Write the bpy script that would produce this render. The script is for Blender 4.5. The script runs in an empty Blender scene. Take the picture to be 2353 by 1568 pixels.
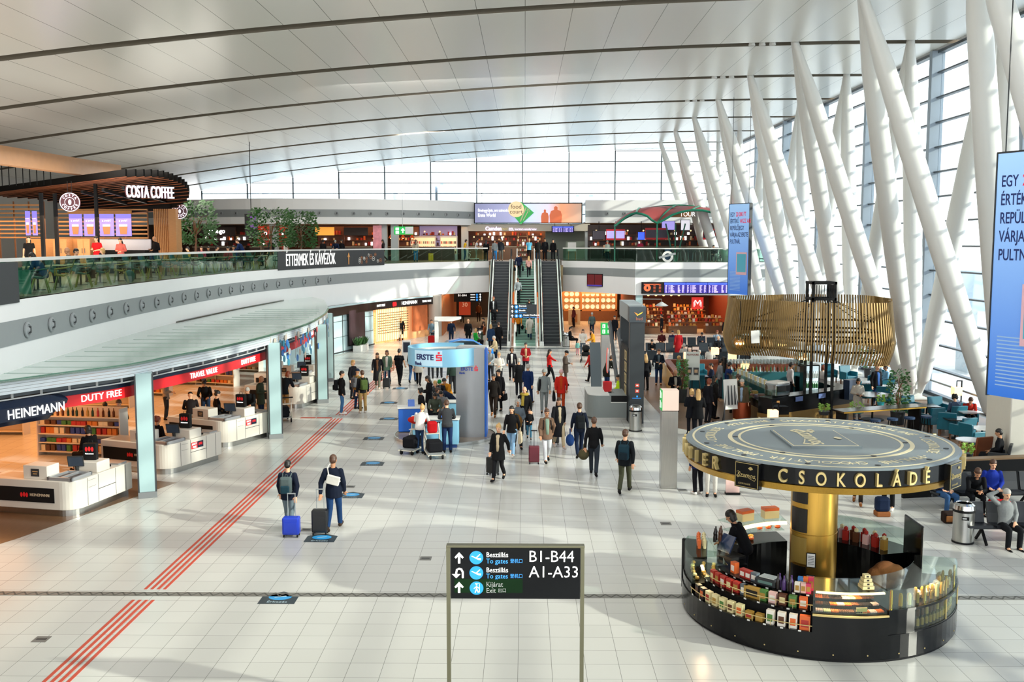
import bpy, math, random
from math import sin, cos, pi, radians as R, atan2, sqrt, hypot
from mathutils import Matrix, Vector
C = bpy.context.scene.collection
SC = bpy.context.scene
rnd = random.Random(7)
# ---------- camera, sky, sun, exposure ----------
FPX, EYE = 2288.0, 7.0
PIT, YAW = math.atan(226 / FPX), math.atan(29.5 / FPX)
cd = bpy.data.cameras.new('camera'); co = bpy.data.objects.new('camera', cd); C.objects.link(co)
cd.sensor_width = 36; cd.lens = 36 * FPX / 2353; cd.clip_end = 2000
co.location = (0, 0, EYE); co.rotation_euler = (pi / 2 - PIT, 0, YAW); SC.camera = co
FW = Vector((-sin(YAW) * cos(PIT), cos(YAW) * cos(PIT), -sin(PIT)))
RT = Vector((cos(YAW), sin(YAW), 0)); UP = RT.cross(FW)
def ray(px, py): return FW + RT * ((px - 1176.5) / FPX) - UP * ((py - 784) / FPX)
def G(px, py, z=0.0):                       # where the sight line through a photo pixel meets height z
    r = ray(px, py); t = (z - EYE) / r.z; return Vector((r.x * t, r.y * t, z))
def P(px, py, Y):                           # ... or meets distance Y
    r = ray(px, py); t = Y / r.y; return Vector((r.x * t, Y, EYE + r.z * t))
w = bpy.data.worlds.new('world'); SC.world = w; w.use_nodes = True
wn, wl = w.node_tree.nodes, w.node_tree.links
bg = wn['Background']; bg.inputs[1].default_value = 2.4
tc = wn.new('ShaderNodeTexCoord'); sx = wn.new('ShaderNodeSeparateXYZ'); cr = wn.new('ShaderNodeValToRGB')
wl.new(tc.outputs['Generated'], sx.inputs[0]); wl.new(sx.outputs['Z'], cr.inputs[0]); wl.new(cr.outputs[0], bg.inputs[0])
cr.color_ramp.elements[0].color = (1.0, 0.98, 0.95, 1); cr.color_ramp.elements[1].color = (0.62, 0.76, 1.0, 1)
sl = bpy.data.lights.new('sun', 'SUN'); so = bpy.data.objects.new('sun', sl); C.objects.link(so)
sl.energy = 4.6; sl.angle = R(1.0); sl.color = (1, 0.9, 0.74)
so.rotation_euler = Vector((-0.88, 0.36, -0.37)).to_track_quat('-Z', 'Y').to_euler()
SC.view_settings.view_transform = 'Standard'; SC.view_settings.look = 'None'
SC.view_settings.exposure = 0.6; SC.view_settings.gamma = 1.0; SC.view_settings.use_curve_mapping = False
cy = SC.cycles
cy.max_bounces = 7; cy.diffuse_bounces = 4; cy.glossy_bounces = 3; cy.transmission_bounces = 4; cy.transparent_max_bounces = 12
cy.caustics_reflective = False; cy.caustics_refractive = False; cy.use_denoising = True; cy.sample_clamp_indirect = 6
def area(name, loc, sx_, sy_, power, col, rot=(0, 0, 0)):
    l = bpy.data.lights.new(name, 'AREA'); l.shape = 'RECTANGLE'; l.size = sx_; l.size_y = sy_; l.energy = power; l.color = col
    o = bpy.data.objects.new(name, l); o.location = loc; o.rotation_euler = rot; C.objects.link(o); return o
WARM = (1, 0.50, 0.20); WARM2 = (1, 0.66, 0.38)
# ceiling lamps inside the shops, then added fill for deck and hall
area('shop_ceiling_light', (-19, 36, 2.98), 9, 26, 1050, (1, .38, .11))
area('shop_ceiling_light', (-8.6, 79, 2.95), 6, 6, 260, WARM)
area('shop_ceiling_light', (5.6, 88, 2.95), 6, 8, 380, WARM)
area('shop_ceiling_light', (13.5, 80.5, 2.95), 8, 7, 330, WARM)
area('shop_ceiling_light', (-1, 90, 2.95), 5, 6, 120, WARM2)
area('food_court_light', (-14, 84.5, 8.35), 18, 4, 260, WARM)
area('food_court_light', (0, 90, 8.35), 8, 4, 200, WARM2)
area('food_court_light', (11, 88, 8.4), 9, 3, 150, WARM)
area('cafe_light', (-23, 47, 8.2), 8, 8, 420, WARM2)
for y_ in (30, 42, 54, 66): area('deck_fill_up', (-21, y_, 6.2), 6, 9, 330, (1, .95, .86), (pi, 0, 0)); area('deck_fill_down', (-18.5, y_, 10.8), 3, 8, 300, (1, .95, .86))  # added fill, upward and downward, brightens the left deck; no real fixtures
for y_ in (22, 48, 70): area('hall_fill', (-3, y_, 14.3), 12, 3, 1000, (1, .99, .96), (R(24), 0, 0))  # added fill tilted towards the far fronts; stands for no lamp
# ---------- materials ----------
MAT = {}
def lin(h):
    h = h.lstrip('#'); v = [int(h[i:i + 2], 16) / 255 for i in (0, 2, 4)]
    return tuple(x / 12.92 if x <= .04045 else ((x + .055) / 1.055) ** 2.4 for x in v)
def mk(name, col, rough=.5, metal=0.0, em=0.0, ecol=None, noise=0.0, nscale=6.0, spec=.5, bump=0.0, aniso=None):
    if name in MAT: return MAT[name]
    m = bpy.data.materials.new(name); m.use_nodes = True; nt = m.node_tree; b = nt.nodes['Principled BSDF']
    c = lin(col); b.inputs['Base Color'].default_value = (*c, 1)
    b.inputs['Roughness'].default_value = rough; b.inputs['Metallic'].default_value = metal
    b.inputs['Specular IOR Level'].default_value = spec
    if em: b.inputs['Emission Color'].default_value = (*lin(ecol or col), 1); b.inputs['Emission Strength'].default_value = em
    if noise or bump:
        tcn = nt.nodes.new('ShaderNodeTexCoord'); n = nt.nodes.new('ShaderNodeTexNoise'); n.inputs['Scale'].default_value = nscale; n.inputs['Detail'].default_value = 3
        if aniso:
            mp = nt.nodes.new('ShaderNodeMapping'); mp.inputs['Scale'].default_value = aniso
            nt.links.new(tcn.outputs['Object'], mp.inputs[0]); nt.links.new(mp.outputs[0], n.inputs['Vector'])
        else: nt.links.new(tcn.outputs['Object'], n.inputs['Vector'])
        if noise:
            mx = nt.nodes.new('ShaderNodeMix'); mx.data_type = 'RGBA'
            mx.inputs[6].default_value = (*[max(0, x * (1 - noise)) for x in c], 1); mx.inputs[7].default_value = (*[min(1, x * (1 + noise)) for x in c], 1)
            nt.links.new(n.outputs['Fac'], mx.inputs[0]); nt.links.new(mx.outputs[2], b.inputs['Base Color'])
        if bump:
            bp = nt.nodes.new('ShaderNodeBump'); bp.inputs['Strength'].default_value = bump; bp.inputs['Distance'].default_value = .05
            nt.links.new(n.outputs['Fac'], bp.inputs['Height']); nt.links.new(bp.outputs[0], b.inputs['Normal'])
    MAT[name] = m; return m
def glass(name, col, refl=.12, rough=.02, haze=None, hz=0.0):
    m = bpy.data.materials.new(name); m.use_nodes = True; nt = m.node_tree; nt.nodes.clear()
    o = nt.nodes.new('ShaderNodeOutputMaterial'); t = nt.nodes.new('ShaderNodeBsdfTransparent'); g = nt.nodes.new('ShaderNodeBsdfGlossy')
    t.inputs[0].default_value = (*lin(col), 1); g.inputs['Roughness'].default_value = rough
    lw = nt.nodes.new('ShaderNodeLayerWeight'); lw.inputs[0].default_value = .5; mx = nt.nodes.new('ShaderNodeMixShader')
    pw = nt.nodes.new('ShaderNodeMath'); pw.operation = 'POWER'; pw.inputs[1].default_value = 3; nt.links.new(lw.outputs['Facing'], pw.inputs[0])
    ml = nt.nodes.new('ShaderNodeMath'); ml.operation = 'MULTIPLY_ADD'; ml.inputs[1].default_value = refl * 3; ml.inputs[2].default_value = .03 + refl * .15; nt.links.new(pw.outputs[0], ml.inputs[0])
    nt.links.new(ml.outputs[0], mx.inputs[0]); nt.links.new(t.outputs[0], mx.inputs[1]); nt.links.new(g.outputs[0], mx.inputs[2])
    last = mx
    if hz:
        d = nt.nodes.new('ShaderNodeBsdfDiffuse'); d.inputs[0].default_value = (*lin(haze), 1); m2 = nt.nodes.new('ShaderNodeMixShader'); m2.inputs[0].default_value = hz
        nt.links.new(mx.outputs[0], m2.inputs[1]); nt.links.new(d.outputs[0], m2.inputs[2]); last = m2
    nt.links.new(last.outputs[0], o.inputs[0]); MAT[name] = m; return m
white = mk('white_paint', '#dcdcd8', .45, noise=.03, nscale=2); lightgrey = mk('light_grey', '#b9bcbd', .5); midgrey = mk('mid_grey', '#8f9496', .5)
fasc = mk('fascia_white', '#e9eaea', .5, noise=.02, nscale=1.5); fgrey = mk('fascia_grey', '#8d9394', .45, noise=.03)
black = mk('black_gloss', '#0b0c0e', .18); matblack = mk('matt_black', '#0c0d0f', .6, spec=.25); dark = mk('dark_grey', '#2a2d30', .5)
steel = mk('brushed_steel', '#b4b4b0', .28, 1.0, noise=.12, nscale=9, aniso=(6, 6, .3)); chrome = mk('chrome', '#d0d2d2', .12, 1.0)
gold = mk('brushed_gold', '#c49a48', .3, 1.0, noise=.15, nscale=5, aniso=(8, 8, .2)); goldp = mk('gold_paint', '#c9b47a', .4, .5)
oak = mk('oak_wood', '#b98450', .5, noise=.2, nscale=5, aniso=(1, 1, 8)); oakd = mk('dark_oak', '#6d4527', .5, noise=.25, nscale=4, aniso=(6, 1, 1))
red = mk('sign_red', '#d81f26', .4); navy = mk('sign_navy', '#0c1b33', .35); blue = mk('bank_blue', '#1c5fc0', .35); sky = mk('bank_sky', '#86c3e2', .4)
lite = mk('lit_white', '#ffffff', .5, em=2.2); litwarm = mk('lamp_glow', '#ffd9a8', .5, em=1.1, ecol='#ffca90'); amber = mk('warm_lit_panel', '#ffb25e', .5, em=1.6, ecol='#ff9a3c')
sblue = mk('sign_blue', '#1f8ae0', .4, em=.5); txtw = mk('lit_lettering', '#f4f4f0', .4, em=.75); txtb = mk('blue_lettering', '#3f9bf0', .4, em=.5)
green = mk('exit_green', '#0a8f3c', .4, em=.6); skin1 = mk('skin_light', '#d9a583', .55); skin2 = mk('skin_tan', '#b98561', .55); skin3 = mk('skin_brown', '#6e4630', .55)
wglass = glass('window_glass', '#eef4f6', .12); rglass = glass('rail_glass', '#cde6da', .1, .02); cglass = glass('case_glass', '#e6f0ec', .09)
teal = mk('teal_leather', '#14687c', .45, noise=.06); tealg = mk('green_teal_fabric', '#2c5c55', .7)
leafm = mk('leaf_green', '#2f5a26', .6, noise=.4, nscale=9); leafl = mk('leaf_light', '#7da23c', .6, noise=.3, nscale=9)
def cmat(hexcol, rough=.8): return mk('cloth_' + hexcol.strip('#'), hexcol, rough, noise=.12, nscale=25, spec=.12)
# ---------- mesh builder ----------
class B:
    def __init__(s): s.v = []; s.f = []; s.m = []; s.T = None; s.mi = 0
    def add(s, vs, fs, m=None):
        b = len(s.v)
        s.v += [tuple(s.T @ Vector(v)) for v in vs] if s.T is not None else [tuple(v) for v in vs]
        for f in fs: s.f.append(tuple(b + i for i in f)); s.m.append(s.mi if m is None else m)
        return s
    def box(s, x0, x1, y0, y1, z0, z1, m=None):
        return s.add([(x0, y0, z0), (x1, y0, z0), (x1, y1, z0), (x0, y1, z0), (x0, y0, z1), (x1, y0, z1), (x1, y1, z1), (x0, y1, z1)],
              [(3, 2, 1, 0), (4, 5, 6, 7), (0, 1, 5, 4), (1, 2, 6, 5), (2, 3, 7, 6), (3, 0, 4, 7)], m)
    def cb(s, c, sz, m=None): return s.box(c[0] - sz[0] / 2, c[0] + sz[0] / 2, c[1] - sz[1] / 2, c[1] + sz[1] / 2, c[2] - sz[2] / 2, c[2] + sz[2] / 2, m)
    def bar(s, p0, p1, wd, ht, m=None, up=(0, 0, 1)):    # rectangular bar between two points
        p0, p1 = Vector(p0), Vector(p1); d = (p1 - p0).normalized(); u = Vector(up)
        if abs(d.dot(u)) > .99: u = Vector((0, 1, 0))
        a = d.cross(u).normalized(); b = a.cross(d)
        vs = [p + a * (i * wd / 2) + b * (j * ht / 2) for p in (p0, p1) for i, j in ((-1, -1), (1, -1), (1, 1), (-1, 1))]
        return s.add(vs, [(3, 2, 1, 0), (4, 5, 6, 7), (0, 1, 5, 4), (1, 2, 6, 5), (2, 3, 7, 6), (3, 0, 4, 7)], m)
    def rings(s, rs, m=None, caps=True, loop=False):
        n = len(rs[0]); vs = [v for r in rs for v in r]; fs = []
        for i in range(len(rs) - 1 + (1 if loop else 0)):
            a, b = i * n, ((i + 1) % len(rs)) * n
            for j in range(n): k = (j + 1) % n; fs.append((a + j, a + k, b + k, b + j))
        if caps and not loop: fs.append(tuple(range(n))[::-1]); fs.append(tuple(range(len(vs) - n, len(vs))))
        return s.add(vs, fs, m)
    def tube(s, pts, r, n=8, m=None, caps=True, loop=False):
        pts = [Vector(p) for p in pts]; rr = r if isinstance(r, (list, tuple)) else [r] * len(pts); rs = []; u = None
        for i, p in enumerate(pts):
            if loop: d = pts[(i + 1) % len(pts)] - pts[i - 1]
            else: d = pts[min(i + 1, len(pts) - 1)] - pts[max(i - 1, 0)]
            d.normalize()
            if u is None: u = d.orthogonal().normalized()
            u = (u - d * u.dot(d)); u = u.normalized() if u.length > 1e-6 else d.orthogonal().normalized()
            w_ = d.cross(u); rs.append([p + (u * cos(2 * pi * k / n) + w_ * sin(2 * pi * k / n)) * rr[i] for k in range(n)])
        return s.rings(rs, m, caps, loop)
    def cyl(s, c, r, z0, z1, n=20, m=None, r1=None):
        r1 = r if r1 is None else r1
        return s.rings([[(c[0] + q * cos(2 * pi * k / n), c[1] + q * sin(2 * pi * k / n), z) for k in range(n)] for q, z in ((r, z0), (r1, z1))], m)
    def lathe(s, prof, c=(0, 0), n=24, m=None, a0=0, a1=2 * pi):
        full = abs(a1 - a0 - 2 * pi) < 1e-6; k_ = n if full else n + 1
        cols = [[(c[0] + r * cos(a0 + (a1 - a0) * k / n), c[1] + r * sin(a0 + (a1 - a0) * k / n), z) for r, z in prof] for k in range(k_)]
        vs = [v for q in cols for v in q]; L = len(prof); fs = []
        for k in range(k_ if full else k_ - 1):
            a, b = k * L, ((k + 1) % k_) * L
            for j in range(L - 1): fs.append((a + j, b + j, b + j + 1, a + j + 1))
        return s.add(vs, fs, m)
    def sector(s, c, r0, r1, z0, z1, a0, a1, n=24, m=None):   # closed annular block
        rs = []
        for k in range(n + 1):
            a = a0 + (a1 - a0) * k / n
            rs.append([(c[0] + r * cos(a), c[1] + r * sin(a), z) for r, z in ((r0, z0), (r1, z0), (r1, z1), (r0, z1))])
        return s.rings(rs, m)
    def prism(s, poly, z0, z1, m=None):
        n = len(poly); vs = [(x, y, z0) for x, y in poly] + [(x, y, z1) for x, y in poly]
        return s.add(vs, [tuple(range(n))[::-1], tuple(range(n, 2 * n))] + [(i, (i + 1) % n, n + (i + 1) % n, n + i) for i in range(n)], m)
    def strip(s, line, z0, z1, th, m=None):    # wall of given thickness along a plan polyline (th to the left of travel)
        rs = []
        for i, p in enumerate(line):
            a, b = line[max(i - 1, 0)], line[min(i + 1, len(line) - 1)]; d = Vector((b[0] - a[0], b[1] - a[1])).normalized(); nx, ny = -d.y * th, d.x * th
            za, zb = (z0[i], z1[i]) if isinstance(z0, (list, tuple)) else (z0, z1)
            rs.append([(p[0], p[1], za), (p[0] + nx, p[1] + ny, za), (p[0] + nx, p[1] + ny, zb), (p[0], p[1], zb)])
        return s.rings(rs, m)
    def sph(s, c, r, n=10, m=None):
        r = (r, r, r) if not isinstance(r, (list, tuple)) else r
        rs = [[(c[0] + r[0] * sin(t) * cos(2 * pi * k / n), c[1] + r[1] * sin(t) * sin(2 * pi * k / n), c[2] - r[2] * cos(t)) for k in range(n)] for t in [pi * (i + .15) / (n / 2 + .3) for i in range(n // 2 + 1)]]
        return s.rings(rs, m)
    def build(s, name, mats, parent=None, smooth=False, bevel=0, loc=None, rz=0):
        me = bpy.data.meshes.new(name); me.from_pydata(s.v, [], s.f)
        for x in (mats if isinstance(mats, (list, tuple)) else [mats]): me.materials.append(x)
        if len(me.materials) > 1: me.polygons.foreach_set('material_index', s.m)
        if smooth: me.polygons.foreach_set('use_smooth', [True] * len(me.polygons))
        o = bpy.data.objects.new(name, me); C.objects.link(o); o.parent = parent
        if smooth == 'auto':
            try: me.set_sharp_from_angle(angle=R(35))
            except Exception: pass
        if bevel: q = o.modifiers.new('bevel', 'BEVEL'); q.width = bevel; q.segments = 2; q.limit_method = 'ANGLE'
        if loc is not None: o.location = loc; o.rotation_euler = (0, 0, rz)
        return o
def tag(o, label, cat, group=None, kind=None):
    if label: o['label'] = label
    if cat: o['category'] = cat
    if group: o['group'] = group
    if kind: o['kind'] = kind
    return o
def struct(o): o['kind'] = 'structure'; return o
def thing(name, label, cat, loc=(0, 0, 0), rz=0, group=None):
    o = bpy.data.objects.new(name, None); C.objects.link(o); o.location = loc; o.rotation_euler = (0, 0, rz); o.empty_display_size = .2
    return tag(o, label, cat, group)
KIDS = {}
def dup(root, loc, rz, label=None, scale=None):
    def cp(o, par):
        c = o.copy(); C.objects.link(c)
        if par is not None: c.parent = par
        for ch in o.children: cp(ch, c)
        return c
    r = cp(root, None); r.location = loc; r.rotation_euler = (0, 0, rz)
    if label: r['label'] = label
    if scale: r.scale = (scale,) * 3
    return r
TMP = bpy.data.scenes.new('tmp')
def text_mesh(s, size=1.0, ext=.01, align='CENTER', bold=0.0, sx=1.0, spacing=1.0):
    cu = bpy.data.curves.new('t', 'FONT'); cu.body = s; cu.size = size; cu.extrude = ext; cu.align_x = align; cu.align_y = 'CENTER'; cu.offset = bold; cu.resolution_u = 2 if size < .25 else 5; cu.space_character = spacing
    ob = bpy.data.objects.new('t', cu); TMP.collection.objects.link(ob); vl = TMP.view_layers[0]; vl.update(); dg = vl.depsgraph; me = bpy.data.meshes.new_from_object(ob.evaluated_get(dg))
    vs = [(v.co.x * sx, v.co.y, v.co.z) for v in me.vertices]; fs = [tuple(p.vertices) for p in me.polygons]
    bpy.data.objects.remove(ob); bpy.data.curves.remove(cu); bpy.data.meshes.remove(me); return vs, fs
def face_mtx(p, nrm, up=(0, 0, 1)):         # text plane: x to the reader's right, y up, z towards the reader
    n = Vector(nrm).normalized(); u = Vector(up); x = u.cross(n).normalized(); y = n.cross(x)
    m = Matrix((x, y, n)).transposed().to_4x4(); m.translation = Vector(p); return m
def put_text(b, s, size, mtx, m=None, off=(0, 0), fn=None, **k):
    vs, fs = text_mesh(s, size, **k)
    if fn: b.add([fn(x + off[0], y + off[1], z) for x, y, z in vs], fs, m)
    else: b.add([mtx @ Vector((x + off[0], y + off[1], z)) for x, y, z in vs], fs, m)
    return b
def spline(pts, n=8):
    out = []
    for i in range(len(pts) - 1):
        p0, p1, p2, p3 = (Vector(pts[max(i - 1, 0)]), Vector(pts[i]), Vector(pts[i + 1]), Vector(pts[min(i + 2, len(pts) - 1)]))
        for k in range(n):
            t = k / n; out.append(.5 * ((2 * p1) + (p2 - p0) * t + (2 * p0 - 5 * p1 + 4 * p2 - p3) * t * t + (3 * p1 - p0 - 3 * p2 + p3) * t ** 3))
    out.append(Vector(pts[-1])); return out
def along(line):                            # arc length parametrisation of a plan polyline -> f(s) = (point, tangent)
    L = [0]
    for a, b in zip(line, line[1:]): L.append(L[-1] + (Vector(b[:2]) - Vector(a[:2])).length)
    def f(s):
        i = 0
        while i < len(L) - 2 and L[i + 1] < s: i += 1
        a, b = Vector(line[i][:2]), Vector(line[i + 1][:2]); t = (b - a).normalized()
        return a + t * (s - L[i]), t
    return f, L[-1]
def wm(o):
    m = o.matrix_basis.copy()
    return m if o.parent is None else wm(o.parent) @ o.matrix_parent_inverse @ m
def under(o, par):                          # keep a mesh built in world coordinates where it is under its parent
    o.parent = par; o.matrix_parent_inverse = wm(par).inverted(); return o
def ordn(i):
    W = 'first second third fourth fifth sixth seventh eighth ninth tenth eleventh twelfth thirteenth fourteenth fifteenth sixteenth seventeenth eighteenth nineteenth twentieth'.split()
    return W[i] if i < 20 else ('twenty-' + W[i - 20] if i < 29 else ('thirtieth' if i == 29 else 'thirty-' + W[i - 30]))
# ---------- floor ----------
def tile_mat():
    m = bpy.data.materials.new('floor_tiles'); m.use_nodes = True; nt = m.node_tree; b = nt.nodes['Principled BSDF']
    t = nt.nodes.new('ShaderNodeTexCoord'); mp = nt.nodes.new('ShaderNodeMapping'); br = nt.nodes.new('ShaderNodeTexBrick')
    mp.inputs['Location'].default_value = (.107, -.05, 0)
    br.offset = 0; br.inputs['Scale'].default_value = 1; br.inputs['Brick Width'].default_value = .56; br.inputs['Row Height'].default_value = .57
    br.inputs['Mortar Size'].default_value = .004; br.inputs['Mortar Smooth'].default_value = .1
    br.inputs['Color1'].default_value = (*lin('#bdbdb8'), 1); br.inputs['Color2'].default_value = (*lin('#c2c2bd'), 1); br.inputs['Mortar'].default_value = (*lin('#74756f'), 1)
    nt.links.new(t.outputs['Object'], mp.inputs[0]); nt.links.new(mp.outputs[0], br.inputs['Vector'])
    b.inputs['Roughness'].default_value = .26; nt.links.new(br.outputs['Color'], b.inputs['Base Color'])
    b.inputs['Specular IOR Level'].default_value = .5; return m
tiles = tile_mat()
woodf = mk('shop_wood_floor', '#6b5038', .3, noise=.3, nscale=2.5, aniso=(8, .8, 1)); cafef = mk('cafe_wood_floor', '#7b5f49', .35, noise=.25, nscale=2, aniso=(1, 9, 1))
struct(B().box(-40, 19, -14, 96, -.3, 0).build('floor', tiles))
struct(B().prism([(-16, 14), (-12.06, 22.9), (-10.2, 28.5), (-12.1, 29.1), (-30, 32), (-30, 14)], -.01, .004).build('floor_shop', woodf))
struct(B().prism([(5.6, 37.6), (9.4, 32.6), (18.4, 30.5), (18.4, 50), (5.3, 52)], -.01, .004).build('floor_cafe', cafef))
struct(B().box(-6, 4.5, 65.4, 66.4, -.01, .004).build('floor_landing', mk('dark_granite', '#5a6062', .3, noise=.2)))
b = B(); b.box(-15, 18, 19.12, 19.34, 0, .006, 0)
for i in range(150): x = -15 + i * .22; b.bar((x, 19.15, .007), (x + .11, 19.31, .007), .03, .004, 1); b.bar((x + .11, 19.31, .007), (x + .22, 19.15, .007), .03, .004, 1)
tag(struct(b.build('trim_1', [mk('joint_metal', '#8b8a84', .4, .6), mk('joint_dark', '#4c4b47', .5)])), 'zigzag metal expansion joint strip across the whole floor', None)
# tactile guide strips
redl = mk('guide_red', '#b8452f', .5)
def guide(label, x0, segs):
    t = thing('tactile_guide_strip', label, 'floor strip', (x0 + .23, segs[0][0], 0))
    for y0, y1 in segs:
        for i in range(4): under(B().box(x0 + i * .13, x0 + i * .13 + .06, y0, y1, 0, .006).build('guide_line', redl), t)
guide('four red tactile guide lines running up the left of the hall', -7.72, [(12, 18.9), (19.5, 39.2), (40.0, 58), ])
t = thing('tactile_guide_strip', 'short red crosswise guide dashes beside the striped trolley column', 'floor strip', (-8.4, 39.4, 0))
for x in (-9.0, -8.35): under(B().box(x, x + .6, 39.25, 39.5, 0, .006).build('guide_line', redl), t)
# ---------- arched ceiling ----------
def roofz(x): return 15.72 - .00164 * (x - 18) ** 2
def ceil_mat():
    m = mk('ceiling_panels', '#d9d8d1', .22, spec=.35); nt = m.node_tree; b_ = nt.nodes['Principled BSDF']
    t = nt.nodes.new('ShaderNodeTexCoord'); s_ = nt.nodes.new('ShaderNodeSeparateXYZ'); nt.links.new(t.outputs['Object'], s_.inputs[0])
    md = nt.nodes.new('ShaderNodeMath'); md.operation = 'PINGPONG'; md.inputs[1].default_value = .845; nt.links.new(s_.outputs['X'], md.inputs[0])
    lt = nt.nodes.new('ShaderNodeMath'); lt.operation = 'LESS_THAN'; lt.inputs[1].default_value = .012; nt.links.new(md.outputs[0], lt.inputs[0])
    mx = nt.nodes.new('ShaderNodeMix'); mx.data_type = 'RGBA'; mx.inputs[6].default_value = (*lin('#d9d8d1'), 1); mx.inputs[7].default_value = (*lin('#7f7e78'), 1)
    nt.links.new(lt.outputs[0], mx.inputs[0]); nt.links.new(mx.outputs[2], b_.inputs['Base Color']); return m
cm = ceil_mat(); slot = mk('ceiling_slot', '#6a6356', .7); XS = [-34 + i * (53.2 / 36) for i in range(37)]
GY = [36 + 8.68 * k for k in range(-6, 7)] + [94.6]
bp, bs = B(), B()
for a, c_ in zip(GY, GY[1:]):
    a2, c2 = a + .42, c_ - .42
    bp.rings([[(x, a2, roofz(x)), (x, c2, roofz(x)), (x, c2, roofz(x) + .3), (x, a2, roofz(x) + .3)] for x in XS])
    bs.rings([[(x, a2 - .04, roofz(x) + .01), (x, a2 - .005, roofz(x) + .01), (x, a2 - .005, roofz(x) + .3), (x, a2 - .04, roofz(x) + .3)] for x in XS])
    bs.rings([[(x, a - .55, roofz(x) + .3), (x, a + .55, roofz(x) + .3), (x, a + .55, roofz(x) + .4), (x, a - .55, roofz(x) + .4)] for x in XS])
bs.rings([[(x, -17, roofz(x) + .42), (x, 95, roofz(x) + .42), (x, 95, roofz(x) + .6), (x, -17, roofz(x) + .6)] for x in XS])
struct(bp.build('ceiling', cm)); struct(bs.build('trim_2', slot))
# lamp clusters in the slots beside the inner column heads
for i, k in enumerate((0, 1, 2, 3)):
    y = 36 + 8.68 * k; t = thing('ceiling_spotlight', 'cluster of three white spotlights in the ceiling slot at the %s inner column head' % ordn(i), 'spotlight', (10.6, y, roofz(10.6)), 0, 'spotlight clusters by the column heads')
    for j in range(3):
        x = 9.9 + j * .45; b = B().lathe([(.09, roofz(x) + .22), (.15, roofz(x) - .03), (.13, roofz(x) - .05), (.07, roofz(x) + .0)], (x, y), 12); under(b.build('lamp_head', white, smooth=True), t)
# ---------- right glass facade ----------
finm = mk('facade_fin', '#8b97a3', .5); barm = mk('facade_bar', '#4a5258', .4, .3)
FY = [37.9 + 8.68 * k for k in range(-6, 7)]
ztop = roofz(18.5) - .05
for i, y in enumerate(FY): struct(B().box(18.45, 19.05, y - .16, y + .16, 0, ztop).build('trim_%d' % (10 + i), finm, bevel=.02))
ys = [-14] + FY + [94.6]
for i, (a, c_) in enumerate(zip(ys, ys[1:])):
    a, c_ = a + (.16 if i else 0), c_ - .16
    o = struct(B().box(18.9, 18.92, a, c_, .1, ztop).build('window_%d' % (i + 1), wglass))
    f = B(); z = 1.25; f.box(18.7, 19.0, a, c_, 0, .14)
    while z < ztop: f.box(18.72, 18.96, a, c_, z - .035, z + .035); z += 1.12
    f.box(18.7, 19.0, a, c_, ztop - .12, ztop); under(f.build('window_frame', barm), o)
    under(B().box(18.1, 18.16, a, c_, .86, .93).box(18.1, 18.16, a + .1, a + .16, 0, .9).box(18.1, 18.16, c_ - .16, c_ - .1, 0, .9).build('sill_rail', steel), o)
# ---------- far glass wall ----------
MX = [-4.35 * 7 + i * 4.32 for i in range(13)]
for i, (a, c_) in enumerate(zip(MX, MX[1:])):
    c_ = min(c_, 18.6); o = struct(B().rings([[(x, 94.4, 5.53), (x, 94.44, 5.53), (x, 94.44, roofz(x)), (x, 94.4, roofz(x))] for x in (a, (a + c_) / 2, c_)]).build('window_%d' % (30 + i), wglass))
    f = B(); f.box(a - .05, a + .05, 94.25, 94.5, 5.53, roofz(a)); z = 9.65
    while z < roofz((a + c_) / 2): f.box(a, c_, 94.3, 94.46, z - .03, z + .03); z += .98
    under(f.build('window_frame', barm), o)
struct(B().box(-34.2, -34, -14, 94.6, 0, 13).build('wall_left', mk('wall_dim', '#8d8a84', .7)))
struct(B().box(-34, 19, 94.6, 94.8, 0, 5.5).build('wall_back', mk('wall_brown', '#4a3526', .7)))
# ---------- leaning tube columns ----------
tubew = mk('column_white', '#dededa', .35, noise=.02, nscale=1)
def tube_col(top, foot, label):
    top, foot = Vector(top), Vector(foot); d = (foot - top).normalized(); L = (foot - top).length
    t = thing('tubular_column', label, 'column', foot); t['kind'] = 'thing'
    prof = [(0, .16), (.05, .2), (.16, .34), (.35, .39), (.6, .39), (.85, .35), (.955, .29)]
    b = B().tube([top + d * (L * q) for q, r in prof], [r for q, r in prof], 16); under(b.build('tube', tubew, smooth='auto'), t)
    b = B().tube([top + d * (L * .955), top + d * (L * .965), top + d * (L * .995)], [.29, .2, .11], 12); under(b.build('foot_cone', tubew, smooth='auto'), t)
NB = -1
for k in range(-2, 8):
    y = 36 + 8.68 * k; ft = 17.45
    if y > 92: break
    nm = ordn(k + 2) + ' footing'
    tube_col((11.75, y, roofz(11.75) + .1), (ft - .25, y, .25), 'white tubular column leaning straight inwards from the %s' % nm)
    tube_col((11.75, y - 8.68, roofz(11.75) + .1), (ft - .1, y - .3, .25), 'white tubular column leaning inwards and forward from the %s' % nm)
    tube_col((16.8, y, roofz(16.8) + .1), (ft + .15, y + .1, .25), 'near upright white column beside the glass wall on the %s' % nm)
    tube_col((16.8, y - 8.68, roofz(16.8) + .1), (ft + .3, y - .15, .25), 'white column beside the glass wall tilting forward from the %s' % nm)
    b = B().box(ft - .55, ft + .55, y - .5, y + .35, 0, .12).prism([(ft - .45, y - .1), (ft + .45, y - .1), (ft + .45, y + .1), (ft - .45, y + .1)], .1, .45)
    tag(b.build('column_footing', tubew, bevel=.04), 'white steel footing under leaning columns, %s from the front' % ordn(k + 2), 'footing')
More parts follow.
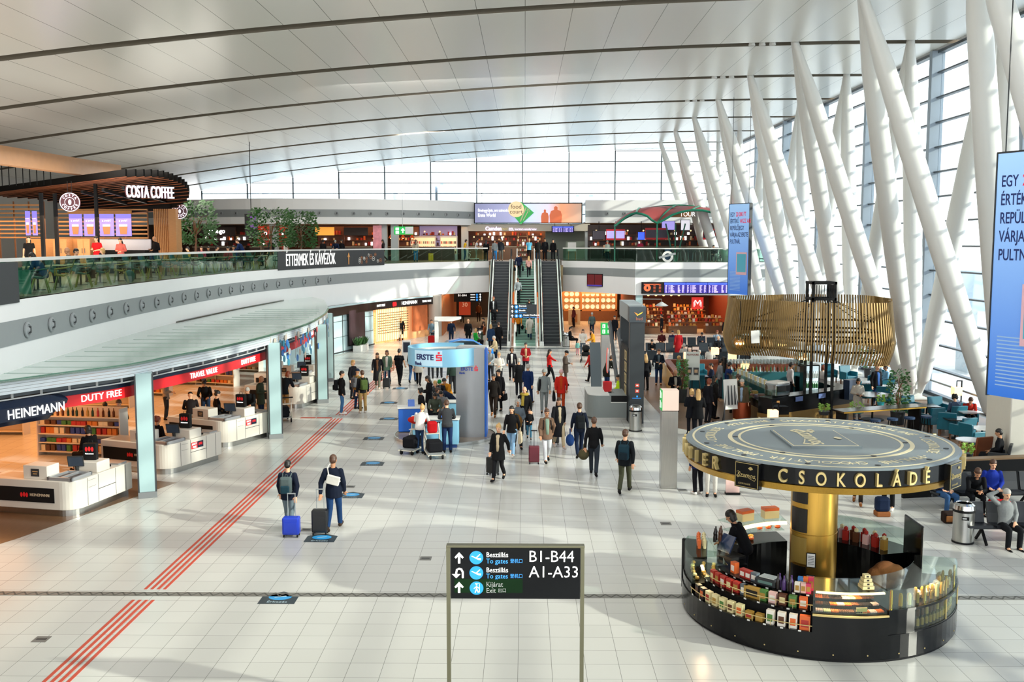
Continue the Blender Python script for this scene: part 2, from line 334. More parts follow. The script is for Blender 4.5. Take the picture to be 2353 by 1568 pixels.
# ---------- upper deck ----------
FL = spline([(-11.4, -14), (-11.6, 6), (-12.1, 16), (-13.2, 26), (-14.1, 36), (-14.4, 46), (-14.1, 53), (-12.7, 60), (-10.5, 67.6), (-7.8, 73.6), (-5.3, 77.6), (-2.9, 80)], 6)
FL = [tuple(q) for q in FL]
FR = [tuple(q) for q in spline([(3.0, 81.2), (5.0, 79.7), (6.9, 77.6), (8.3, 75.2)], 5)]
DECK = FL + FR + [(19, 75.2), (19, 94.4), (-34, 94.4), (-34, -14)]
struct(B().prism(DECK, 5.2, 5.53).build('floor_upper', mk('deck_tiles', '#6e6458', .35, noise=.06)))
struct(B().prism(DECK, 3.06, 3.16).build('ceiling_lower', mk('soffit', '#c2bcb2', .6)))
def fascia(line, nm, z0=3.06, z1=5.53, g0=4.4, g1=5.02):
    nx = lambda i: Vector(((line[min(i + 1, len(line) - 1)][1] - line[max(i - 1, 0)][1]), -(line[min(i + 1, len(line) - 1)][0] - line[max(i - 1, 0)][0]))).normalized()
    line = [tuple(Vector(p) + nx(i) * .03) for i, p in enumerate(line)]
    o = struct(B().strip(line, z0, z1, .22).build(nm, fasc))
    f = [(Vector(p) + nx(i) * .015) for i, p in enumerate(line)]
    under(B().strip([tuple(p) for p in f], g0, g1, .03).build('grey_band', fgrey), o); return o
fascia(FL, 'wall_deck_left'); fascia(FR, 'wall_deck_middle'); fascia([(8.3, 75.2), (12, 75.2), (19, 75.2)], 'wall_deck_right')
struct(B().box(-2.95, 3.05, 80.0, 81.3, 3.06, 5.2).build('wall_deck_landing', mk('landing_beige', '#a58b6c', .6)))
fl, FLEN = along(FL)
def fl_at_y(y):
    s = 0
    while fl(s)[0].y < y: s += .05
    return s
def railing(line, label, step, name='glass_railing'):
    f, L = along(line); t = thing(name, label, 'railing', (line[len(line) // 2][0], line[len(line) // 2][1], 5.53)); s = 0
    while s < L - .1:
        e = min(s + step, L); a, c_ = f(s + .02)[0], f(e - .02)[0]
        under(B().bar((a.x, a.y, 6.03), (c_.x, c_.y, 6.03), .02, .96).build('glass_panel', rglass), t); s = e
    pts = [f(L * i / 60)[0] for i in range(61)] if len(line) > 3 else [Vector(p) for p in line]
    b = B()
    for a, c_ in zip(pts, pts[1:]): b.bar((a.x, a.y, 6.56), (c_.x, c_.y, 6.56), .09, .09)
    under(b.build('handrail', white), t)
railing([q for q in [(p[0] - .1, p[1] + .05) for p in FL] if q[1] > 18], 'long curved glass railing with white handrail on the left deck edge', 1.5)
railing([(p[0] + .1, p[1] + .12) for p in FR], 'short glass railing right of the escalators around the deck corner', 1.3)
railing([(8.35, 75.32), (13, 75.32), (18.9, 75.32)], 'straight glass railing in front of the red roofed bar', 1.5)
# air nozzles in the grey band
nz = B(); nz.lathe([(.27, .0), (.27, .05), (.2, .07), (.17, .03), (.12, .05), (.06, .12), (.0, .12)], n=18)
nzd = B(); nzd.prism([(-.05, -.12), (.07, -.1), (.07, .12), (-.02, .12)], .03, .125)
nroot = None
for i in range(22):
    p, tg = fl(fl_at_y(26) + i * 1.72); mt = face_mtx((p.x + tg.y * .06, p.y - tg.x * .06, 4.71), (tg.y, -tg.x, 0))
    lab = '%s round air nozzle from the left in the grey deck band' % ordn(i)
    if nroot is None:
        nroot = thing('air_nozzle', lab, 'air nozzle', (0, 0, 0), 0, 'air nozzles in the grey deck band')
        nz.build('nozzle_ring', midgrey, nroot, smooth='auto'); nzd.build('nozzle_opening', dark, nroot); q = nroot
    else: q = dup(nroot, (0, 0, 0), 0, lab)
    q.matrix_basis = mt @ Matrix.Scale(.78, 4)
# dark banner board on the railing
s0, s1 = fl_at_y(55.2), fl_at_y(69.3)
def on_rail(off): return lambda x, y, z: (lambda pt: (pt[0].x + pt[1].y * (off + z), pt[0].y - pt[1].x * (off + z), 5.98 + y))(fl(x))
t = thing('railing_banner', 'dark food hall banner with white brush lettering on the left railing', 'banner', (*fl(s0)[0], 5.5))
under(B().strip([tuple(fl(s0 + (s1 - s0) * i / 20)[0] + Vector((fl(s0 + (s1 - s0) * i / 20)[1].y, -fl(s0 + (s1 - s0) * i / 20)[1].x)) * .06) for i in range(21)], 5.46, 6.5, .03).build('board', dark), t)
b = put_text(B(), 'ÉTTERMEK ÉS KÁVÉZÓK', 1.0, None, fn=on_rail(.07), off=((s0 * .62 + s1 * .38) - 1.2, 0), bold=.0, sx=.62); under(b.build('lettering', txtw), t)
b = B(); xa = s0 + (s1 - s0) * .655; fn = on_rail(.08)
b.add([fn(*q) for q in [(xa - .06, -.38, 0), (xa + .06, -.38, 0), (xa + .06, .12, 0), (xa + .2, .08, 0), (xa, .4, 0), (xa - .2, .08, 0), (xa - .06, .12, 0)]], [(0, 1, 2, 3, 4, 5, 6)]); under(b.build('arrow', mk('arrow_orange', '#d99a55', .5)), t)
b = B()
for i in range(14):
    cx, cy_, r = s0 + (s1 - s0) * (.76 + .022 * (i % 10) + .006 * rnd.random()), rnd.uniform(-.3, .3), rnd.uniform(.12, .2)
    for q in range(12): a_, a2_ = 2 * pi * q / 12, 2 * pi * (q + 1) / 12; b.add([fn(cx + rr * cos(g), cy_ + rr * sin(g) * .8, 0) for rr, g in ((r, a_), (r, a2_), (r * .8, a2_), (r * .8, a_))], [(0, 1, 2, 3)], i % 2)
    b.add([fn(cx - r * .5, cy_ - .02, 0), fn(cx + r * .5, cy_ - .02, 0), fn(cx + r * .5, cy_ + .03, 0), fn(cx - r * .5, cy_ + .03, 0)], [(0, 1, 2, 3)], i % 2)
under(b.build('food_drawings', [mk('chalk_white', '#c9c8c2', .7), mk('chalk_orange', '#a9693a', .7)]), t)
t = thing('railing_banner', 'dark grey banner board at the left edge of the photo railing', 'banner', (*fl(fl_at_y(24))[0], 5.5)); sa, sb = fl_at_y(19), fl_at_y(25.6)
under(B().strip([tuple(fl(sa + (sb - sa) * i / 8)[0] + Vector((fl(sa)[1].y, -fl(sa)[1].x)) * .06) for i in range(9)], 5.46, 6.5, .03).build('board', dark), t)
# ---------- upper shop boxes ----------
UL = [tuple(q) for q in spline([(-34, 85), (-28.5, 82), (-21, 79.6), (-13.5, 80.5), (-8, 83), (-4.4, 86.6)], 6)]
UR = [(5.2, 86.5), (12, 86.5), (18.0, 86.5)]
fascia(UL, 'wall_upper_left', 8.5, 10.5, 9.05, 9.65); fascia(UR, 'wall_upper_right', 8.7, 10.65, 9.2, 9.75)
struct(B().prism(UL + [(-4.4, 94), (-34, 94)], 8.5, 8.6).build('ceiling_upper_left', mk('soffit2', '#b8b2a8', .6)))
struct(B().prism(UL + [(-4.4, 94), (-34, 94)], 10.3, 10.4).build('ceiling_roof_left', fasc))
struct(B().prism(UR + [(18, 94), (5.2, 94)], 8.7, 8.8).build('ceiling_upper_right', MAT['soffit2']))
struct(B().prism(UR + [(18, 94), (5.2, 94)], 10.4, 10.5).build('ceiling_roof_right', fasc))
struct(B().box(-34, 19, 91.4, 91.6, 5.53, 8.7).build('wall_upper_back', mk('shop_back_brown', '#5b3a24', .6, noise=.3, nscale=1.2)))
struct(B().box(-4.9, 5.6, 86.3, 86.9, 8.0, 8.62).build('wall_shop_sign', mk('beige_wall', '#b5ad9e', .5)))
up, ULEN = along(UL)
for i in range(20):
    p, tg = up(8 + i * 1.35)
    q = dup(nroot, (0, 0, 0), 0, '%s small round air nozzle from the left in the far upper band' % ordn(i)); q['group'] = 'air nozzles in the far upper band'
    q.matrix_basis = face_mtx((p.x + tg.y * .06, p.y - tg.x * .06, 9.35), (tg.y, -tg.x, 0)) @ Matrix.Scale(.62, 4)
for i in range(2):
    q = dup(nroot, (0, 0, 0), 0, '%s air nozzle in the grey band right of the food court screen' % ('left', 'right')[i]); q['group'] = 'air nozzles on the right upper band'
    q.matrix_basis = face_mtx((7.1 + i * 1.5, 86.44, 9.5), (0, -1, 0)) @ Matrix.Scale(.6, 4)
# pillars of the upper front
for x, y in ((-20.2, 80.3), (-11.6, 82), (-10.7, 82.2), (-5.2, 86.6), (5.5, 86.7)):
    struct(B().box(x - .3, x + .3, y - .2, y + .4, 5.53, 8.5).build('trim_%d' % int(50 + x), mk('pillar_paint', '#aeb4b4', .5)))
# ---------- ground floor walls at the far end ----------
paleb = mk('pale_blue_panel', '#b9d3d8', .25, noise=.02)
o = struct(B().strip([(-16, 54.5), (-14.0, 56), (-12.4, 59.8), (-10.35, 67.7)], 0, 3.06, .2).build('wall_left_panels', paleb))
b = B()
for z in (1.05, 2.05): b.strip([(-12.37, 59.8), (-10.31, 67.7)], z, z + .02, .02)
for y in (61.2, 62.9, 65.5): x = -12.37 + (y - 59.8) * .26; b.cb((x, y, 1.5), (.03, .03, 3.0))
b.strip([(-12.33, 59.8), (-10.27, 67.7)], .06, .14, .03); under(b.build('panel_joints', dark), o)
struct(B().box(-34, -16, 54.4, 54.6, 0, 3.06).build('wall_shop_end', mk('shop_wall_warm', '#b98c60', .6)))
struct(B().box(-30.2, -30, 14, 54.5, 0, 3.06).build('wall_shop_back', MAT['shop_wall_warm']))
struct(B().box(-34, 19, 93.8, 94, 0, 3.06).build('wall_lower_back', mk('dark_brown_wall', '#2e2019', .6)))
# outside world
conc = mk('apron_concrete', '#e4dfd5', .8, noise=.06, nscale=.2)
struct(B().box(19.2, 900, -300, 900, -1.6, -1.5).build('ground_apron', conc))
struct(B().box(-900, 900, 97, 900, -1.62, -1.52).build('ground_apron_back', conc))
# ---------- duty free canopy on the left ----------
CF = [(-14.3, 19.5)] + [tuple(G(x, y, 3.75)[:2]) for x, y in ((0, 877), (150, 857), (298, 838), (400, 818), (490, 801), (578, 781), (640, 765), (682, 753), (715, 741), (738, 728), (750, 719), (755.6, 708.7))]
CF = [tuple(q) for q in spline(CF, 4)]
CB = [tuple(G(x, y, 3.62)[:2]) for x, y in ((745, 695), (710, 686), (560, 715), (400, 751), (298, 772), (150, 815), (0, 862))] + [(-14.6, 19.5)]
def inset(line, d):
    out = []
    for i, p in enumerate(line):
        a, c_ = line[max(i - 1, 0)], line[min(i + 1, len(line) - 1)]; t_ = Vector((c_[0] - a[0], c_[1] - a[1])).normalized(); out.append((p[0] - t_.y * d, p[1] + t_.x * d))
    return out
can = thing('shop_canopy', 'curved glass topped canopy with louvres over the duty free checkouts', 'canopy', (-11, 36, 0))
roofglass = mk('canopy_glass', '#b9cac3', .12, spec=.6, noise=.05, nscale=1.5, aniso=(.2, 5, 1))
n = len(CF); poly = CF + CB
under(B().prism(poly, 3.70, 3.75).build('glass_roof', roofglass), can)
for i in range(22):
    y = 22 + i * 1.25; xs = [p[0] for p in CF if abs(p[1] - y) < 1]; x0 = max(xs) - .3 if xs else -9.5
    under(B().box(-13.2 if y < 40 else -12.8, x0 - .2, y, y + .03, 3.745, 3.758).build('roof_joint', mk('joint_green', '#93a8a0', .4)), can)
under(B().strip(CF, 3.70, 3.77, .06).build('roof_edge', mk('glass_edge', '#4c7a66', .3)), can)
b = B()
for k in range(4): b.strip(inset(CF, .06), 3.405 + k * .078, 3.475 + k * .078, .03)
under(b.build('louvre', mk('louvre_paint', '#c2ccd2', .45)), can)
b = B().strip(inset(CF, .34), 3.28, 3.42, .03); under(b.build('truss_shadow_gap', mk('gap_shade_grey', '#5b6266', .5)), can)  # dark strip puts the shade of the open truss gap into colour
ff, FLN = along(inset(CF, .22)); b = B(); s = .5
while s < FLN - .3: p = ff(s)[0]; b.bar((p.x, p.y, 3.25), (p.x, p.y, 3.41), .04, .05); s += .8
b.strip(inset(CF, .2), 3.24, 3.27, .05); under(b.build('truss', lightgrey), can)
under(B().strip(inset(CB[1:], -.1)[::-1], 3.6, 3.8, .12).build('back_flashing', chrome), can)
sg = thing('shop_sign', 'long curved navy and red shop sign band under the canopy', 'sign', (-10.5, 28, 2.8))
SL = inset(CF, .42); sf, SLN = along(SL)
under(B().strip(SL, 3.08, 3.28, .05).build('navy_band', navy), sg); under(B().strip(SL, 2.79, 3.09, .06).build('red_band', red), sg)
def at_px(px):                              # arc length on the sign where a photo column crosses it
    best = min((abs(1206 + sf(k * .05)[0].x * FPX / sf(k * .05)[0].y - px), k * .05) for k in range(int(SLN / .05))); return best[1]
def on_sign(zc, off): return lambda x, y, z: (lambda q: (q[0].x + q[1].y * (off + z), q[0].y - q[1].x * (off + z), zc + y))(sf(x))
b = B()
for s_, px, sz in (('DUTY FREE', 220, .25), ('TRAVEL VALUE', 460, .24), ('DUTY FREE', 564, .24)): put_text(b, s_, sz, None, fn=on_sign(2.95, .015), off=(at_px(px), 0), spacing=1.05)
put_text(b, 'HEINEMANN', .2, None, fn=on_sign(3.0, .015), off=(at_px(712), 0))
under(b.build('lettering', txtw), sg)
s0, s1 = .3, at_px(122); b = B()
ring = []
for i in range(13):
    s = s0 + (s1 - s0) * i / 12; p, tg = sf(s); bl = 0 if i < 12 else .12
    ring.append([(p.x + tg.y * o_, p.y - tg.x * o_, z) for o_, z in ((.03, 3.27 - bl), (.2, 3.22 - bl), (.27, 3.05), (.22, 2.72 + bl * 2), (.1, 2.6 + bl * 3), (.03, 2.6 + bl * 3))])
b.rings(ring); under(b.build('curved_plate', mk('navy_gloss', '#0b1a33', .15)), sg)
b = put_text(B(), 'HEINEMANN', .33, None, fn=on_sign(2.88, .275), off=(at_px(50), 0), sx=.85); under(b.build('plate_lettering', txtw), sg)
# disc decorations
dm = [mk('disc_blue', '#2a6fb8', .4), mk('disc_teal', '#3b8aa5', .4), mk('disc_grey', '#b5aca0', .5), mk('disc_red', '#c33a3a', .4)]
for nm, (p0, p1, k) in {'nearest': (596, 640, 26), 'middle': (652, 692, 22), 'farthest': (703, 749, 26)}.items():
    sa, sb = at_px(p0), at_px(p1); q = sf((sa + sb) / 2)[0]
    t = thing('disc_decoration', '%s cluster of coloured discs hanging on the canopy sign' % nm, 'decoration', (q.x, q.y, 2.8))
    wire = B(); m_ = 0
    for i in range(k):
        s = sa + (sb - sa) * ((i * .618) % 1); row = i % 6; z = 3.5 - row * .19 + rnd.uniform(-.04, .04); p, tg = sf(s); mt = face_mtx((p.x + tg.y * (.34 + .03 * (i % 4)), p.y - tg.x * (.34 + .03 * (i % 4)), z), (tg.y + rnd.uniform(-.2, .2), -tg.x, 0))
        d = B(); d.T = mt; d.cyl((0, 0), .13, 0, .02, 12); under(d.build('disc', dm[[0, 1, 0, 2, 1, 0, 3][i % 7] if z < 3.4 else 2 + (i % 2) * -2]), t)
        wire.bar((p.x + tg.y * .3, p.y - tg.x * .3, z), (p.x + tg.y * .3, p.y - tg.x * .3, 3.6), .012, .012)
    under(wire.build('hanging_wire', midgrey), t)
# canopy pillars
pilm = mk('pillar_glaze', '#9ab6b8', .22); pgr = mk('plinth_grey', '#74787a', .4)
def pillar(x, y, rz, label, h=3.45, w_=.46):
    t = thing('clad_pillar', label, 'pillar', (x, y, 0), R(rz)); a = w_ / 2
    B().box(-a, a, -a, a, .17, h).build('shaft', pilm, t, bevel=.01); B().box(-a - .015, a + .015, -a - .015, a + .015, 0, .17).build('plinth', pgr, t)
    b = B()
    for sx_, sy_ in ((-1, -1), (1, -1), (1, 1), (-1, 1)): b.cb((sx_ * (a - .005), sy_ * (a - .005), (h + .17) / 2), (.04, .04, h - .17))
    b.build('corner_slot', dark, t); t['kind'] = 'thing'
for px, py, l in ((330, 1147, 'pale clad pillar nearest the viewer in front of the duty free checkouts'), (628, 1010, 'pale clad pillar behind the first, beside the luggage trolley'), (737, 928, 'pale clad pillar third along the canopy edge'), (753, 878, 'farthest pale clad pillar, mostly hidden at the canopy end')):
    q = G(px, py); pillar(q.x, q.y + .3, 22, l)
# ---------- checkout counters ----------
ctw = mk('counter_white', '#cdc8be', .35); trayb = mk('tray_brown', '#7b5236', .45); alu = mk('aluminium', '#b9bcc0', .35, .7)
def petals(b, x, y, s, m=None, z=0):
    for k in range(3):
        o = (k - 1) * s * .62; pts = [(x + o + s * .28 * cos(a), y + s * .5 * sin(a) - (0 if k == 1 else s * .06)) for a in [2 * pi * j / 10 for j in range(10)]]
        b.add([(px_, py_, z) for px_, py_ in pts], [tuple(range(10))], m)
def counter(label, px, py, rz, fl_=2.6, front=True):
    q = G(px, py); t = thing('checkout_counter', label, 'counter', (q.x, q.y, 0), R(rz), 'duty free checkout counters'); r = .42
    arc = [(-r + r * sin(a), r - r * cos(a)) for a in [pi / 2 * k / 8 for k in range(9)]]
    poly = [(-fl_, 0)] + arc + [(0, 2.5), (-.8, 2.5), (-.8, .85), (-fl_, .85)]
    B().prism(poly, .18, .93).build('body', ctw, t, bevel=.015)
    pl = [(-fl_, .1)] + [(x - .08, y + .08) for x, y in arc] + [(-.08, 2.42), (-.72, 2.42), (-.72, .78), (-fl_, .78)]
    B().prism(pl, 0, .18).build('plinth', steel, t)
    b = B()
    for y in (.55, 1.0, 1.75, 2.2): b.box(-.002, .004, y, y + .012, .2, .92)
    b.box(-.002, .004, 1.0, 1.75, .52, .535); b.box(-.002, .005, .6, .9, .66, .664).box(-.002, .005, .6, .9, .84, .844); b.build('door_gaps', dark, t)
    if front:
        B().box(-fl_ + .1, -r - .15, -.012, .0, .36, .74).build('front_panel', matblack, t)
        b = B(); b.T = face_mtx((-1.15, -.016, .55), (0, -1, 0)); petals(b, -.3, .0, .13, 0); put_text(b, 'HEINEMANN', .1, Matrix(), 1, off=(.16, 0)); b.build('logo', [red, mk('logo_text', '#b9a489', .5)], t)
    B().box(-1.55, -.85, .12, .6, .93, 1.28).build('service_box', ctw, t, bevel=.01)
    b = B(); b.T = face_mtx((-1.2, .117, 1.1), (0, -1, 0)); b.cb((0, 0, 0), (.24, .2, .006), 0); b.cb((0, .03, .004), (.16, .025, .002), 1); b.cb((0, -.03, .004), (.12, .025, .002), 1); b.build('placard', [dark, mk('plac_text', '#b08a5a', .5)], t)
    b = B(); b.box(-.8, -.1, .1, .85, .93, .955, 0)
    for x0, x1, y0, y1 in ((-.82, -.08, .06, .13), (-.82, -.08, .82, .89), (-.82, -.75, .06, .89), (-.15, -.08, .06, .89), (-.48, -.44, .1, .85)): b.box(x0, x1, y0, y1, .93, 1.02, 1)
    b.build('scanner_tray', [mk('tray_dark', '#3a2a20', .4), alu], t, bevel=.008)
    B().box(-.75, -.05, 1.05, 1.6, .93, 1.22).build('till_box', ctw, t, bevel=.02)
    b = B(); b.T = Matrix.Translation((-.62, .98, 1.12)) @ Matrix.Rotation(R(200), 4, 'Z') @ Matrix.Rotation(R(-18), 4, 'X'); b.cb((0, 0, .14), (.4, .04, .3), 0); b.cb((0, .022, .14), (.36, .006, .26), 1); b.cyl((0, -.02), .05, -.16, .0, 8, 0); b.build('till_screen', [dark, mk('screen_blue', '#333c48', .2, em=.1)], t)
    b = B(); b.cyl((-.3, 1.85), .09, .93, .97, 10); b.tube([(-.3, 1.85, .97), (-.3, 1.9, 1.08), (-.3, 1.82, 1.14)], .025, 8); b.build('card_reader', matblack, t)
    B().box(-.7, -.1, 2.05, 2.42, .93, .97).build('end_tray', alu, t)
    return t
ccs = [counter('white checkout counter nearest the viewer at the lower left edge', 172, 1192, -12), counter('white checkout counter partly behind the nearest clad pillar', 388, 1095, -21), counter('white checkout counter with a red and navy label, middle of the row', 520, 1032, -24),
       counter('white checkout counter behind the second clad pillar', 692, 940, -12), counter('farthest white checkout counter at the end of the row', 710, 906, -4)]
for i, t in enumerate(ccs[1:3]):
    b = B(); b.T = face_mtx((.008, 1.32, .72), (1, 0, 0)); b.cb((-.14, 0, 0), (.28, .2, .006), 0); b.cb((.14, 0, 0), (.28, .2, .006), 1); petals(b, .14, .02, .1, 0, .006); put_text(b, 'DUTY', .085, Matrix(), 2, off=(-.14, .04)); put_text(b, 'FREE', .085, Matrix(), 2, off=(-.14, -.05)); b.build('side_label', [red, navy, txtw], t)
def gift_bag(loc, rz, label):
    t = thing('gift_bag', label, 'bag', loc, rz, 'black shop bags on the counters'); B().box(-.17, .17, -.08, .08, 0, .44).build('bag_body', matblack, t)
    b = B(); b.T = face_mtx((0, -.083, .27), (0, -1, 0)); petals(b, 0, .03, .13, 0, .003); put_text(b, 'Heinemann', .05, Matrix(), 1, off=(0, -.1)); b.build('logo', [red, txtw], t)
    B().tube([(-.07, 0, .44), (-.05, 0, .52), (.05, 0, .52), (.07, 0, .44)], .008, 6).build('handle', matblack, t)
for i, (t, w_) in enumerate(zip(ccs, ('nearest', 'second', 'third', 'fourth', 'farthest'))):
    gift_bag(t.matrix_basis @ Vector((-.42, 1.32, 1.23)), t.rotation_euler[2] + R(12), 'black paper shop bag with red emblem on the %s checkout counter' % w_)
# shelves and stock inside the duty free shop
shelfm = mk('shelf_cream', '#d9cdb8', .5); PM = {}
def gondola(label, x, y, rz, L=3.2, n=5, h=1.5, fill=0, endp=True):
    t = thing('shelf_unit', label, 'shelf', (x, y, 0), R(rz)); b = B(); b.box(-L / 2, L / 2, -.03, .03, 0, h)
    b.build('back_board', shelfm, t)
    for k in range(n): B().box(-L / 2, L / 2, -.42, -.03, .12 + k * (h - .15) / n, .15 + k * (h - .15) / n).build('shelf_board', shelfm, t)
    for sx_ in (-1, 1): B().box(sx_ * (L / 2 + .02) - .02, sx_ * (L / 2 + .02) + .02, -.45, .05, 0, h).build('end_panel', ctw, t)
    return t
def proto(kind):
    if kind not in PM:
        b = B()
        if kind == 'bottle': b.lathe([(0, 0), (.04, 0), (.042, .02), (.042, .17), (.015, .23), (.015, .29), (0, .29)], n=8)
        elif kind == 'jar': b.lathe([(0, 0), (.05, 0), (.05, .13), (.04, .15), (0, .15)], n=8)
        elif kind == 'packet': b.prism([(-.07, -.04), (.07, -.04), (.075, .04), (-.075, .04)], 0, .2)
        else: b.box(-.08, .08, -.05, .05, 0, .13)
        me = bpy.data.meshes.new(kind); me.from_pydata(b.v, [], b.f); me.materials.append(white); PM[kind] = me
    return PM[kind]
def stock(kind, loc, rz, mat, label, cat, group, sc=1.0):
    o = bpy.data.objects.new({'bottle': 'bottle', 'jar': 'jar', 'packet': 'packet', 'box': 'carton'}[kind], proto(kind)); C.objects.link(o); o.location = loc; o.rotation_euler = (0, 0, rz); o.scale = (sc,) * 3
    o.material_slots[0].link = 'OBJECT'; o.material_slots[0].material = mat; return tag(o, label, cat, group)
SCOL = [[mk('bottle_amber', '#5d2f12', .2), mk('bottle_dark', '#1b1512', .2), mk('bottle_green', '#24432a', .2), mk('bottle_gold', '#b48a3a', .3)],
        [mk('pack_red', '#b5322a', .5), mk('pack_orange', '#d07a2c', .5), mk('pack_cream', '#e0cfa8', .5), mk('pack_brown', '#5e3a24', .5), mk('pack_blue', '#27408a', .5), mk('pack_green', '#3f7a3a', .5)]]
SCOL[0] += [SCOL[1][0]]
def fill(t, L, n, h, where, step=.17, kinds=None, rows=None):
    mt = t.matrix_basis
    for k in (rows or range(n)):
        z = .152 + k * (h - .15) / n; kd = (kinds or ['packet', 'box', 'packet', 'box', 'bottle'])[k % 5]; x = -L / 2 + .1
        while x < L / 2 - .08:
            m = SCOL[0 if kd == 'bottle' else 1]; c_ = m[(int(x * 3.3) + k * 2) % len(m)] if kd != 'bottle' else rnd.choice(m)
            stock(kd, mt @ Vector((x, -.28 + rnd.uniform(-.03, .03), z)), t.rotation_euler[2], c_, '%s on the %s board of the %s' % ({'bottle': 'dark spirit bottle', 'packet': 'upright packet', 'box': 'small carton'}[kd], ordn(k), where), {'bottle': 'bottle', 'packet': 'packet', 'box': 'carton', 'jar': 'jar'}[kd], 'stock on the %s shelf of the %s' % (ordn(k), where)); x += step * rnd.uniform(.9, 1.25)
q = G(150, 1075); g1 = gondola('cream shelf unit full of sweets and bottles behind the nearest checkout', q.x - .2, q.y + 2.0, -8, 2.9, 5, 1.62); fill(g1, 2.9, 5, 1.62, 'shelf unit behind the nearest checkout')
for i, (px, py, rz, lab) in enumerate(((500, 905, -20, 'cream shelf unit with white end panel in the middle of the shop'), (560, 870, -15, 'cream shelf unit behind the customers near the second pillar'), (655, 845, -10, 'cream shelf unit under the coloured discs deep in the shop'), (330, 930, -15, 'cream shelf unit behind the first pillar'))):
    q = G(px, py); t = gondola(lab, q.x - .8, q.y + 3, rz, 2.2, 4, 1.7); fill(t, 2.2, 4, 1.7, ('white ended middle shelf unit', 'shelf unit near second pillar', 'shelf unit under coloured discs', 'shelf unit behind first pillar')[i], .24, ['box', 'packet', 'box', 'bottle', 'bottle'])
for i, (x, y) in enumerate(((-18, 30), (-20, 36), (-18.5, 42), (-21, 47), (-17, 49))):
    gondola('cream back shelf unit deep in the duty free shop, %s from the front' % ordn(i), x, y, 0, 3.4, 5, 2.2)
q = G(425, 880); t = thing('promotion_table', 'round wooden promotion table with bottles deep in the shop', 'table', (q.x - 2.5, q.y + 4, 0)); B().cyl((0, 0), .9, .55, .65, 20).build('table_top', oak, t); B().cyl((0, 0), .5, 0, .55, 14).build('table_base', oakd, t)
for k in range(9): stock('bottle', t.matrix_basis @ Vector((.6 * cos(k * .7), .6 * sin(k * .7), .65)), 0, SCOL[0][k % 5], 'spirit bottle standing on the round promotion table', 'bottle', 'bottles on the promotion table')
# ---------- floor stickers and service covers ----------
stk = mk('sticker_dark', '#23323a', .4); stb = mk('sticker_blue', '#2f93cf', .4)
for i, (px, py, l) in enumerate(((642, 1376, 'nearest blue arrow floor sticker left of the centre sign'), (738, 1238, 'blue arrow floor sticker behind the black suitcase'), (806, 1139, 'blue arrow floor sticker right of the man with sling bag'), (856, 1066, 'blue arrow floor sticker fourth from the front'), (859, 1008, 'blue arrow floor sticker fifth from the front'), (894, 963, 'blue arrow floor sticker beside the bank desk'), (894, 926, 'blue arrow floor sticker behind the bank desk'), (920, 893, 'farthest blue arrow floor sticker near walking passengers'))):
    q = G(px, py); t = thing('floor_sticker', l, 'sticker', (q.x, q.y, 0), 0, 'blue arrow floor stickers'); w_ = .36
    B().prism([(-w_, -.3), (w_, -.3), (w_, .2), (0, .38), (-w_, .2)], .001, .004).build('base_sheet', stk, t); b = B()
    b.prism([(.23 * cos(a), .08 + .17 * sin(a)) for a in [2 * pi * k / 20 for k in range(20)]], .004, .006, 0); put_text(b, 'Érkezés', .13, Matrix.Translation((0, -.2, .006)), 1, ext=.001)
    b.prism([(-.12, .05), (.1, .14), (.12, .1), (-.1, .03)], .006, .008, 1); b.build('print', [stb, mk('sticker_text', '#9fb4bd', .5)], t)
for i, (px, py, l) in enumerate(((95, 1470, 'dark square floor cover at the lower left'), (978, 1284, 'small grey floor cover left of the centre sign'), (1530, 1204, 'small dark floor cover left of the chocolate kiosk'), (805, 1119, 'small grey floor cover beside a blue sticker'), (705, 1218, 'small dark floor cover behind the blue suitcase'), (1568, 1127, 'small grey cover beside the lit steel pylon'))):
    q = G(px, py); t = thing('floor_cover', l, 'floor cover', (q.x, q.y, 0)); B().box(-.13, .13, -.13, .13, 0, .005).build('plate', mk('cover_grey', '#6b6a66', .5), t); B().box(-.09, .09, -.03, .03, .005, .007).build('slot', dark, t)
# ---------- hanging / standing direction signs ----------
def plane_icon(b, x, y, r, mb, mw):
    b.add([(x + r * cos(2 * pi * k / 28), y + r * sin(2 * pi * k / 28), .002) for k in range(28)], [tuple(range(28))], mb)
    for pts in ([(-.7, .2), (-.55, .25), (.3, -.25), (.65, -.2), (.7, -.1), (.5, -.1), (.2, -.05)], [(-.1, .0), (.15, .02), (.6, .5), (.45, .5)]):
        b.add([(x + r * u, y + r * v, .004) for u, v in pts], [tuple(range(len(pts)))], mw)
    b.add([(x + r * u, y + r * v, .004) for u, v in ((-.72, .22), (-.58, .26), (.35, -.18), (.68, -.24), (.62, -.38), (.2, -.3))], [(0, 1, 2, 3, 4, 5)][:1], mw)
def arrow_up(b, x, y, s, m):
    b.add([(x + s * u, y + s * v, .003) for u, v in ((-.11, -.5), (.11, -.5), (.11, .2), (-.11, .2))], [(0, 1, 2, 3)], m)
    for sg_ in (-1, 1): b.add([(x + s * u * sg_, y + s * v, .003) for u, v in ((0, .55), (0, .25), (.3, -.05), (.42, .08))], [(0, 1, 2, 3)], m)
frm = mk('frame_olive_metal', '#77755f', .3, .85)
t = thing('direction_sign', 'large black gate direction sign on two posts, front centre', 'sign', (0, 13.3, 0)); Y = 13.3
pl, pr, zt, zb = P(1036, 1262, Y), P(1333, 1262, Y), P(1184, 1257, Y).z, P(1184, 1374, Y).z
for px in (1030.5, 1338): x = P(px, 1300, Y).x; B().box(x - .026, x + .026, -.05, .05, 0, zt).build('post', frm, t)
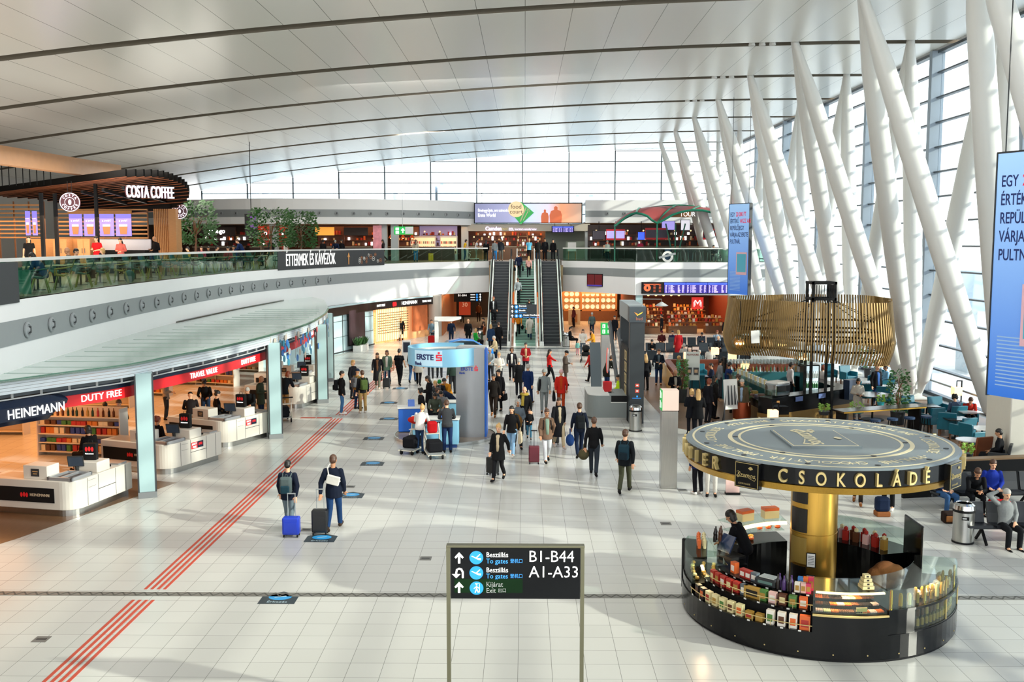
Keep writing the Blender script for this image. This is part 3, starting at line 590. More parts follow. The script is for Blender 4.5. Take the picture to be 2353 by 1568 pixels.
B().box(P(1026, 1262, Y).x, P(1343, 1262, Y).x, -.06, .06, zt, zt + .03).build('top_cap', frm, t, bevel=.005)
B().box(pl.x, pr.x, -.045, .045, zb, zt).build('panel', mk('sign_black', '#121416', .5, spec=.15), t)
b = B(); b.T = Matrix.Translation((0, -.047, 0)) @ Matrix.Rotation(pi / 2, 4, 'X')
def sq(px, py): q = P(px, py, Y - .047); return q.x, q.z
x, y = sq(1122.5, 1347); w_ = (sq(1206, 1)[0] - sq(1040, 1)[0]) / 2; b.add([(x - w_, y - .098, .001), (x + w_, y - .098, .001), (x + w_, y + .1, .001), (x - w_, y + .1, .001)], [(0, 1, 2, 3)], 3)
for py in (1283, 1351): arrow_up(b, *sq(1055, py), .15, 0)
x, y = sq(1055, 1317); b.tube([(x + .05, y - .07, .003), (x + .05, y + .01, .003), (x + .03, y + .05, .003), (x, y + .06, .003), (x - .03, y + .045, .003), (x - .04, y, .003), (x - .04, y - .02, .003)], .014, 6, 0); b.add([(x - .04, y - .075, .004), (x + .02, y - .015, .004), (x - .1, y - .015, .004)], [(0, 1, 2)], 0)
for py in (1282, 1317): plane_icon(b, *sq(1094.5, py), .094, 1, 0)
x, y = sq(1095, 1352); b.add([(x + .094 * cos(2 * pi * k / 28), y + .094 * sin(2 * pi * k / 28), .002) for k in range(28)], [tuple(range(28))], 1)
b.sph((x, y + .05, .003), (.012, .012, .002), 8, 0); b.tube([(x, y + .03, .004), (x, y - .01, .004), (x - .02, y - .06, .004)], .008, 5, 0); b.tube([(x, y - .01, .004), (x + .025, y - .06, .004)], .008, 5, 0); b.tube([(x - .035, y - .005, .004), (x, y + .025, .004), (x + .03, y - .0, .004)], .006, 5, 0)
b.tube([(x - .02, y + .065, .003), (x + .04, y + .065, .003), (x + .04, y - .06, .003)], .004, 4, 0)
for s_, px, py, sz, m in (('Beszállás', 1117, 1276, .098, 0), ('To gates', 1117, 1290.5, .098, 2), ('登机口', 1172, 1290.5, .066, 2), ('Beszállás', 1117, 1311, .098, 0), ('To gates', 1117, 1325, .098, 2), ('登机口', 1172, 1325, .066, 2), ('Kijárat', 1117, 1344, .098, 0), ('Exit', 1117, 1358, .098, 0), ('出口', 1144, 1358, .066, 0)):
    put_text(b, s_, sz, Matrix(), m, off=sq(px, py), align='LEFT', ext=.001, sx=.88)
put_text(b, 'B1-B44', .23, Matrix(), 0, off=sq(1214, 1280.5), align='LEFT', ext=.001, bold=-.001, sx=.93); put_text(b, 'A1-A33', .23, Matrix(), 0, off=sq(1215, 1316), align='LEFT', ext=.001, bold=-.001, sx=.95)
o = b.build('lettering', [txtw, sblue, txtb, mk('exit_dark_green', '#07280d', .5, spec=.15)], t)
# second standing sign in front of the stairs
t = thing('direction_sign', 'dark direction sign with blue symbols standing before the staircase', 'sign', (0, 65.6, 0)); Y = 65.6; k = Y / FPX
xa, xb, zt, zb = P(1172, 1, Y).x, P(1235, 1, Y).x, P(1, 699, Y).z, P(1, 730, Y).z
for x in (xa + .03, xb - .03): B().box(x - .04, x + .04, -.04, .04, 0, zt).build('post', steel, t)
B().box(xa, xb, -.05, .05, zb, zt).build('panel', mk('sign_slate', '#2b3338', .4), t)
b = B(); b.T = Matrix.Translation((0, -.055, 0)) @ Matrix.Rotation(pi / 2, 4, 'X')
for i, (w1, w2) in enumerate((('Éttermek', 'Restaurants'), ('Mosdók', 'Restrooms'), ('Utazási Pihenőterek', 'Lounges, Changing room'))):
    z = zt - .16 - i * .3; arrow_up(b, xa + .14, z, .2, 0); cx = xa + .42
    b.add([(cx + .12 * cos(a), z + .12 * sin(a), .002) for a in [2 * pi * j / 16 for j in range(16)]], [tuple(range(16))], 1); b.cb((cx, z, .004), (.08, .1, .002), 0)
    if i == 2: b.add([(cx + .28 + .12 * cos(a), z + .12 * sin(a), .002) for a in [2 * pi * j / 16 for j in range(16)]], [tuple(range(16))], 1); b.cb((cx + .28, z, .004), (.06, .1, .002), 0)
    o_ = .17 if i < 2 else .45; put_text(b, w1, .13, Matrix(), 0, off=(cx + o_, z + .06), align='LEFT', ext=.001, bold=.002); put_text(b, w2, .11, Matrix(), 2, off=(cx + o_, z - .08), align='LEFT', ext=.001)
b.build('lettering', [txtw, sblue, txtb], t)
# hanging B1-B44 signs in the passage left of the escalators
for Y, x0, x1, y0, y1, lab in ((80.6, 1043, 1108, 673, 694, 'lower black gate number sign in the passage'), (84, 1041, 1094, 658, 672, 'upper black gate number sign in the passage, farther back')):
    a, c_ = P(x0, y0, Y), P(x1, y1, Y); t = thing('hanging_sign', lab, 'sign', (a.x, Y, c_.z)); under(B().box(a.x, c_.x, Y, Y + .1, c_.z, a.z).build('panel', mk('sign_black', '#1a1d1f'), None), t)
    b = B(); b.T = Matrix.Translation((0, Y - .01, 0)) @ Matrix.Rotation(pi / 2, 4, 'X'); h = a.z - c_.z; put_text(b, 'B1-B44', h * .33, Matrix(), 0, off=((a.x * .7 + c_.x * .3), a.z - h * .3), ext=.002)
    for i in range(2 if Y > 82 else 3): z = a.z - h * (.22 + .28 * i); b.add([(c_.x - .42 + .09 * cos(q), z + .09 * sin(q), .002) for q in [2 * pi * j / 14 for j in range(14)]], [tuple(range(14))], 1); arrow_up(b, c_.x - .16, z, .2, 0); b.box(c_.x - .95, c_.x - .58, z - .03, z + .03, .001, .003, 0)
    under(b.build('lettering', [txtw, sblue], None), t); under(B().bar((a.x + .3, Y + .05, a.z), (a.x + .3, Y + .05, a.z + .35), .04, .04).bar((c_.x - .3, Y + .05, a.z), (c_.x - .3, Y + .05, a.z + .35), .04, .04).build('hanger', midgrey), t)
# ---------- bank kiosk in the middle ----------
BX, BY = -2.9, 35.6
er = mk('bank_red', '#c8102e', .4, em=.3); ernavy = mk('bank_navy', '#15255e', .4); erblue = mk('bank_text_blue', '#1f4bb0', .4)
def erste(b, fn, x, y, h, mt, mr):
    put_text(b, 'ERSTE', h, None, mt, fn=fn, off=(x, y), bold=h * .02); put_text(b, 'Bank', h * .62, None, mt, fn=fn, off=(x - h * 1.02, y - h * .85), bold=.002)
    for u0, u1, v0, v1 in ((0, 1, .28, .5), (0, .25, -.02, .28), (0, 1, -.1, .12), (.75, 1, -.36, .0), (0, 1, -.5, -.28)):
        q = [(x + h * (1.62 + u * .78), y + h * v * .8, .012) for u, v in ((u0, v0), (u1, v0), (u1, v1), (u0, v1))]; b.add([fn(*p) for p in q], [(0, 1, 2, 3)], mr)
    cx, cy_ = x + h * 2.0, y + h * .62; b.add([fn(cx + h * .15 * cos(a), cy_ + h * .15 * sin(a), .012) for a in [2 * pi * k / 12 for k in range(12)]], [tuple(range(12))], mr)
t = thing('bank_kiosk', 'round light blue bank kiosk with ring canopy and tall steel wall', 'kiosk', (BX, BY, 0))
B().lathe([(0, .0), (1.8, .0), (1.8, .1), (0, .1)], n=40).build('platform', mk('platform_brown', '#84776a', .3), t); B().lathe([(1.8, .0), (1.83, .0), (1.83, .11), (1.8, .11)], n=40).build('platform_edge', chrome, t)
B().sector((0, 0), 1.18, 1.3, 2.68, 3.3, R(60), R(340), 40).build('ring_canopy', sky, t, smooth='auto')
B().sector((0, 0), 1.0, 1.18, 3.1, 3.16, R(60), R(340), 30).build('ring_soffit', white, t)
B().prism([(.55, .3), (1.6, .1), (1.5, -.6), (.5, -.55)], 3.24, 3.32).build('roof_cap', lightgrey, t)
wall = [(.46, -.62), (.8, -.68), (1.15, -.68), (1.47, -.62)]
B().prism(wall + [(1.47, .25), (.46, .25)], .1, 3.28).build('steel_wall', mk('bank_grey', '#8d9093', .3, .55, noise=.1, nscale=1.2), t, smooth='auto')
B().prism([(1.475, -.61), (1.54, -.54), (1.56, .3), (1.475, .25)], .1, 3.3).build('blue_edge', blue, t)
b = B(); erste(b, lambda x, y, z: (lambda a: ((1.31 + z) * sin(a), -(1.31 + z) * cos(a), 3.02 + y))(x / 1.3), -.62, .0, .27, 0, 1); b.build('ring_lettering', [ernavy, er], t)
b = B(); 
b.add([((1.304) * sin(a), -1.304 * cos(a), z) for z in (2.72, 3.26) for a in [(-1.08 + .14 * k) / 1.3 for k in range(9)]], [(k, k + 1, k + 10, k + 9) for k in range(8)]); b.build('lit_backing', mk('sign_halo', '#b9dcee', .5, em=.1), t)
b = B(); erste(b, lambda x, y, z: (x, -.692 - z, 2.55 + y), .85, 0, .165, 0, 1); b.build('wall_lettering', [erblue, er], t)
def desk(label, px, py, w_, d, rz, mat, h=1.02):
    q = G(px, py); t = thing('bank_desk', label, 'desk', (q.x, q.y, 0), R(rz)); B().box(-w_ / 2, w_ / 2, 0, d, .12, h - .05).build('body', mat, t, bevel=.02)
    B().box(-w_ / 2 + .06, w_ / 2 - .06, .06, d, 0, .12).build('plinth', mk('plinth_blue', '#143a7a', .4), t); B().box(-w_ / 2 - .04, w_ / 2 + .04, -.04, d + .04, h - .05, h).build('desk_top', white, t, bevel=.01); return t
d1 = desk('light blue bank desk in front with two customers leaning on it', 999, 1030, 1.62, .6, 0, sky); d2 = desk('dark blue bank desk with leaflets at the left of the kiosk', 943, 1000, .85, .6, 8, blue)
d3 = desk('white bank desk behind the staff deep inside the kiosk', 1030, 985, .9, .5, 0, sky)
for tt, x, l in ((d1, .25, 'blue leaflet stand on the front bank desk'), (d2, .05, 'small blue bank box on the dark blue desk')):
    b = B(); b.T = tt.matrix_basis @ Matrix.Translation((x, .3, 1.02)); b.add([(-.12, -.08, 0), (.12, -.08, 0), (.12, .08, 0), (-.12, .08, 0), (-.12, .02, .24), (.12, .02, .24)], [(0, 1, 5, 4), (3, 4, 5, 2), (0, 4, 3), (1, 2, 5), (3, 2, 1, 0)]); tag(b.build('leaflet_stand', blue), l, 'leaflet stand')
for i, (x, y) in enumerate(((-.4, .25), (-.1, .35), (.5, .25))):
    b = B(); b.T = d1.matrix_basis @ Matrix.Translation((x, y, 1.021)) @ Matrix.Rotation(i, 4, 'Z'); tag(b.cb((0, 0, .003), (.21, .29, .004)).build('paper_sheet', white), '%s sheet of paper lying on the front bank desk' % ordn(i), 'paper')
# ---------- escalators and stairs ----------
SY0, SY1, EZ = 67.6, 79.3, 5.53
def prof(y):                                # walking line
    a, c_ = SY0 + 1.2, SY1 - .8
    return max(0, min(EZ, (y - a) / (c_ - a) * EZ))
stepm = mk('escalator_step', '#33363a', .45, .5); hrub = mk('handrail_rubber', '#15171a', .4); edge = mk('lit_edge', '#dfe8e2', .35, em=.12); bgl = glass('balustrade_glass', '#8db5a8', .25)
def escalator(label, x0, x1):
    t = thing('escalator', label, 'escalator', ((x0 + x1) / 2, SY0, 0)); w0, w1 = x0 + .32, x1 - .32
    def along_strip(xa, xb, dz0, dz1, nm, m, ya=SY0, yb=SY1 + .9):
        ysq = [ya, SY0 + 1.2, SY1 - .8, yb]; under(B().rings([[(xa, y, max(0, prof(y) + dz0)), (xb, y, max(0, prof(y) + dz0)), (xb, y, prof(y) + dz1), (xa, y, prof(y) + dz1)] for y in ysq]).build(nm, m), t)
    n = 27
    for k in range(n):
        y = SY0 + 1.2 + (SY1 - .8 - SY0 - 1.2) * k / n; z = EZ * k / n; under(B().box(w0, w1, y, y + .42, z - .02, z + EZ / n).box(w0, w1, y - .005, y + .02, z + EZ / n - .03, z + EZ / n + .004, 1).build('step', [stepm, mk('step_edge', '#5c5f60', .4, .5)]), t)
    under(B().box(w0, w1, SY0 - .3, SY0 + 1.25, 0, .012).build('landing_plate', mk('comb_plate', '#6d7072', .35, .8)), t); under(B().box(w0, w1, SY1 - .8, SY1 + .9, EZ - .02, EZ + .012).build('landing_plate', MAT['comb_plate']), t)
    for sx_, xo in ((-1, x0), (1, x1)):
        a, c_ = (xo, xo + .3) if sx_ < 0 else (xo - .3, xo)
        along_strip(a, c_, -.45, .12, 'skirt', steel); along_strip(a + .02, a + .1, .12, .16, 'light_strip', edge); along_strip(c_ - .1, c_ - .02, .12, .16, 'light_strip', edge)
        along_strip((a + c_) / 2 - .01, (a + c_) / 2 + .01, .12, .9, 'balustrade', bgl, SY0 + .1, SY1 + .8)
        xm = (a + c_) / 2; pts = [(xm, SY0 + .2, .25), (xm, SY0 - .05, .45), (xm, SY0 - .05, .75), (xm, SY0 + .2, .95)] + [(xm, y, prof(y) + .95) for y in (SY0 + 1.2, SY1 - .8, SY1 + .8)] + [(xm, SY1 + 1.0, EZ + .75), (xm, SY1 + 1.0, EZ + .4)]
        under(B().tube(pts, .05, 8).build('handrail', hrub), t); under(B().tube([(p[0], p[1] + .04, p[2] - .08) for p in pts[3:7]], .035, 6).build('handrail_guide', chrome), t)
        under(B().box(a, c_, SY0 - .28, SY0, 0, .3).build('newel_base', lightgrey, bevel=.03), t)
escalator('left escalator with dark steps carrying passengers', -2.68, -.92); escalator('right escalator with empty dark steps', 1.0, 2.76)
t = thing('staircase', 'wide green glass staircase between the two escalators', 'staircase', (.05, SY0, 0)); stg = mk('stair_green', '#7fa597', .3, noise=.05); std = mk('stair_dark', '#1f2a27', .5)
n = 32
for k in range(n):
    y = SY0 - .2 + 11.8 * k / n; z = EZ * (k + 1) / n; under(B().box(-.62, .74, y, y + .42, z - .06, z, 0).box(-.62, .74, y + .05, y + .4, z - EZ / n, z - .055, 1 if 9 < k < 25 else 0).build('step', [stg, std]), t)
b = B()
for s_, px, py, sz in (('ÉTTERMEK ÉS', 1212, 655, .5), ('KÁVÉZÓK', 1213, 672, .5)):
    q = P(px, py, 74); put_text(b, s_, sz, face_mtx((q.x, P(px, py, 74).y - .9, q.z), (0, -1, 0)), ext=.003, bold=.006, sx=.55)
for xo in (-.62, .74):
    sd = -1 if xo < 0 else 1
    ysq = [SY0 - .4, SY0 + .3, SY1, SY1 + .9]; pz = lambda y: max(0, min(EZ, (y - SY0 + .2) / 11.8 * EZ + .1))
    xa, xb = (xo - .14, xo) if sd < 0 else (xo, xo + .14)
    under(B().rings([[(xa, y, max(0, pz(y) - .3)), (xb, y, max(0, pz(y) - .3)), (xb, y, pz(y) + .2), (xa, y, pz(y) + .2)] for y in ysq]).build('stringer', edge), t)
    under(B().rings([[(xo - .01, y, pz(y) + .2), (xo + .01, y, pz(y) + .2), (xo + .01, y, pz(y) + .95), (xo - .01, y, pz(y) + .95)] for y in ysq]).build('side_glass', bgl), t)
    under(B().tube([(xo, y, pz(y) + .98) for y in ysq], .045, 8).build('handrail', white), t)
# small adverts standing between stairs and escalators under the deck
for px, l in ((1172, 'orange advert panel seen between left escalator and stairs'), (1238, 'orange portrait advert panel between stairs and right escalator')):
    q = P(px, 680, 80.6); t = tag(B().box(q.x - .35, q.x + .35, 80.9, 81.0, .5, 3.0).box(q.x - .2, q.x + .2, 80.88, 80.9, 1.2, 2.6, 1).build('advert', [mk('advert_orange', '#d96a2c', .5, em=.4), mk('advert_peach', '#eeb489', .5, em=.3)]), l, 'advert')
# ---------- litter bins ----------
def bin_(loc, label, sc=1.0):
    t = thing('litter_bin', label, 'bin', loc); t.scale = (sc,) * 3
    B().lathe([(0, .0), (.235, .0), (.235, .74)], n=24).build('body', steel, t, smooth='auto'); B().lathe([(.24, .0), (.245, .0), (.245, .04), (.24, .04)], n=24).build('base_ring', matblack, t)
    B().lathe([(.25, .74), (.25, .8)], n=24).build('band', matblack, t); B().lathe([(.25, .8), (.235, .9), (.18, .95), (.165, .93), (.165, .7)], n=24).build('lid', chrome, t, smooth='auto'); B().cyl((0, 0), .16, .7, .72, 20).build('opening', matblack, t)
    b = B(); b.T = face_mtx((-.06, -.232, .62), (-.25, -1, 0)); b.cb((0, 0, 0), (.16, .08, .01), 0); b.cb((-.02, 0, .006), (.09, .03, .004), 1); b.build('label_plate', [matblack, lightgrey], t)
bin_(G(1460, 990), 'steel litter bin in front of the tall dark pylon'); bin_(G(2212, 1246), 'steel litter bin right of the chocolate kiosk beside black seats'); bin_(G(1301, 797), 'steel litter bin at the foot of the right escalator'); bin_(G(1103, 790), 'steel litter bin left of the left escalator', .9)
# ---------- bud pylon and information desk ----------
pyg = mk('pylon_slate', '#20282c', .35); pyl = mk('pylon_grey', '#9aa3a6', .4, .2)
q = G(1462, 974); X0, Y0 = q.x, q.y
t = thing('information_pylon', 'tall dark pylon with winged emblem beside the grey information desk', 'pylon', (X0, Y0, 0))
B().box(-.28, .28, 0, .5, 0, 3.95).build('front_post', pyg, t, bevel=.01); B().box(-.32, .2, 3.3, 3.8, 0, 3.95).build('rear_post', pyg, t, bevel=.01)
B().box(-.32, .32, -.05, .55, 3.95, 4.55).build('head_box', mk('pylon_head', '#38434a', .35), t); B().rings([[(-.3 - .0 * y, y, 3.95), (.3, y, 3.95), (.3, y, 4.58), (-.3, y, 4.58)] for y in (.5, 4.2)]).build('top_beam', pyl, t)
B().box(-.3, -.22, .5, 3.3, 0, 2.9).build('side_panel', matblack, t)
for k in range(5): b = B(); b.box(-.315, -.3, 1.0, 1.7, .5 + k * .46, .88 + k * .46); b.build('poster_frame', goldp, t); b = B(); b.T = face_mtx((-.32, 1.35, .69 + k * .46), (-1, 0, 0)); b.lathe([(.1, .0), (.1, .006), (.13, .006), (.13, 0)], n=16); b.build('poster_emblem', mk('emblem_brown', '#5b4a2c', .5), t)
b = B(); b.T = face_mtx((0, -.055, 4.25), (0, -1, 0)); b.add([(-.14, .1, .003), (-.04, -.02, .003), (.0, .03, .003)], [(0, 1, 2)], 0); b.add([(-.04, -.02, .004), (.2, .12, .004), (.16, .05, .004), (-.03, -.05, .004)], [(0, 3, 2, 1)][:1], 1); put_text(b, 'bud', .17, Matrix(), 2, off=(.06, -.16), ext=.002); b.build('emblem', [mk('wing_orange', '#e08a2a', .4, em=.4), mk('wing_yellow', '#e8c640', .4, em=.4), mk('emblem_rust', '#b06a52', .4, em=.3)], t)
b = B(); b.T = face_mtx((-.08, -.004, .0), (0, -1, 0)); b.cb((.1, 1.5, 0), (.15, .13, .006), 0); b.cb((.1, 1.28, 0), (.15, .13, .006), 0); b.cb((.1, 1.5, .004), (.08, .05, .004), 2); b.cb((.1, 1.28, .004), (.08, .05, .004), 2); b.cb((.1, 1.07, 0), (.06, .06, .006), 1); b.cb((.08, 1.0, 0), (.34, .015, .006), 1); b.build('pictograms', [mk('picto_red', '#c9402f', .4), sblue, white], t)
b = B(); b.tube([(.16, -.02, 4.5), (.16, -.02, 4.85), (.9, -.1, 4.85), (.9, -.1, 4.72)], .012, 6); b.build('lamp_arm', midgrey, t); B().lathe([(.04, 4.74), (.1, 4.7), (.26, 4.6), (.2, 4.58)], (.9, -.1), 16).build('lamp_shade', lightgrey, t, smooth=True)
q = G(1397, 966); t = thing('information_desk', 'curved grey information desk with white top left of the dark pylon', 'desk', (q.x, q.y, 0)); r = .5
arc = [(-.8 + r - r * cos(a), r - r * sin(a) - .0) for a in [pi / 2 * k / 8 for k in range(9)]]
B().prism(arc[::1] + [(.82, 0), (.82, 1.9), (.3, 1.9), (.3, .7), (-.1, .7), (-.1, 2.2), (-.8, 2.2)], .1, .98).build('body', mk('desk_grey', '#7f8685', .45), t); B().prism([(x, y - .02) for x, y in arc] + [(.05, -.02), (.05, .72), (-.08, .72), (-.08, 2.2), (-.82, 2.2)], .98, 1.02).build('desk_top', white, t); B().box(-.6, .8, .05, .6, 0, .1).build('plinth', steel, t)
B().box(.12, .8, -.012, .0, .72, .98).build('window_recess', matblack, t); B().box(.1, .82, -.03, .1, .7, .73).build('sill', white, t)
for i, (px, py, w_, h, l) in enumerate(((1371, 905, .12, 2.4, 'tall grey glass screen panel standing at the left end of the information desk'), )):
    q = G(px, py); tag(B().bar((q.x, q.y, 0), (q.x - .1, q.y, h), .5, .05).build('glass_screen', mk('screen_grey', '#6b7880', .3)), l, 'panel')
for i, (px0, py0, px1, py1, Y, l) in enumerate(((1403, 742, 1418, 878, 44, 'rear tilted grey display screen left of the dark pylon'), (1424, 762, 1441, 878, 41.5, 'front tilted grey display screen left of the dark pylon'))):
    a, c_ = P(px0, py0, Y), P(px1, py1, Y); o = B().bar((a.x, Y + .6, a.z), (c_.x, Y, c_.z), .9, .08, up=(1, 0, 0)).build('display_screen', [mk('screen_back', '#4a5257', .4)]); tag(o, l, 'screen')
q = G(1408, 925); t = thing('heart_sign', 'tall white and red leaf shaped advert stand behind the information desk', 'sign', (q.x, q.y + 3, 0)); b = B()
b.prism([(.09 * cos(a), 1.5 + .6 * sin(a)) for a in [2 * pi * k / 24 for k in range(24)]], -.02, .02); o = b.build('leaf_rim', mk('lit_red_rim', '#d8665a', .4, em=.3), t); o.rotation_euler = (pi / 2, 0, R(55)); b = B(); b.prism([(.06 * cos(a), 1.5 + .54 * sin(a)) for a in [2 * pi * k / 24 for k in range(24)]], -.03, .03); o = b.build('leaf_face', white, t); o.rotation_euler = (pi / 2, 0, R(55)); B().box(-.2, .2, -.2, .2, 0, .5).build('base', red, t)
# ---------- stainless exit pylons ----------
def exit_pylon(px, py, label, grn):
    q = G(px, py); t = thing('exit_pylon', label, 'pylon', (q.x, q.y + .2, 0)); B().box(-.23, .23, -.2, .2, .0, 2.24).build('shaft', steel, t, bevel=.01)
    if grn: B().box(-.24, .24, -.21, .21, 2.26, 2.84).build('lit_box', green, t)
    else: B().box(-.22, .24, -.21, .21, 2.26, 2.84).build('lit_box', mk('box_pink', '#ecd3c2', .5, em=.12), t); B().box(-.24, -.22, -.21, .21, 2.26, 2.84).build('green_side', green, t)
    b = B(); b.T = face_mtx((0, -.212, 2.55), (0, -1, 0)) if grn else face_mtx((-.242, 0, 2.55), (-1, 0, 0))
    for i in range(2):
        y = .14 - i * .28; b.cb((-.1, y, 0), (.14, .2, .004), 0); b.cb((-.11, y - .02, .003), (.04, .1, .004), 1); b.cb((-.11, y + .06, .003), (.04, .04, .004), 1); b.cb((.12, y, 0), (.03, .16, .004), 0)
    b.build('pictograms', [txtw, green], t)
exit_pylon(1537, 1124, 'steel pylon with lit white box at the left of the gold cafe', False); exit_pylon(1391, 868, 'steel pylon with green emergency exit box behind the information desk', True)
# ---------- hanging advert banners ----------
def banner(px, Y, zt, zb, label, dx, dy, w_, txt):
    a = P(px, 560, Y); t = thing('hanging_banner', label, 'banner', (a.x, Y, zb)); d = Vector((dx, dy, 0)).normalized(); nrm = Vector((d.y, -d.x, 0)); rot = atan2(d.y, d.x)
    M_ = Matrix.Rotation(rot, 4, 'Z'); h = zt - zb
    def loc(b): b.T = M_; return b
    g = mk('banner_blue', '#6fa6e6', .35, em=.3); nt = g.node_tree  # emission brightens the print; the banner is no lightbox
    if 'rampb' not in nt.nodes:
        tcn = nt.nodes.new('ShaderNodeTexCoord'); s_ = nt.nodes.new('ShaderNodeSeparateXYZ'); rp = nt.nodes.new('ShaderNodeValToRGB'); rp.name = 'rampb'; mu = nt.nodes.new('ShaderNodeMath'); mu.operation = 'DIVIDE'; mu.inputs[1].default_value = 5.5
        nt.links.new(tcn.outputs['Object'], s_.inputs[0]); nt.links.new(s_.outputs['Z'], mu.inputs[0]); nt.links.new(mu.outputs[0], rp.inputs[0]); rp.color_ramp.elements[0].color = (*lin('#2a68c4'), 1); rp.color_ramp.elements[1].color = (*lin('#9cc4f0'), 1)
        nt.links.new(rp.outputs[0], nt.nodes['Principled BSDF'].inputs['Base Color']); nt.links.new(rp.outputs[0], nt.nodes['Principled BSDF'].inputs['Emission Color'])
    loc(B()).box(0, w_, -.02, .1, 0, h).build('panel', g, t); loc(B()).box(w_, w_ + .03, -.04, .18, -.02, h + .02).box(-.03, 0, -.04, .12, -.02, h + .02).box(-.03, w_ + .03, -.03, .12, h, h + .04).build('frame', dark, t)
    b = loc(B()); mt = M_ @ face_mtx((0, -.025, 0), (0, -1, 0)); b.T = None
    for i, (s1, s2) in enumerate(txt):
        y = h * (.885 - i * .075 * 1.0); 
        vs, fs = text_mesh(s1, .36, .002, 'LEFT', .004, .66); b.add([mt @ Vector((x + .12, y + yy, z)) for x, yy, z in vs], fs, 0); x0 = .12 + max(v[0] for v in vs) + .1
        if s2: vs, fs = text_mesh(s2, .36, .002, 'LEFT', .004, .66); b.add([mt @ Vector((x + x0, y + yy, z)) for x, yy, z in vs], fs, 1)
    for i in range(14): b.add([mt @ Vector((.2 + u, .25 + i * .085 + v, .002)) for u, v in ((0, 0), (1.0, 0), (1.0, .03), (0, .03))], [(0, 1, 2, 3)], 2)
    b.build('lettering', [mk('banner_navy', '#1b2f6e', .4), mk('banner_red', '#e0214a', .4, em=.2), mk('banner_fine', '#9ec3ee', .4)], t)
    b = loc(B()); b.box(w_ * .42, w_ * .93, -.06, -.02, h * .22, h * .47, 0); b.box(w_ * .46, w_ * .9, -.065, -.06, h * .25, h * .45, 1); b.build('picture_card', [mk('card_pink', '#e9b9c4', .4), mk('card_teal', '#57b4cf', .4)], t)
    for x in (.15, w_ - .15): loc(B()).bar((x, .03, h), (x, .03, roofz(a.x) - zb + .2), .02, .02).build('hanging_cable', dark, t)
TX = (('EGY', '20 000 FT'), ('ÉRTÉKŰ', 'WIZZ AIR'), ('REPÜLŐJEGY', ''), ('VÁRJA AZ ERSTE', ''), ('PULTNÁL', ''))
banner(1675, 61, 9.3, 3.9, 'far tall blue advert banner hanging left of the gold cafe canopy', .42, -.9, 1.95, TX); banner(2286, 23, 9.0, 3.5, 'near tall blue advert banner cut by the right photo edge', .42, -.9, 1.95, TX)
# ventilation tower at the right edge
q = G(2312, 1085); t = thing('ventilation_tower', 'cream ventilation tower with grille at the right photo edge', 'ventilation tower', (q.x + 1.2, q.y + .6, 0)); cr = mk('tower_cream', '#dcd8cb', .45, noise=.03)
B().prism([(-1.2, -.7), (1.4, -1.2), (1.4, 1.2), (-1.2, .9)], 0, 4.3).build('body', cr, t, bevel=.03); b = B()
for i in range(13): b.bar((-1.22, -.715, 2.75 + i * .075), (1.38, -1.215, 2.75 + i * .075), .04, .035)
b.build('grille', mk('grille_grey', '#7d7a70', .5), t)
# ---------- car and portal behind the bank kiosk ----------
a = P(1050, 795, 57); t = thing('car', 'blue promotional car on display behind the bank kiosk', 'car', (a.x, 57.6, 0), R(12)); cb_ = mk('car_blue', '#2b79c8', .15); cg = mk('car_glass', '#16252e', .1)
hull = [(-2.1, .35, .62), (-1.95, .75, .74), (-1.0, .88, .8), (-.55, 1.32, .62), (.1, 1.45, .6), (.9, 1.38, .6), (1.6, .98, .76), (2.05, .85, .72), (2.1, .4, .62)]
b = B(); rs = []
for x, z, hw in hull: rs.append([(x, -hw, .25), (x, -hw - .08, min(.6, z * .7)), (x, -hw, z - .05), (x, -hw * .8, z), (x, hw * .8, z), (x, hw, z - .05), (x, hw + .08, min(.6, z * .7)), (x, hw, .25)])
b.rings(rs); b.build('car_body', cb_, t, smooth='auto')
b = B()
for sd in (-1, 1): b.add([(-.95, sd * .8, .88), (-.5, sd * .66, 1.3), (.15, sd * .645, 1.4), (.85, sd * .645, 1.33), (1.45, sd * .77, .98)], [(0, 1, 2, 3, 4)]); 
b.add([(-.98, -.68, .9), (-.98, .68, .9), (-.57, .5, 1.33), (-.57, -.5, 1.33)], [(0, 1, 2, 3)]); b.build('windows', cg, t)
for x in (-1.3, 1.3):
    for sd in (-1, 1): b = B(); b.T = Matrix.Translation((x, sd * .72, .32)) @ Matrix.Rotation(pi / 2, 4, 'X'); b.lathe([(0, -.1), (.3, -.1), (.32, -.05), (.32, .05), (.3, .1), (0, .1)], n=18); b.build('wheel', matblack, t)
a = P(1000, 780, 57.5); t = thing('display_portal', 'white open portal frame standing behind the bank kiosk beside the car', 'portal', (a.x, 57.5, 0)); B().box(-.02, .18, -.1, .3, 0, 2.5).build('post', white, t); B().rings([[(x, -.1, 2.72 - h), (x, .3, 2.72 - h), (x, .3, 2.72), (x, -.1, 2.72)] for x, h, y0, z0 in ((-.02, .25, 0, 0), (1.0, .25, 0, 0), (1.5, .12, 0, 0))]).build('beam', white, t)
a = G(965, 800); t = thing('info_terminal', 'white information terminal with dark blue screen behind the bank ring', 'terminal', (a.x, 58.5, 0)); B().box(-.25, .25, -.1, .1, 0, 1.25).build('body', white, t, bevel=.03); B().box(-.18, .22, -.115, -.1, .55, 1.15).build('screen', navy, t)
# ---------- shop fronts under the deck ----------
def leds(n, f, nm, label, cat, group, mat, r=.09):
    for i in range(n):
        o = B().sph(f(i), r, 8).build(nm, mat); tag(o, label % ordn(i), cat, group)
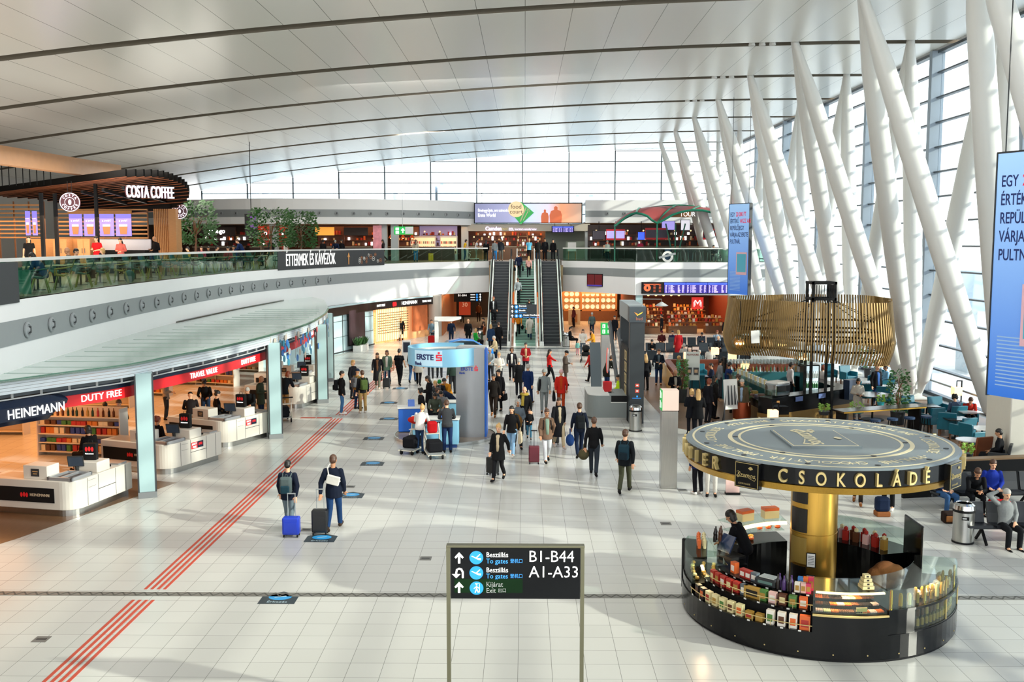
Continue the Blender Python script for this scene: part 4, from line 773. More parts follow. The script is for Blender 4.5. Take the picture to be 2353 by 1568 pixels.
# optician front on the left
fx = [(-10.3, 67.8), (-7.1, 73.9)]; d_ = Vector((3.2, 6.1)).normalized()
o = struct(B().strip([(-10.6, 68.2), (-7.5, 74.2)], 0, 3.06, .2).build('wall_optician', mk('optician_back', '#e3a873', .5, em=.25)))
t = thing('optician_display', 'warm lit wall display of spectacles in the left shop front', 'shop display', (-8.8, 71, 0)); b = B()
for i in range(17): p = Vector((-10.35, 68.0)) + d_ * (.25 + i * .22); b.cb((p.x + .05, p.y - .03, 1.35), (.07, .07, 2.3))
under(b.build('lit_slats', mk('lit_slat', '#ffd9a0', .5, em=1.3, ecol='#ffc888')), t)
b = B()
for i in range(17):
    for k in range(9): p = Vector((-10.35, 68.0)) + d_ * (.25 + i * .22 + .1); b.cb((p.x + .12, p.y - .08, .75 + k * .17), (.11, .05, .045))
o = under(b.build('spectacles', dark), t); o['kind'] = 'stuff'
under(B().bar((-8.2, 72.45, 1.5), (-7.3, 74.15, 1.5), .08, 1.9).build('portrait_poster', mk('poster_brown', '#a85a32', .5, em=.3, noise=.5, nscale=2)), t)
t = thing('shop_sign', 'black shop sign band with white lettering above the optician', 'sign', (-9.6, 69, 2.4)); A_, E_ = Vector((-12.35, 59.9)), Vector((-6.95, 74.0))
gx = spline([(-12.3, 59.9), (-10.15, 67.7), (-6.95, 74.1)], 6); gx = [(p.x + .1, p.y - .06) for p in gx]; gf, gl = along(gx)
under(B().strip(gx, 2.45, 2.98, .1).build('band', mk('sign_brown_black', '#1b1412', .35)), t); b = B(); fg = lambda x, y, z: (lambda q: (q[0].x + q[1].y * (.02 + z), q[0].y - q[1].x * (.02 + z), 2.71 + y))(gf(x))
put_text(b, 'HEINEMANN', .36, None, 0, fn=fg, off=(gl * .80, 0), sx=.95); put_text(b, 'DUTY FREE', .22, None, 0, fn=fg, off=(gl * .56, 0)); put_text(b, 'TRAVEL VALUE', .22, None, 0, fn=fg, off=(gl * .945, 0), sx=.8)
x = gl * .675
for k in range(3): b.add([fg(x + (k - 1) * .16 + .11 * cos(a), .17 * sin(a), .012) for a in [2 * pi * j / 10 for j in range(10)]], [tuple(range(10))], 1)
under(b.build('lettering', [txtw, red]), t); under(B().strip(gx, 2.98, 3.08, .15).build('top_rail', paleb), t)
p = P(821, 757, 64.6); t = thing('wall_poster', 'large dark poster on the pale blue wall panels', 'poster', (p.x, 64.6, .6)); dv = Vector((2.05, 7.9, 0)).normalized()
mt = face_mtx((-11.02, 64.75, 1.55), (dv.y, -dv.x, 0)); b = B(); b.T = mt; b.cb((0, 0, .03), (2.6, 2.35, .05)); under(b.build('frame', matblack), t); b = B(); b.T = mt; b.cb((0, 0, .06), (2.45, 2.2, .01)); under(b.build('print', mk('poster_dark', '#3a2c33', .35, noise=.7, nscale=1.3)), t); b = B(); put_text(b, 'Sai May Tower', .18, mt @ Matrix.Translation((.2, -.75, .07)), ext=.002); under(b.build('lettering', lightgrey), t)
for i, s in enumerate((-.4, .5)):
    q = Vector((-11.15, 64.4, 0)) + dv * s; t = thing('planter_box', '%s white planter with green leaves under the dark poster' % ('left', 'right')[i], 'planter', (q.x + .45, q.y, 0)); B().box(-.25, .25, -.45, .45, 0, .38).build('trough', white, t); b = B(); r2 = random.Random(i)
    for k in range(70):
        a, l = r2.uniform(0, 2 * pi), r2.uniform(.25, .6); u = Vector((cos(a), sin(a), 0)); o_ = Vector((r2.uniform(-.15, .15), r2.uniform(-.4, .4), .36)); v = Vector((-u.y, u.x, 0)) * .05; b.add([o_, o_ + u * l * .25 + v + Vector((0, 0, l * .6)), o_ + u * l * .5 + Vector((0, 0, l)), o_ + u * l * .25 - v + Vector((0, 0, l * .6))], [(0, 1, 2, 3)])
    b.build('leaves', leafm, t)
# column and passage beside the optician
struct(B().cyl((-6.75, 74.6), .5, 0, 3.06, 20).build('trim_70', mk('column_grey', '#b5aca2', .45), smooth='auto'))
struct(B().box(-6.3, -6.2, 75, 90, 0, 3.06).build('wall_passage_left', mk('passage_orange', '#b06a3c', .5)))
for y, x, w_, h, c_, l, s_ in ((86, -5.2, 1.0, 1.5, '#c4431f', 'orange sale poster with number 30 in the passage', '30'), (87, -5.1, 1.0, 1.0, '#7a2d1a', 'round dark emblem poster above the sale poster', '')):
    z = .75 if s_ else 2.3; t = thing('wall_poster', l, 'poster', (x, y, z)); B().box(-w_ / 2, w_ / 2, 0, .05, 0, h).build('print', mk('p' + c_[1:], c_, .5, em=.25), t)
    if s_: b = put_text(B(), s_, .5, face_mtx((0, -.01, .9), (0, -1, 0)), ext=.004); b.build('lettering', mk('pale_orange', '#f0c8a0', .5, em=.3), t)
    else: B().cyl((0, 0), .01, 0, .01); b = B(); b.T = face_mtx((0, -.01, .5), (0, -1, 0)); b.cyl((0, 0), .4, 0, .01, 24); b.build('emblem', matblack, t)
# shops right of the escalators
struct(B().box(3.1, 8.2, 90.4, 90.6, 0, 3.06).build('wall_porcelain_back', mk('porcelain_back', '#7a4a22', .5)))
t = thing('porcelain_cabinet', 'glowing wall cabinet of porcelain plates right of the right escalator', 'cabinet', (5.6, 89.6, 0)); b = B()
for x in (3.4, 5.05, 6.75, 8.2): b.box(x - .08, x + .08, 89.3, 90.3, .9, 2.7)
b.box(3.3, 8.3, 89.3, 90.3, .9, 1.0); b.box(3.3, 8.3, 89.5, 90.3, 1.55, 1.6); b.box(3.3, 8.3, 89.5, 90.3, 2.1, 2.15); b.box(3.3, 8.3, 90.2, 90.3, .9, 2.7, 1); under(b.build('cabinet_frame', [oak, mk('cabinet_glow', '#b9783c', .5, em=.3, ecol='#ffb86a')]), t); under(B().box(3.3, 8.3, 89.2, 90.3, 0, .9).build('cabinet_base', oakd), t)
for k in range(30):
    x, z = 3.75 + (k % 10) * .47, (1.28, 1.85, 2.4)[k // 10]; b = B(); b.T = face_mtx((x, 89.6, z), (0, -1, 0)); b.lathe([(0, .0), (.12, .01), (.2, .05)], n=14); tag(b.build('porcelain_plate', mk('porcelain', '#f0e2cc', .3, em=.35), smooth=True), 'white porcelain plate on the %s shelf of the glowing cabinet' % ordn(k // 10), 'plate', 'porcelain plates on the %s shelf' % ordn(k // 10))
for k in range(7): tag(B().box(3.6 + k * .66, 3.95 + k * .66, 89.35, 89.75, 2.72, 3.0).build('gift_box', mk('yellow_box', '#d9a63a', .5)), '%s yellow gift box from the left on top of the porcelain cabinet' % ordn(k), 'box', 'yellow boxes on the cabinet')
t = thing('shop_sign', 'beige shop sign with dark lettering above the porcelain cabinet', 'sign', (6, 86, 2.6)); under(B().box(4.9, 7.3, 86, 86.06, 2.62, 3.06).build('board', mk('sign_beige', '#e0a46a', .5, em=.3)), t); under(put_text(B(), 'PORCELÁN', .36, face_mtx((6.1, 85.98, 2.85), (0, -1, 0)), ext=.004).build('lettering', mk('letter_brown', '#5b4020', .5)), t)
q = G(1331, 765); t = thing('display_stand', 'white display stand in front of the porcelain shop', 'stand', (q.x, q.y + 8, 0)); B().box(-.5, .5, -.3, .3, 0, 1.3).build('body', mk('stand_cream', '#d9c8a8', .5), t); B().box(-.25, .25, -.32, -.3, .2, .9).build('front_print', oak, t)
# red souvenir shop under the right deck
struct(B().box(8.4, 8.9, 75.3, 76, 0, 3.06).build('trim_71', mk('pale_door_frame', '#a9c4c8', .4))); struct(B().box(15.4, 16.2, 75.3, 75.8, 0, 3.06).build('trim_72', MAT['pale_door_frame'])); struct(B().box(16.2, 19, 75.3, 75.5, 0, 3.06).build('wall_right_panels', paleb))
struct(B().box(8.4, 16, 86.2, 86.4, 0, 3.06).build('wall_souvenir_back', mk('souvenir_back', '#4a1810', .6))); struct(B().box(8.3, 8.45, 76, 86.3, 0, 3.06).build('wall_souvenir_left', mk('souvenir_side', '#7a2f1e', .6))); struct(B().box(15.9, 16.05, 76, 86.3, 0, 3.06).build('wall_souvenir_right', MAT['souvenir_side']))
r3 = random.Random(3); scol = [mk('sv_red', '#b5261e', .5), mk('sv_orange', '#d9662a', .5), mk('sv_cream', '#e5cda0', .5), mk('sv_gold', '#c9953a', .4), mk('sv_brown', '#5a2d1a', .5), mk('sv_white', '#e8ddd0', .5)]
def display(label, x, y, w_, n, h, rz=0):
    t = thing('display_table', label, 'display table', (x, y, 0), rz)
    for k in range(n): B().box(-w_ / 2, w_ / 2, -.1 + k * .32, .5 + k * .32, .55 + k * .28, .6 + k * .28).build('tier', oakd, t)
    B().box(-w_ / 2, w_ / 2, 0, n * .34, 0, .55).build('base', oakd, t)
    for k in range(n):
        x_ = -w_ / 2 + .12
        while x_ < w_ / 2 - .1:
            p = t.matrix_basis @ Vector((x_, .15 + k * .32, .6 + k * .28)); stock(('jar', 'box', 'packet')[(k + int(x_ * 5)) % 3], p, rz, r3.choice(scol), 'small souvenir on the %s tier of the %s' % (ordn(k), label), 'souvenir', 'souvenirs on the %s tier of the %s' % (ordn(k), label.split(' in ')[0]), 1.25); x_ += .27
display('left souvenir table in the red shop', 9.7, 76.6, 1.5, 3, 1); display('middle souvenir table in the red shop', 12.2, 76.8, 2.2, 4, 1); display('right souvenir table in the red shop', 14.7, 77, 1.4, 3, 1); display('rear left souvenir table in the red shop', 10.3, 81, 2.2, 5, 1); display('rear right souvenir table in the red shop', 13.6, 81.3, 2.6, 5, 1)
for k in range(26):
    x, z = 9 + (k * .618 * 6.6) % 6.6, 2.96; o = B().sph((0, 0, 0), .1, 8).build('hanging_lantern', mk('lantern_glow', '#ffcf8a', .5, em=3.0, ecol='#ffb060')); o.location = (x, 77.5 + (k % 5) * 1.5, z); tag(o, 'small glowing round lantern under the red shop ceiling', 'lantern', 'lanterns in the red shop')
t = thing('shop_sign', 'red square sign with white folk tulip emblem in the souvenir shop', 'sign', (13.2, 76.3, 2.0)); under(B().box(12.75, 13.65, 76.2, 76.26, 1.95, 2.85).build('board', mk('emblem_red', '#c8281e', .4, em=.5)), t); b = B()
for sd in (-1, 1):
    for k, r_ in enumerate((.28, .2)): b.tube([Vector((13.2 + sd * (r_ - .02 + .0), 76.19, 2.12 + .1 * k)), Vector((13.2 + sd * r_, 76.19, 2.45)), Vector((13.2 + sd * r_ * .7, 76.19, 2.62)), Vector((13.2 + sd * .04, 76.19, 2.45 - .05 * k)), Vector((13.2, 76.19, 2.4 - .08 * k))], .025, 5)
under(b.build('emblem', txtw), t)
# departure boards
scr = mk('board_violet', '#3a2f8a', .3, em=.5); scb = mk('board_blue', '#3f55e0', .3, em=.9); scd = mk('board_dark', '#120a0c', .3); sct = mk('board_text', '#c7b6ee', .4, em=.9); sco = mk('board_orange', '#e8623a', .4, em=.5)
def flights(label, xa, xb, Y, za, zb, n, first=True, rows=9):
    t = thing('departure_board', label, 'screen', (xa, Y, zb)); w_ = (xb - xa) / n; under(B().box(xa + .2, xa + .24, Y + .05, Y + .1, za, za + .7).box(xb - .24, xb - .2, Y + .05, Y + .1, za, za + .7).build('hanger', dark), t) if not first else 0; under(B().box(xa - .05, xb + .05, Y, Y + .15, zb - .04, za + .04).build('casing', matblack), t)
    for i in range(n):
        x0, x1 = xa + i * w_ + .02, xa + (i + 1) * w_ - .02; b = B()
        if i == 0 and first:
            b.box(x0, x1, Y - .02, Y, zb, za, 2); cx, cz = x0 + w_ * .22, (za + zb) / 2; b.T = face_mtx((cx, Y - .025, cz), (0, -1, 0)); b.cyl((0, 0), .26, 0, .01, 18, 4); b.cb((0, 0, .015), (.12, .2, .01), 2); b.T = None
            for k in range(6):
                for xx in (.5, .75): b.box(x0 + w_ * xx, x0 + w_ * (xx + .1), Y - .03, Y - .02, cz - .3 + k * .11, cz - .27 + k * .11, 4)
            b.box(x0 + .1, x1 - .3, Y - .03, Y - .02, za - .16, za - .1, 4)
        else:
            b.box(x0, x1, Y - .02, Y, zb, za, 0); b.box(x0, x1, Y - .025, Y - .02, za - (za - zb) * .2, za, 1)
            for k in range(rows):
                z = zb + (za - zb) * (.06 + .72 * k / rows)
                for u, l in ((.05, .08), (.2, .05), (.28, .2), (.62, .12), (.82, .1)): b.box(x0 + w_ * u, x0 + w_ * (u + l * r3.uniform(.5, 1)), Y - .03, Y - .02, z, z + (za - zb) * .045, 3)
        under(b.build('screen', [scr, scb, scd, sct, sco]), t)
flights('long departure board hanging below the right deck', P(1484, 1, 75.05).x, P(1690, 1, 75.05).x, 75.0, P(1, 649, 75).z, P(1, 673, 75).z, 4)
t = thing('wall_screen', 'dark red double screen on the curved deck front right of the escalators', 'screen', (5.6, 78.8, 3.8)); mt = face_mtx((5.55, 78.95, 4.05), (-.62, -.78, 0)); b = B(); b.T = mt; b.cb((0, 0, 0), (1.5, 1.0, .1), 0); b.cb((-.36, .02, .055), (.68, .85, .01), 1); b.cb((.36, .02, .055), (.68, .85, .01), 1); b.cb((0, -.42, .06), (1.4, .1, .01), 2); under(b.build('screens', [matblack, mk('screen_red', '#5a0f16', .3, em=.3), scr]), t)
# ---------- round chocolate kiosk ----------
KX, KY = 5.55, 18.58
def pk(r, ph, z=0): a = R(ph); return Vector((KX + r * sin(a), KY - r * cos(a), z))
def pm(r, ph, z): a = R(ph); return face_mtx(pk(r, ph, z), (sin(a), -cos(a), 0))
def sec(b, r0, r1, z0, z1, p0, p1, m=None, n=None): return b.sector((KX, KY), r0, r1, z0, z1, R(p0 - 90), R(p1 - 90), n or max(2, int(abs(p1 - p0) / 4)), m)
slate = mk('kiosk_slate', '#6d787d', .38, noise=.05, nscale=1.5); cream = mk('kiosk_cream', '#d6cba8', .5); kblack = mk('kiosk_black', '#050608', .16, spec=.3)
t = thing('chocolate_kiosk_canopy', 'round slate canopy with raised gold letters on a gold column', 'kiosk canopy', (KX, KY, 0))
def un(b, nm, mats, par=t, **k): return under(b.build(nm, mats, **k), par)
un(B().lathe([(0, 3.3), (2.44, 3.3), (2.47, 3.27)], (KX, KY), 72), 'disc_top', slate); un(B().lathe([(2.47, 3.27), (2.47, 2.99)], (KX, KY), 72), 'black_band', kblack); un(B().lathe([(2.47, 2.99), (2.5, 2.98), (2.44, 2.86), (.3, 2.84)], (KX, KY), 72), 'gold_rim', gold, smooth='auto')
un(B().lathe([(.43, 0), (.43, 1.55), (.436, 1.555), (.436, 1.565), (.43, 1.57), (.43, 2.86)], (KX - .05, KY), 40), 'column', gold, smooth='auto')
b = B()
for r0, r1 in ((2.31, 2.35), (1.60, 1.68), (1.44, 1.49)): sec(b, r0, r1, 3.3, 3.304, 0, 360, n=80)
un(b, 'ring_lines', cream)
b = B(); a0 = 17
W8 = ('CHOCOLATIER', 'PRALINÉ', 'CSOKOLÁDÉ', 'PRALINÉ')
for i in range(8):
    s = W8[i % 4]; c_ = a0 + i * 45; st = 4.3
    for j, ch in enumerate(s):
        a = R(c_ + (j - (len(s) - 1) / 2) * st); m_ = Matrix(((cos(a), sin(a), 0, KX + 2.0 * sin(a)), (-sin(a), cos(a), 0, KY + 2.0 * cos(a)), (0, 0, 1, 3.303), (0, 0, 0, 1))); put_text(b, ch, .27, m_, ext=.002, sx=.85)
    a = R(c_ + 25 - (3 if i % 2 else -3)); b.cyl((KX + 2 * sin(a), KY + 2 * cos(a)), .025, 3.3, 3.305, 8)
un(b, 'top_lettering', cream)
b = B(); b.box(KX - .72, KX + .55, KY - .78, KY + .82, 3.3, 3.335, 0); b.box(KX - .68, KX + .51, KY - .74, KY + .78, 3.335, 3.338, 1); b.box(KX - .66, KX + .49, KY - .72, KY + .76, 3.337, 3.341, 0)
m_ = Matrix(((0, 1, 0, KX - .15), (-1, 0, 0, KY + .02), (0, 0, 1, 3.345), (0, 0, 0, 1)))
def script(b, mt, h, m): 
    vs, fs = text_mesh('Szamos', h, .003, 'CENTER', h * .004, .95); b.add([mt @ Vector((x + y * .22, y, z)) for x, y, z in vs], fs, m); b.tube([mt @ Vector((h * x, h * y, 0)) for x, y in ((-1.5, .25), (-1.55, .45), (-1.25, .5), (-1.15, .3), (-1.35, .0), (-1.6, -.2), (-1.4, -.45), (-1.1, -.3))], h * .03, 5, m); b.tube([mt @ Vector((h * x, h * y, 0)) for x, y in ((1.3, -.1), (1.5, -.35), (1.3, -.65), (.9, -.5), (.4, -.35))], h * .03, 5, m)
def crown(b, mt, s, m):
    for x, y, r, z in ((0, .1, .5, .004), (-.45, -.05, .32, .006), (.45, -.05, .32, .008), (0, -.2, .4, .01)): b.add([mt @ Vector((s * (x + r * cos(a)), s * (y + r * .7 * sin(a)), z)) for a in [2 * pi * k / 12 for k in range(12)]], [tuple(range(12))], m)
script(b, m_, .46, 1); crown(b, m_ @ Matrix.Translation((.1, .48, 0)), .16, 1); un(b, 'emblem_plate', [slate, cream])
b = B()
for i in range(12): p = pk(2.2, i * 30 + 9); b.cyl((p.x, p.y), .05, 3.3, 3.308, 10)
for i in range(6): p = pk(1.54, i * 60 + 20); b.cyl((p.x, p.y), .05, 3.3, 3.308, 10)
un(b, 'spot_covers', dark)
for s, p0, st in (('CSOKOLÁDÉ', -29.5, 7.05), ('CHOCOLATIER', -131, 7.05), ('PRALINÉ', 62, 7.05), ('CSOKOLÁDÉ', 150, 7.05)):
    for j, ch in enumerate(s): un(put_text(B(), ch, .31, pm(2.5, p0 + j * st, 3.115), ext=.035, sx=.72, bold=.004), 'letter', goldp)
for ph in (-43.5, 44.5, 132, 221):
    b = B(); b.T = pm(2.49, ph, 3.05); b.cb((0, 0, .02), (.47, .45, .1), 0); b.T = pm(2.565, ph, 3.05); b.cb((0, 0, 0), (.44, .42, .006), 1); b.cb((0, 0, .002), (.42, .40, .006), 0); script(b, Matrix.Translation((0, 0, .008)), .12, 1); crown(b, Matrix.Translation((.08, .13, .006)), .06, 1); put_text(b, 'CSOKOLÁDÉ', .04, Matrix.Translation((-.04, -.15, .006)), 1, ext=.001); un(b, 'plaque', [kblack, goldp])
b = B()
for z0, z1 in ((.55, .95), (1.0, 1.5), (1.6, 2.05), (2.15, 2.85)): b.sector((KX - .05, KY), .435, .445, z0, z1, R(190), R(238), 8, 0 if z0 != 1.0 else 1)
un(b, 'column_posters', [mk('poster_black', '#14100e', .3), mk('menu_gold', '#8d7434', .4)])
for z in (1.1, .72):
    b = B(); b.T = face_mtx((KX - .05 + .45 * cos(R(250)), KY + .45 * sin(R(250)), z), (cos(R(250)), sin(R(250)), 0)); b.cb((0, 0, .005), (.17, .28 if z > 1 else .2, .01), 0); b.cb((0, 0, .012), (.14, .25 if z > 1 else .17, .004), 1)
    for k in range(6): b.cb((0, .08 - k * .03, .015), (.11, .008, .001), 0)
    un(b, 'notice', [matblack, white])
# counter ring
c0 = thing('chocolate_counter', 'curved black counter ring with glass cases under the round canopy', 'counter', (KX, KY, 0))
def uc(b, nm, mats, **k): return under(b.build(nm, mats, **k), c0)
b = sec(B(), 2.2, 2.5, .06, .47, -112, 74); uc(b, 'base_wall', kblack); uc(sec(B(), 2.2, 2.46, 0, .06, -112, 74), 'base_plinth', matblack)
b = B()
for i in range(14): b.T = pm(2.5, -100 + i * 13, .14); b.cyl((0, 0), .012, 0, .006, 8)
uc(b, 'brass_studs', goldp)
for r0, r1, z in ((2.22, 2.5, .47), (1.98, 2.24, .74), (1.6, 2.0, .94)): uc(sec(B(), r0, r1, z, z + .03, -79, -17), 'shelf', kblack)
uc(sec(sec(B(), 2.2, 2.22, .47, .74, -79, -17), 1.96, 1.98, .74, .95, -79, -17), 'riser', matblack)
for r, z in ((2.49, .60), (2.23, .87)):
    b = B(); b.tube([pk(r, -79 + i * 2.48, z) for i in range(26)], .008, 6)
    for i in range(9): b.bar(pk(r, -78 + i * 7.5, z - .1), pk(r, -78 + i * 7.5, z), .008, .008)
    uc(b, 'gold_rail', goldp)
for k, (r, z) in enumerate(((2.505, .5), (2.245, .755), (2.005, .955))):
    for i in range(9): b = B(); b.T = pm(r, -76 + i * 6.8 + k, z); b.cb((0, 0, 0), (.05, .025, .004)); uc(b, 'price_tag', white)
# pastry case at the left end
uc(sec(B(), 1.65, 2.48, .47, .66, -112, -79), 'case_base', kblack); uc(sec(sec(sec(B(), 2.44, 2.46, .66, 1.15, -112, -79), 1.7, 2.46, 1.15, 1.165, -112, -79), 1.7, 2.44, .9, .91, -112, -79), 'case_glass', cglass)
b = B(); b.T = pm(2.42, -112, .6); b.cb((0, 0, -.1), (.1, 1.0, .5)); uc(b, 'end_post', kblack, bevel=.02)
# chocolate case in the middle
uc(sec(B(), 1.7, 2.5, .47, .8, -17, 12), 'case_base', kblack); uc(sec(sec(B(), 2.46, 2.475, .8, 1.2, -17, 12), 1.75, 2.47, 1.2, 1.215, -17, 12), 'case_glass', cglass)
uc(sec(B(), 2.4, 2.44, 1.16, 1.19, -16, 11), 'light_strip', mk('case_light', '#ffe0b0', .5, em=3, ecol='#ffcf90')); uc(sec(B(), 1.74, 1.78, .8, 1.2, -17, 12), 'case_back', dark); b = B(); sec(b, 2.49, 2.52, .79, .82, -17, 12); uc(b, 'front_trim', goldp)
# glass case on the right with a lower window
uc(sec(B(), 1.7, 2.49, .47, .5, 12, 74), 'case_floor', kblack); uc(sec(B(), 1.7, 2.2, .5, .86, 12, 74), 'case_core', matblack); uc(sec(B(), 2.2, 2.5, .5, .86, 12, 24), 'case_core', kblack); uc(sec(B(), 1.7, 2.5, .86, .9, 12, 74), 'case_shelf', kblack); uc(sec(B(), 2.22, 2.46, .67, .675, 24, 74), 'lower_glass_shelf', cglass)
uc(sec(sec(sec(B(), 2.47, 2.48, .5, .86, 24, 74), 2.46, 2.475, .9, 1.22, 12, 74), 1.75, 2.47, 1.22, 1.235, 12, 74), 'case_glass', cglass)
for ph in (14, 31, 48, 65): p = pk(2.42, ph); uc(B().cyl((p.x, p.y), .022, .9, 1.22, 8), 'gold_post', gold)
for ph in (45, 66): p = pk(2.49, ph); uc(B().cyl((p.x, p.y), .012, .5, .86, 6), 'case_hinge', goldp)
for ph, r, z in ((-3, 2.2, 1.14), (38, 2.25, 1.2), (-95, 2.1, 1.13), (-158, 1.95, 1.22)): area('case_lamp', pk(r, ph, z), .7, .05, 13 if z < 1.2 else 7, WARM2, (0, 0, R(ph)))
uc(sec(B(), 1.6, 2.3, 0, .85, -176, -138), 'rear_base', kblack); uc(sec(sec(B(), 1.65, 2.3, 1.25, 1.265, -176, -138), 1.7, 2.25, 1.05, 1.06, -175, -140), 'rear_glass', cglass); uc(sec(B(), 1.64, 1.7, 1.19, 1.25, -176, -140), 'rear_light', MAT['case_light'])
uc(sec(B(), 1.45, 2.3, 0, .95, 106, 166), 'rear_counter', kblack); uc(sec(B(), 2.25, 2.26, .95, 1.3, 106, 166), 'rear_glass', cglass)
b = B(); p0, p1 = pk(2.15, 112), pk(2.0, 88); b.bar((p0.x, p0.y, 1.05), (p1.x, p1.y, 1.05), .05, 1.2); uc(b, 'lift_up_flap', kblack, bevel=.02)
b = B(); p = pk(1.75, 104); 
for k in (-.2, -.12, .2, .28): q = p0.lerp(p1, .5 + k); b.bar((q.x - .04, q.y - .02, .75), (q.x - .04, q.y - .02, 1.0), .012, .012)
uc(b, 'flap_handles', chrome)
uc(sec(B(), .9, 1.15, 0, .8, -40, 40), 'inner_worktop', kblack)
def item(b, nm, mats, r, ph, z, label, cat, grp=None, yaw=0, sc=1.0):
    o = b.build(nm, mats); o.location = pk(r, ph, z); o.rotation_euler = (0, 0, R(ph + yaw)); o.scale = (sc,) * 3; return tag(o, label, cat, grp)
def cbox(w_, d, h, m1, m2): return B().box(-w_ / 2, w_ / 2, -d / 2, d / 2, 0, h, 0).box(-w_ * .36, w_ * .36, -d / 2 - .003, -d / 2, h * .2, h * .72, 1)
bx = {c_: mk('choc_' + c_, h, .4) for c_, h in dict(red='#a8281f', cream='#dccf9c', gold='#ab853a', green='#4c7a3a', white='#e6e0d4', orange='#d9652a', brown='#5d351e', grey='#59646c', pink='#e3b8b0', dark='#1c1512', blue='#2d6fb0', magenta='#c9355f').items()}
T1 = 'dark dark cream cream cream cream cream gold gold white white white orange'.split(); T2 = 'red red red red red grey bigcard green pink brown green orange'.split()
for i, c_ in enumerate(T1): 
    h = .2 if i < 7 else (.13 if i < 9 else .24); item(cbox(.13 if c_ != 'orange' else .17, .09, h, 0, 1), 'chocolate_box', [bx[c_], bx[('brown', 'orange', 'red', 'gold', 'green')[i % 5]]], 2.4, -75 + i * 4.6, .5, '%s %s chocolate box from the left on the lowest kiosk shelf' % (ordn(i), c_), 'box', 'boxes on the lowest kiosk shelf')
for i, c_ in enumerate(T2):
    big = c_ == 'bigcard'; item(cbox(.34 if big else .14, .09, .2, 0, 1), 'chocolate_box', [bx['gold' if big else c_], bx['dark' if big else ('cream', 'gold', 'white')[i % 3]]], 2.12, -74 + i * 4.7 + (1 if i > 6 else 0), .77, 'large flat gold gift box on the middle kiosk shelf' if big else '%s %s chocolate box from the left on the middle kiosk shelf' % (ordn(i), c_), 'box', 'boxes on the middle kiosk shelf', sc=.95)
for i, (c_, ph) in enumerate((('orange', -66), ('red', -58), ('red', -54), ('grey', -50))): item(cbox(.13, .1, .15 if i else .2, 0, 1), 'chocolate_box', [bx[c_], bx['white']], 1.85, ph, .97, '%s %s packet from the left on the top kiosk shelf' % (ordn(i), c_), 'box')
b = B(); b.prism([(-.2, -.15), (.2, -.15), (.16, .15), (-.16, .15)], 0, .1, 0).box(-.14, .14, -.155, -.15, .03, .08, 1).box(-.15, .15, -.1, .1, .1, .13, 2); item(b, 'shop_scale', [dark, mk('lcd_green', '#5f7f7a', .3), chrome], 1.8, -42, .97, 'grey shop scale on top of the kiosk shelves', 'scale')
for i in range(6): item(B().lathe([(0, 0), (.033, 0), (.035, .14), (.014, .2), (.014, .25), (0, .25)], n=8), 'bottle', [bx['dark'] if i % 2 else mk('bottle_purple', '#4a2f6a', .3)], 1.85 + .09 * (i // 3), -35 + (i % 3) * 3.2, .97, 'small dark bottle beside the kiosk scale', 'bottle', 'bottles beside the kiosk scale')
for i, (c_, ph, r) in enumerate((('white', -25, 1.92), ('pink', -22, 1.92), ('magenta', -19.5, 1.92), ('blue', -24, 1.8), ('orange', -21.5, 1.78), ('magenta', -18.5, 1.75))): item(cbox(.09, .08, .17 + .06 * (i > 2), 0, 1), 'candy_bag', [bx[c_], bx['gold']], r, ph, .97, '%s sweet bag, %s of the cluster beside the chocolate case' % (c_, ordn(i)), 'bag', 'sweet bags beside the chocolate case')
# chocolates in the middle case
tcol = ['pink', 'cream', 'orange', 'brown', 'brown', 'dark', 'orange', 'pink', 'orange', 'brown', 'dark', 'dark']
for row in range(3):
    for i in range(9):
        ph = -14.5 + i * 3.05; c_ = tcol[(i + row * 4) % 12]; b = B(); z = .84 + row * .06
        for u in range(4):
            for v in range(3): b.cb((-.045 + u * .03, -.04 + v * .04, .012), (.024, .03, .024))
        item(b, 'praline_tray', [bx[c_]], 2.36 - row * .17, ph, z, 'tray of %s pralines, %s from the left in the %s row' % (c_, ordn(i), ('front', 'middle', 'back')[row]), 'praline tray', 'praline trays in the chocolate case')['kind'] = 'stuff'
item(B().box(-.09, .09, -.01, .01, 0, .1), 'price_card', [mk('card_gold', '#cbb277', .5)], 2.4, 2, .83, 'gold price card standing between the pralines', 'card')
b = B()
for k, (w_, z) in enumerate(((.2, 0), (.17, .06), (.14, .12), (.1, .18))): b.box(-w_ / 2, w_ / 2, -w_ / 2, w_ / 2, z, z + .055, 0).box(-.02, .02, -w_ / 2 - .002, -w_ / 2, z + .015, z + .04, 1)
item(b, 'box_tower', [bx['cream'], bx['dark']], 2.25, 5, 1.22, 'little tower of cream boxes on top of the chocolate case', 'box stack')
for i in range(24): item(B().lathe([(0, 0), (.03, 0), (.03, .16), (.018, .2), (0, .2)], n=7), 'gift_bottle', [bx['gold'] if i % 4 else bx['cream']], 2.36 - .12 * (i % 2), 15 + i * 2.3, .9, 'small gold wrapped gift bottle in the upper right glass case', 'bottle', 'gift bottles in the upper right case', sc=.7 + .5 * ((i * 7) % 5) / 5)
for row in range(2):
    for i in range(17): item(B().lathe([(0, 0), (.03, 0), (.03, .11), (.012, .14), (.012, .155), (0, .155)], n=7), 'gift_bottle', [bx['gold'] if row == 0 else bx['brown'] if i % 3 else bx['gold']], 2.38, 26 + i * 2.75, .505 + row * .172, 'slim gold bottle on the %s level of the lower glass window' % ('bottom', 'upper')[row], 'bottle', 'bottles on the %s level of the lower window' % ('bottom', 'upper')[row])
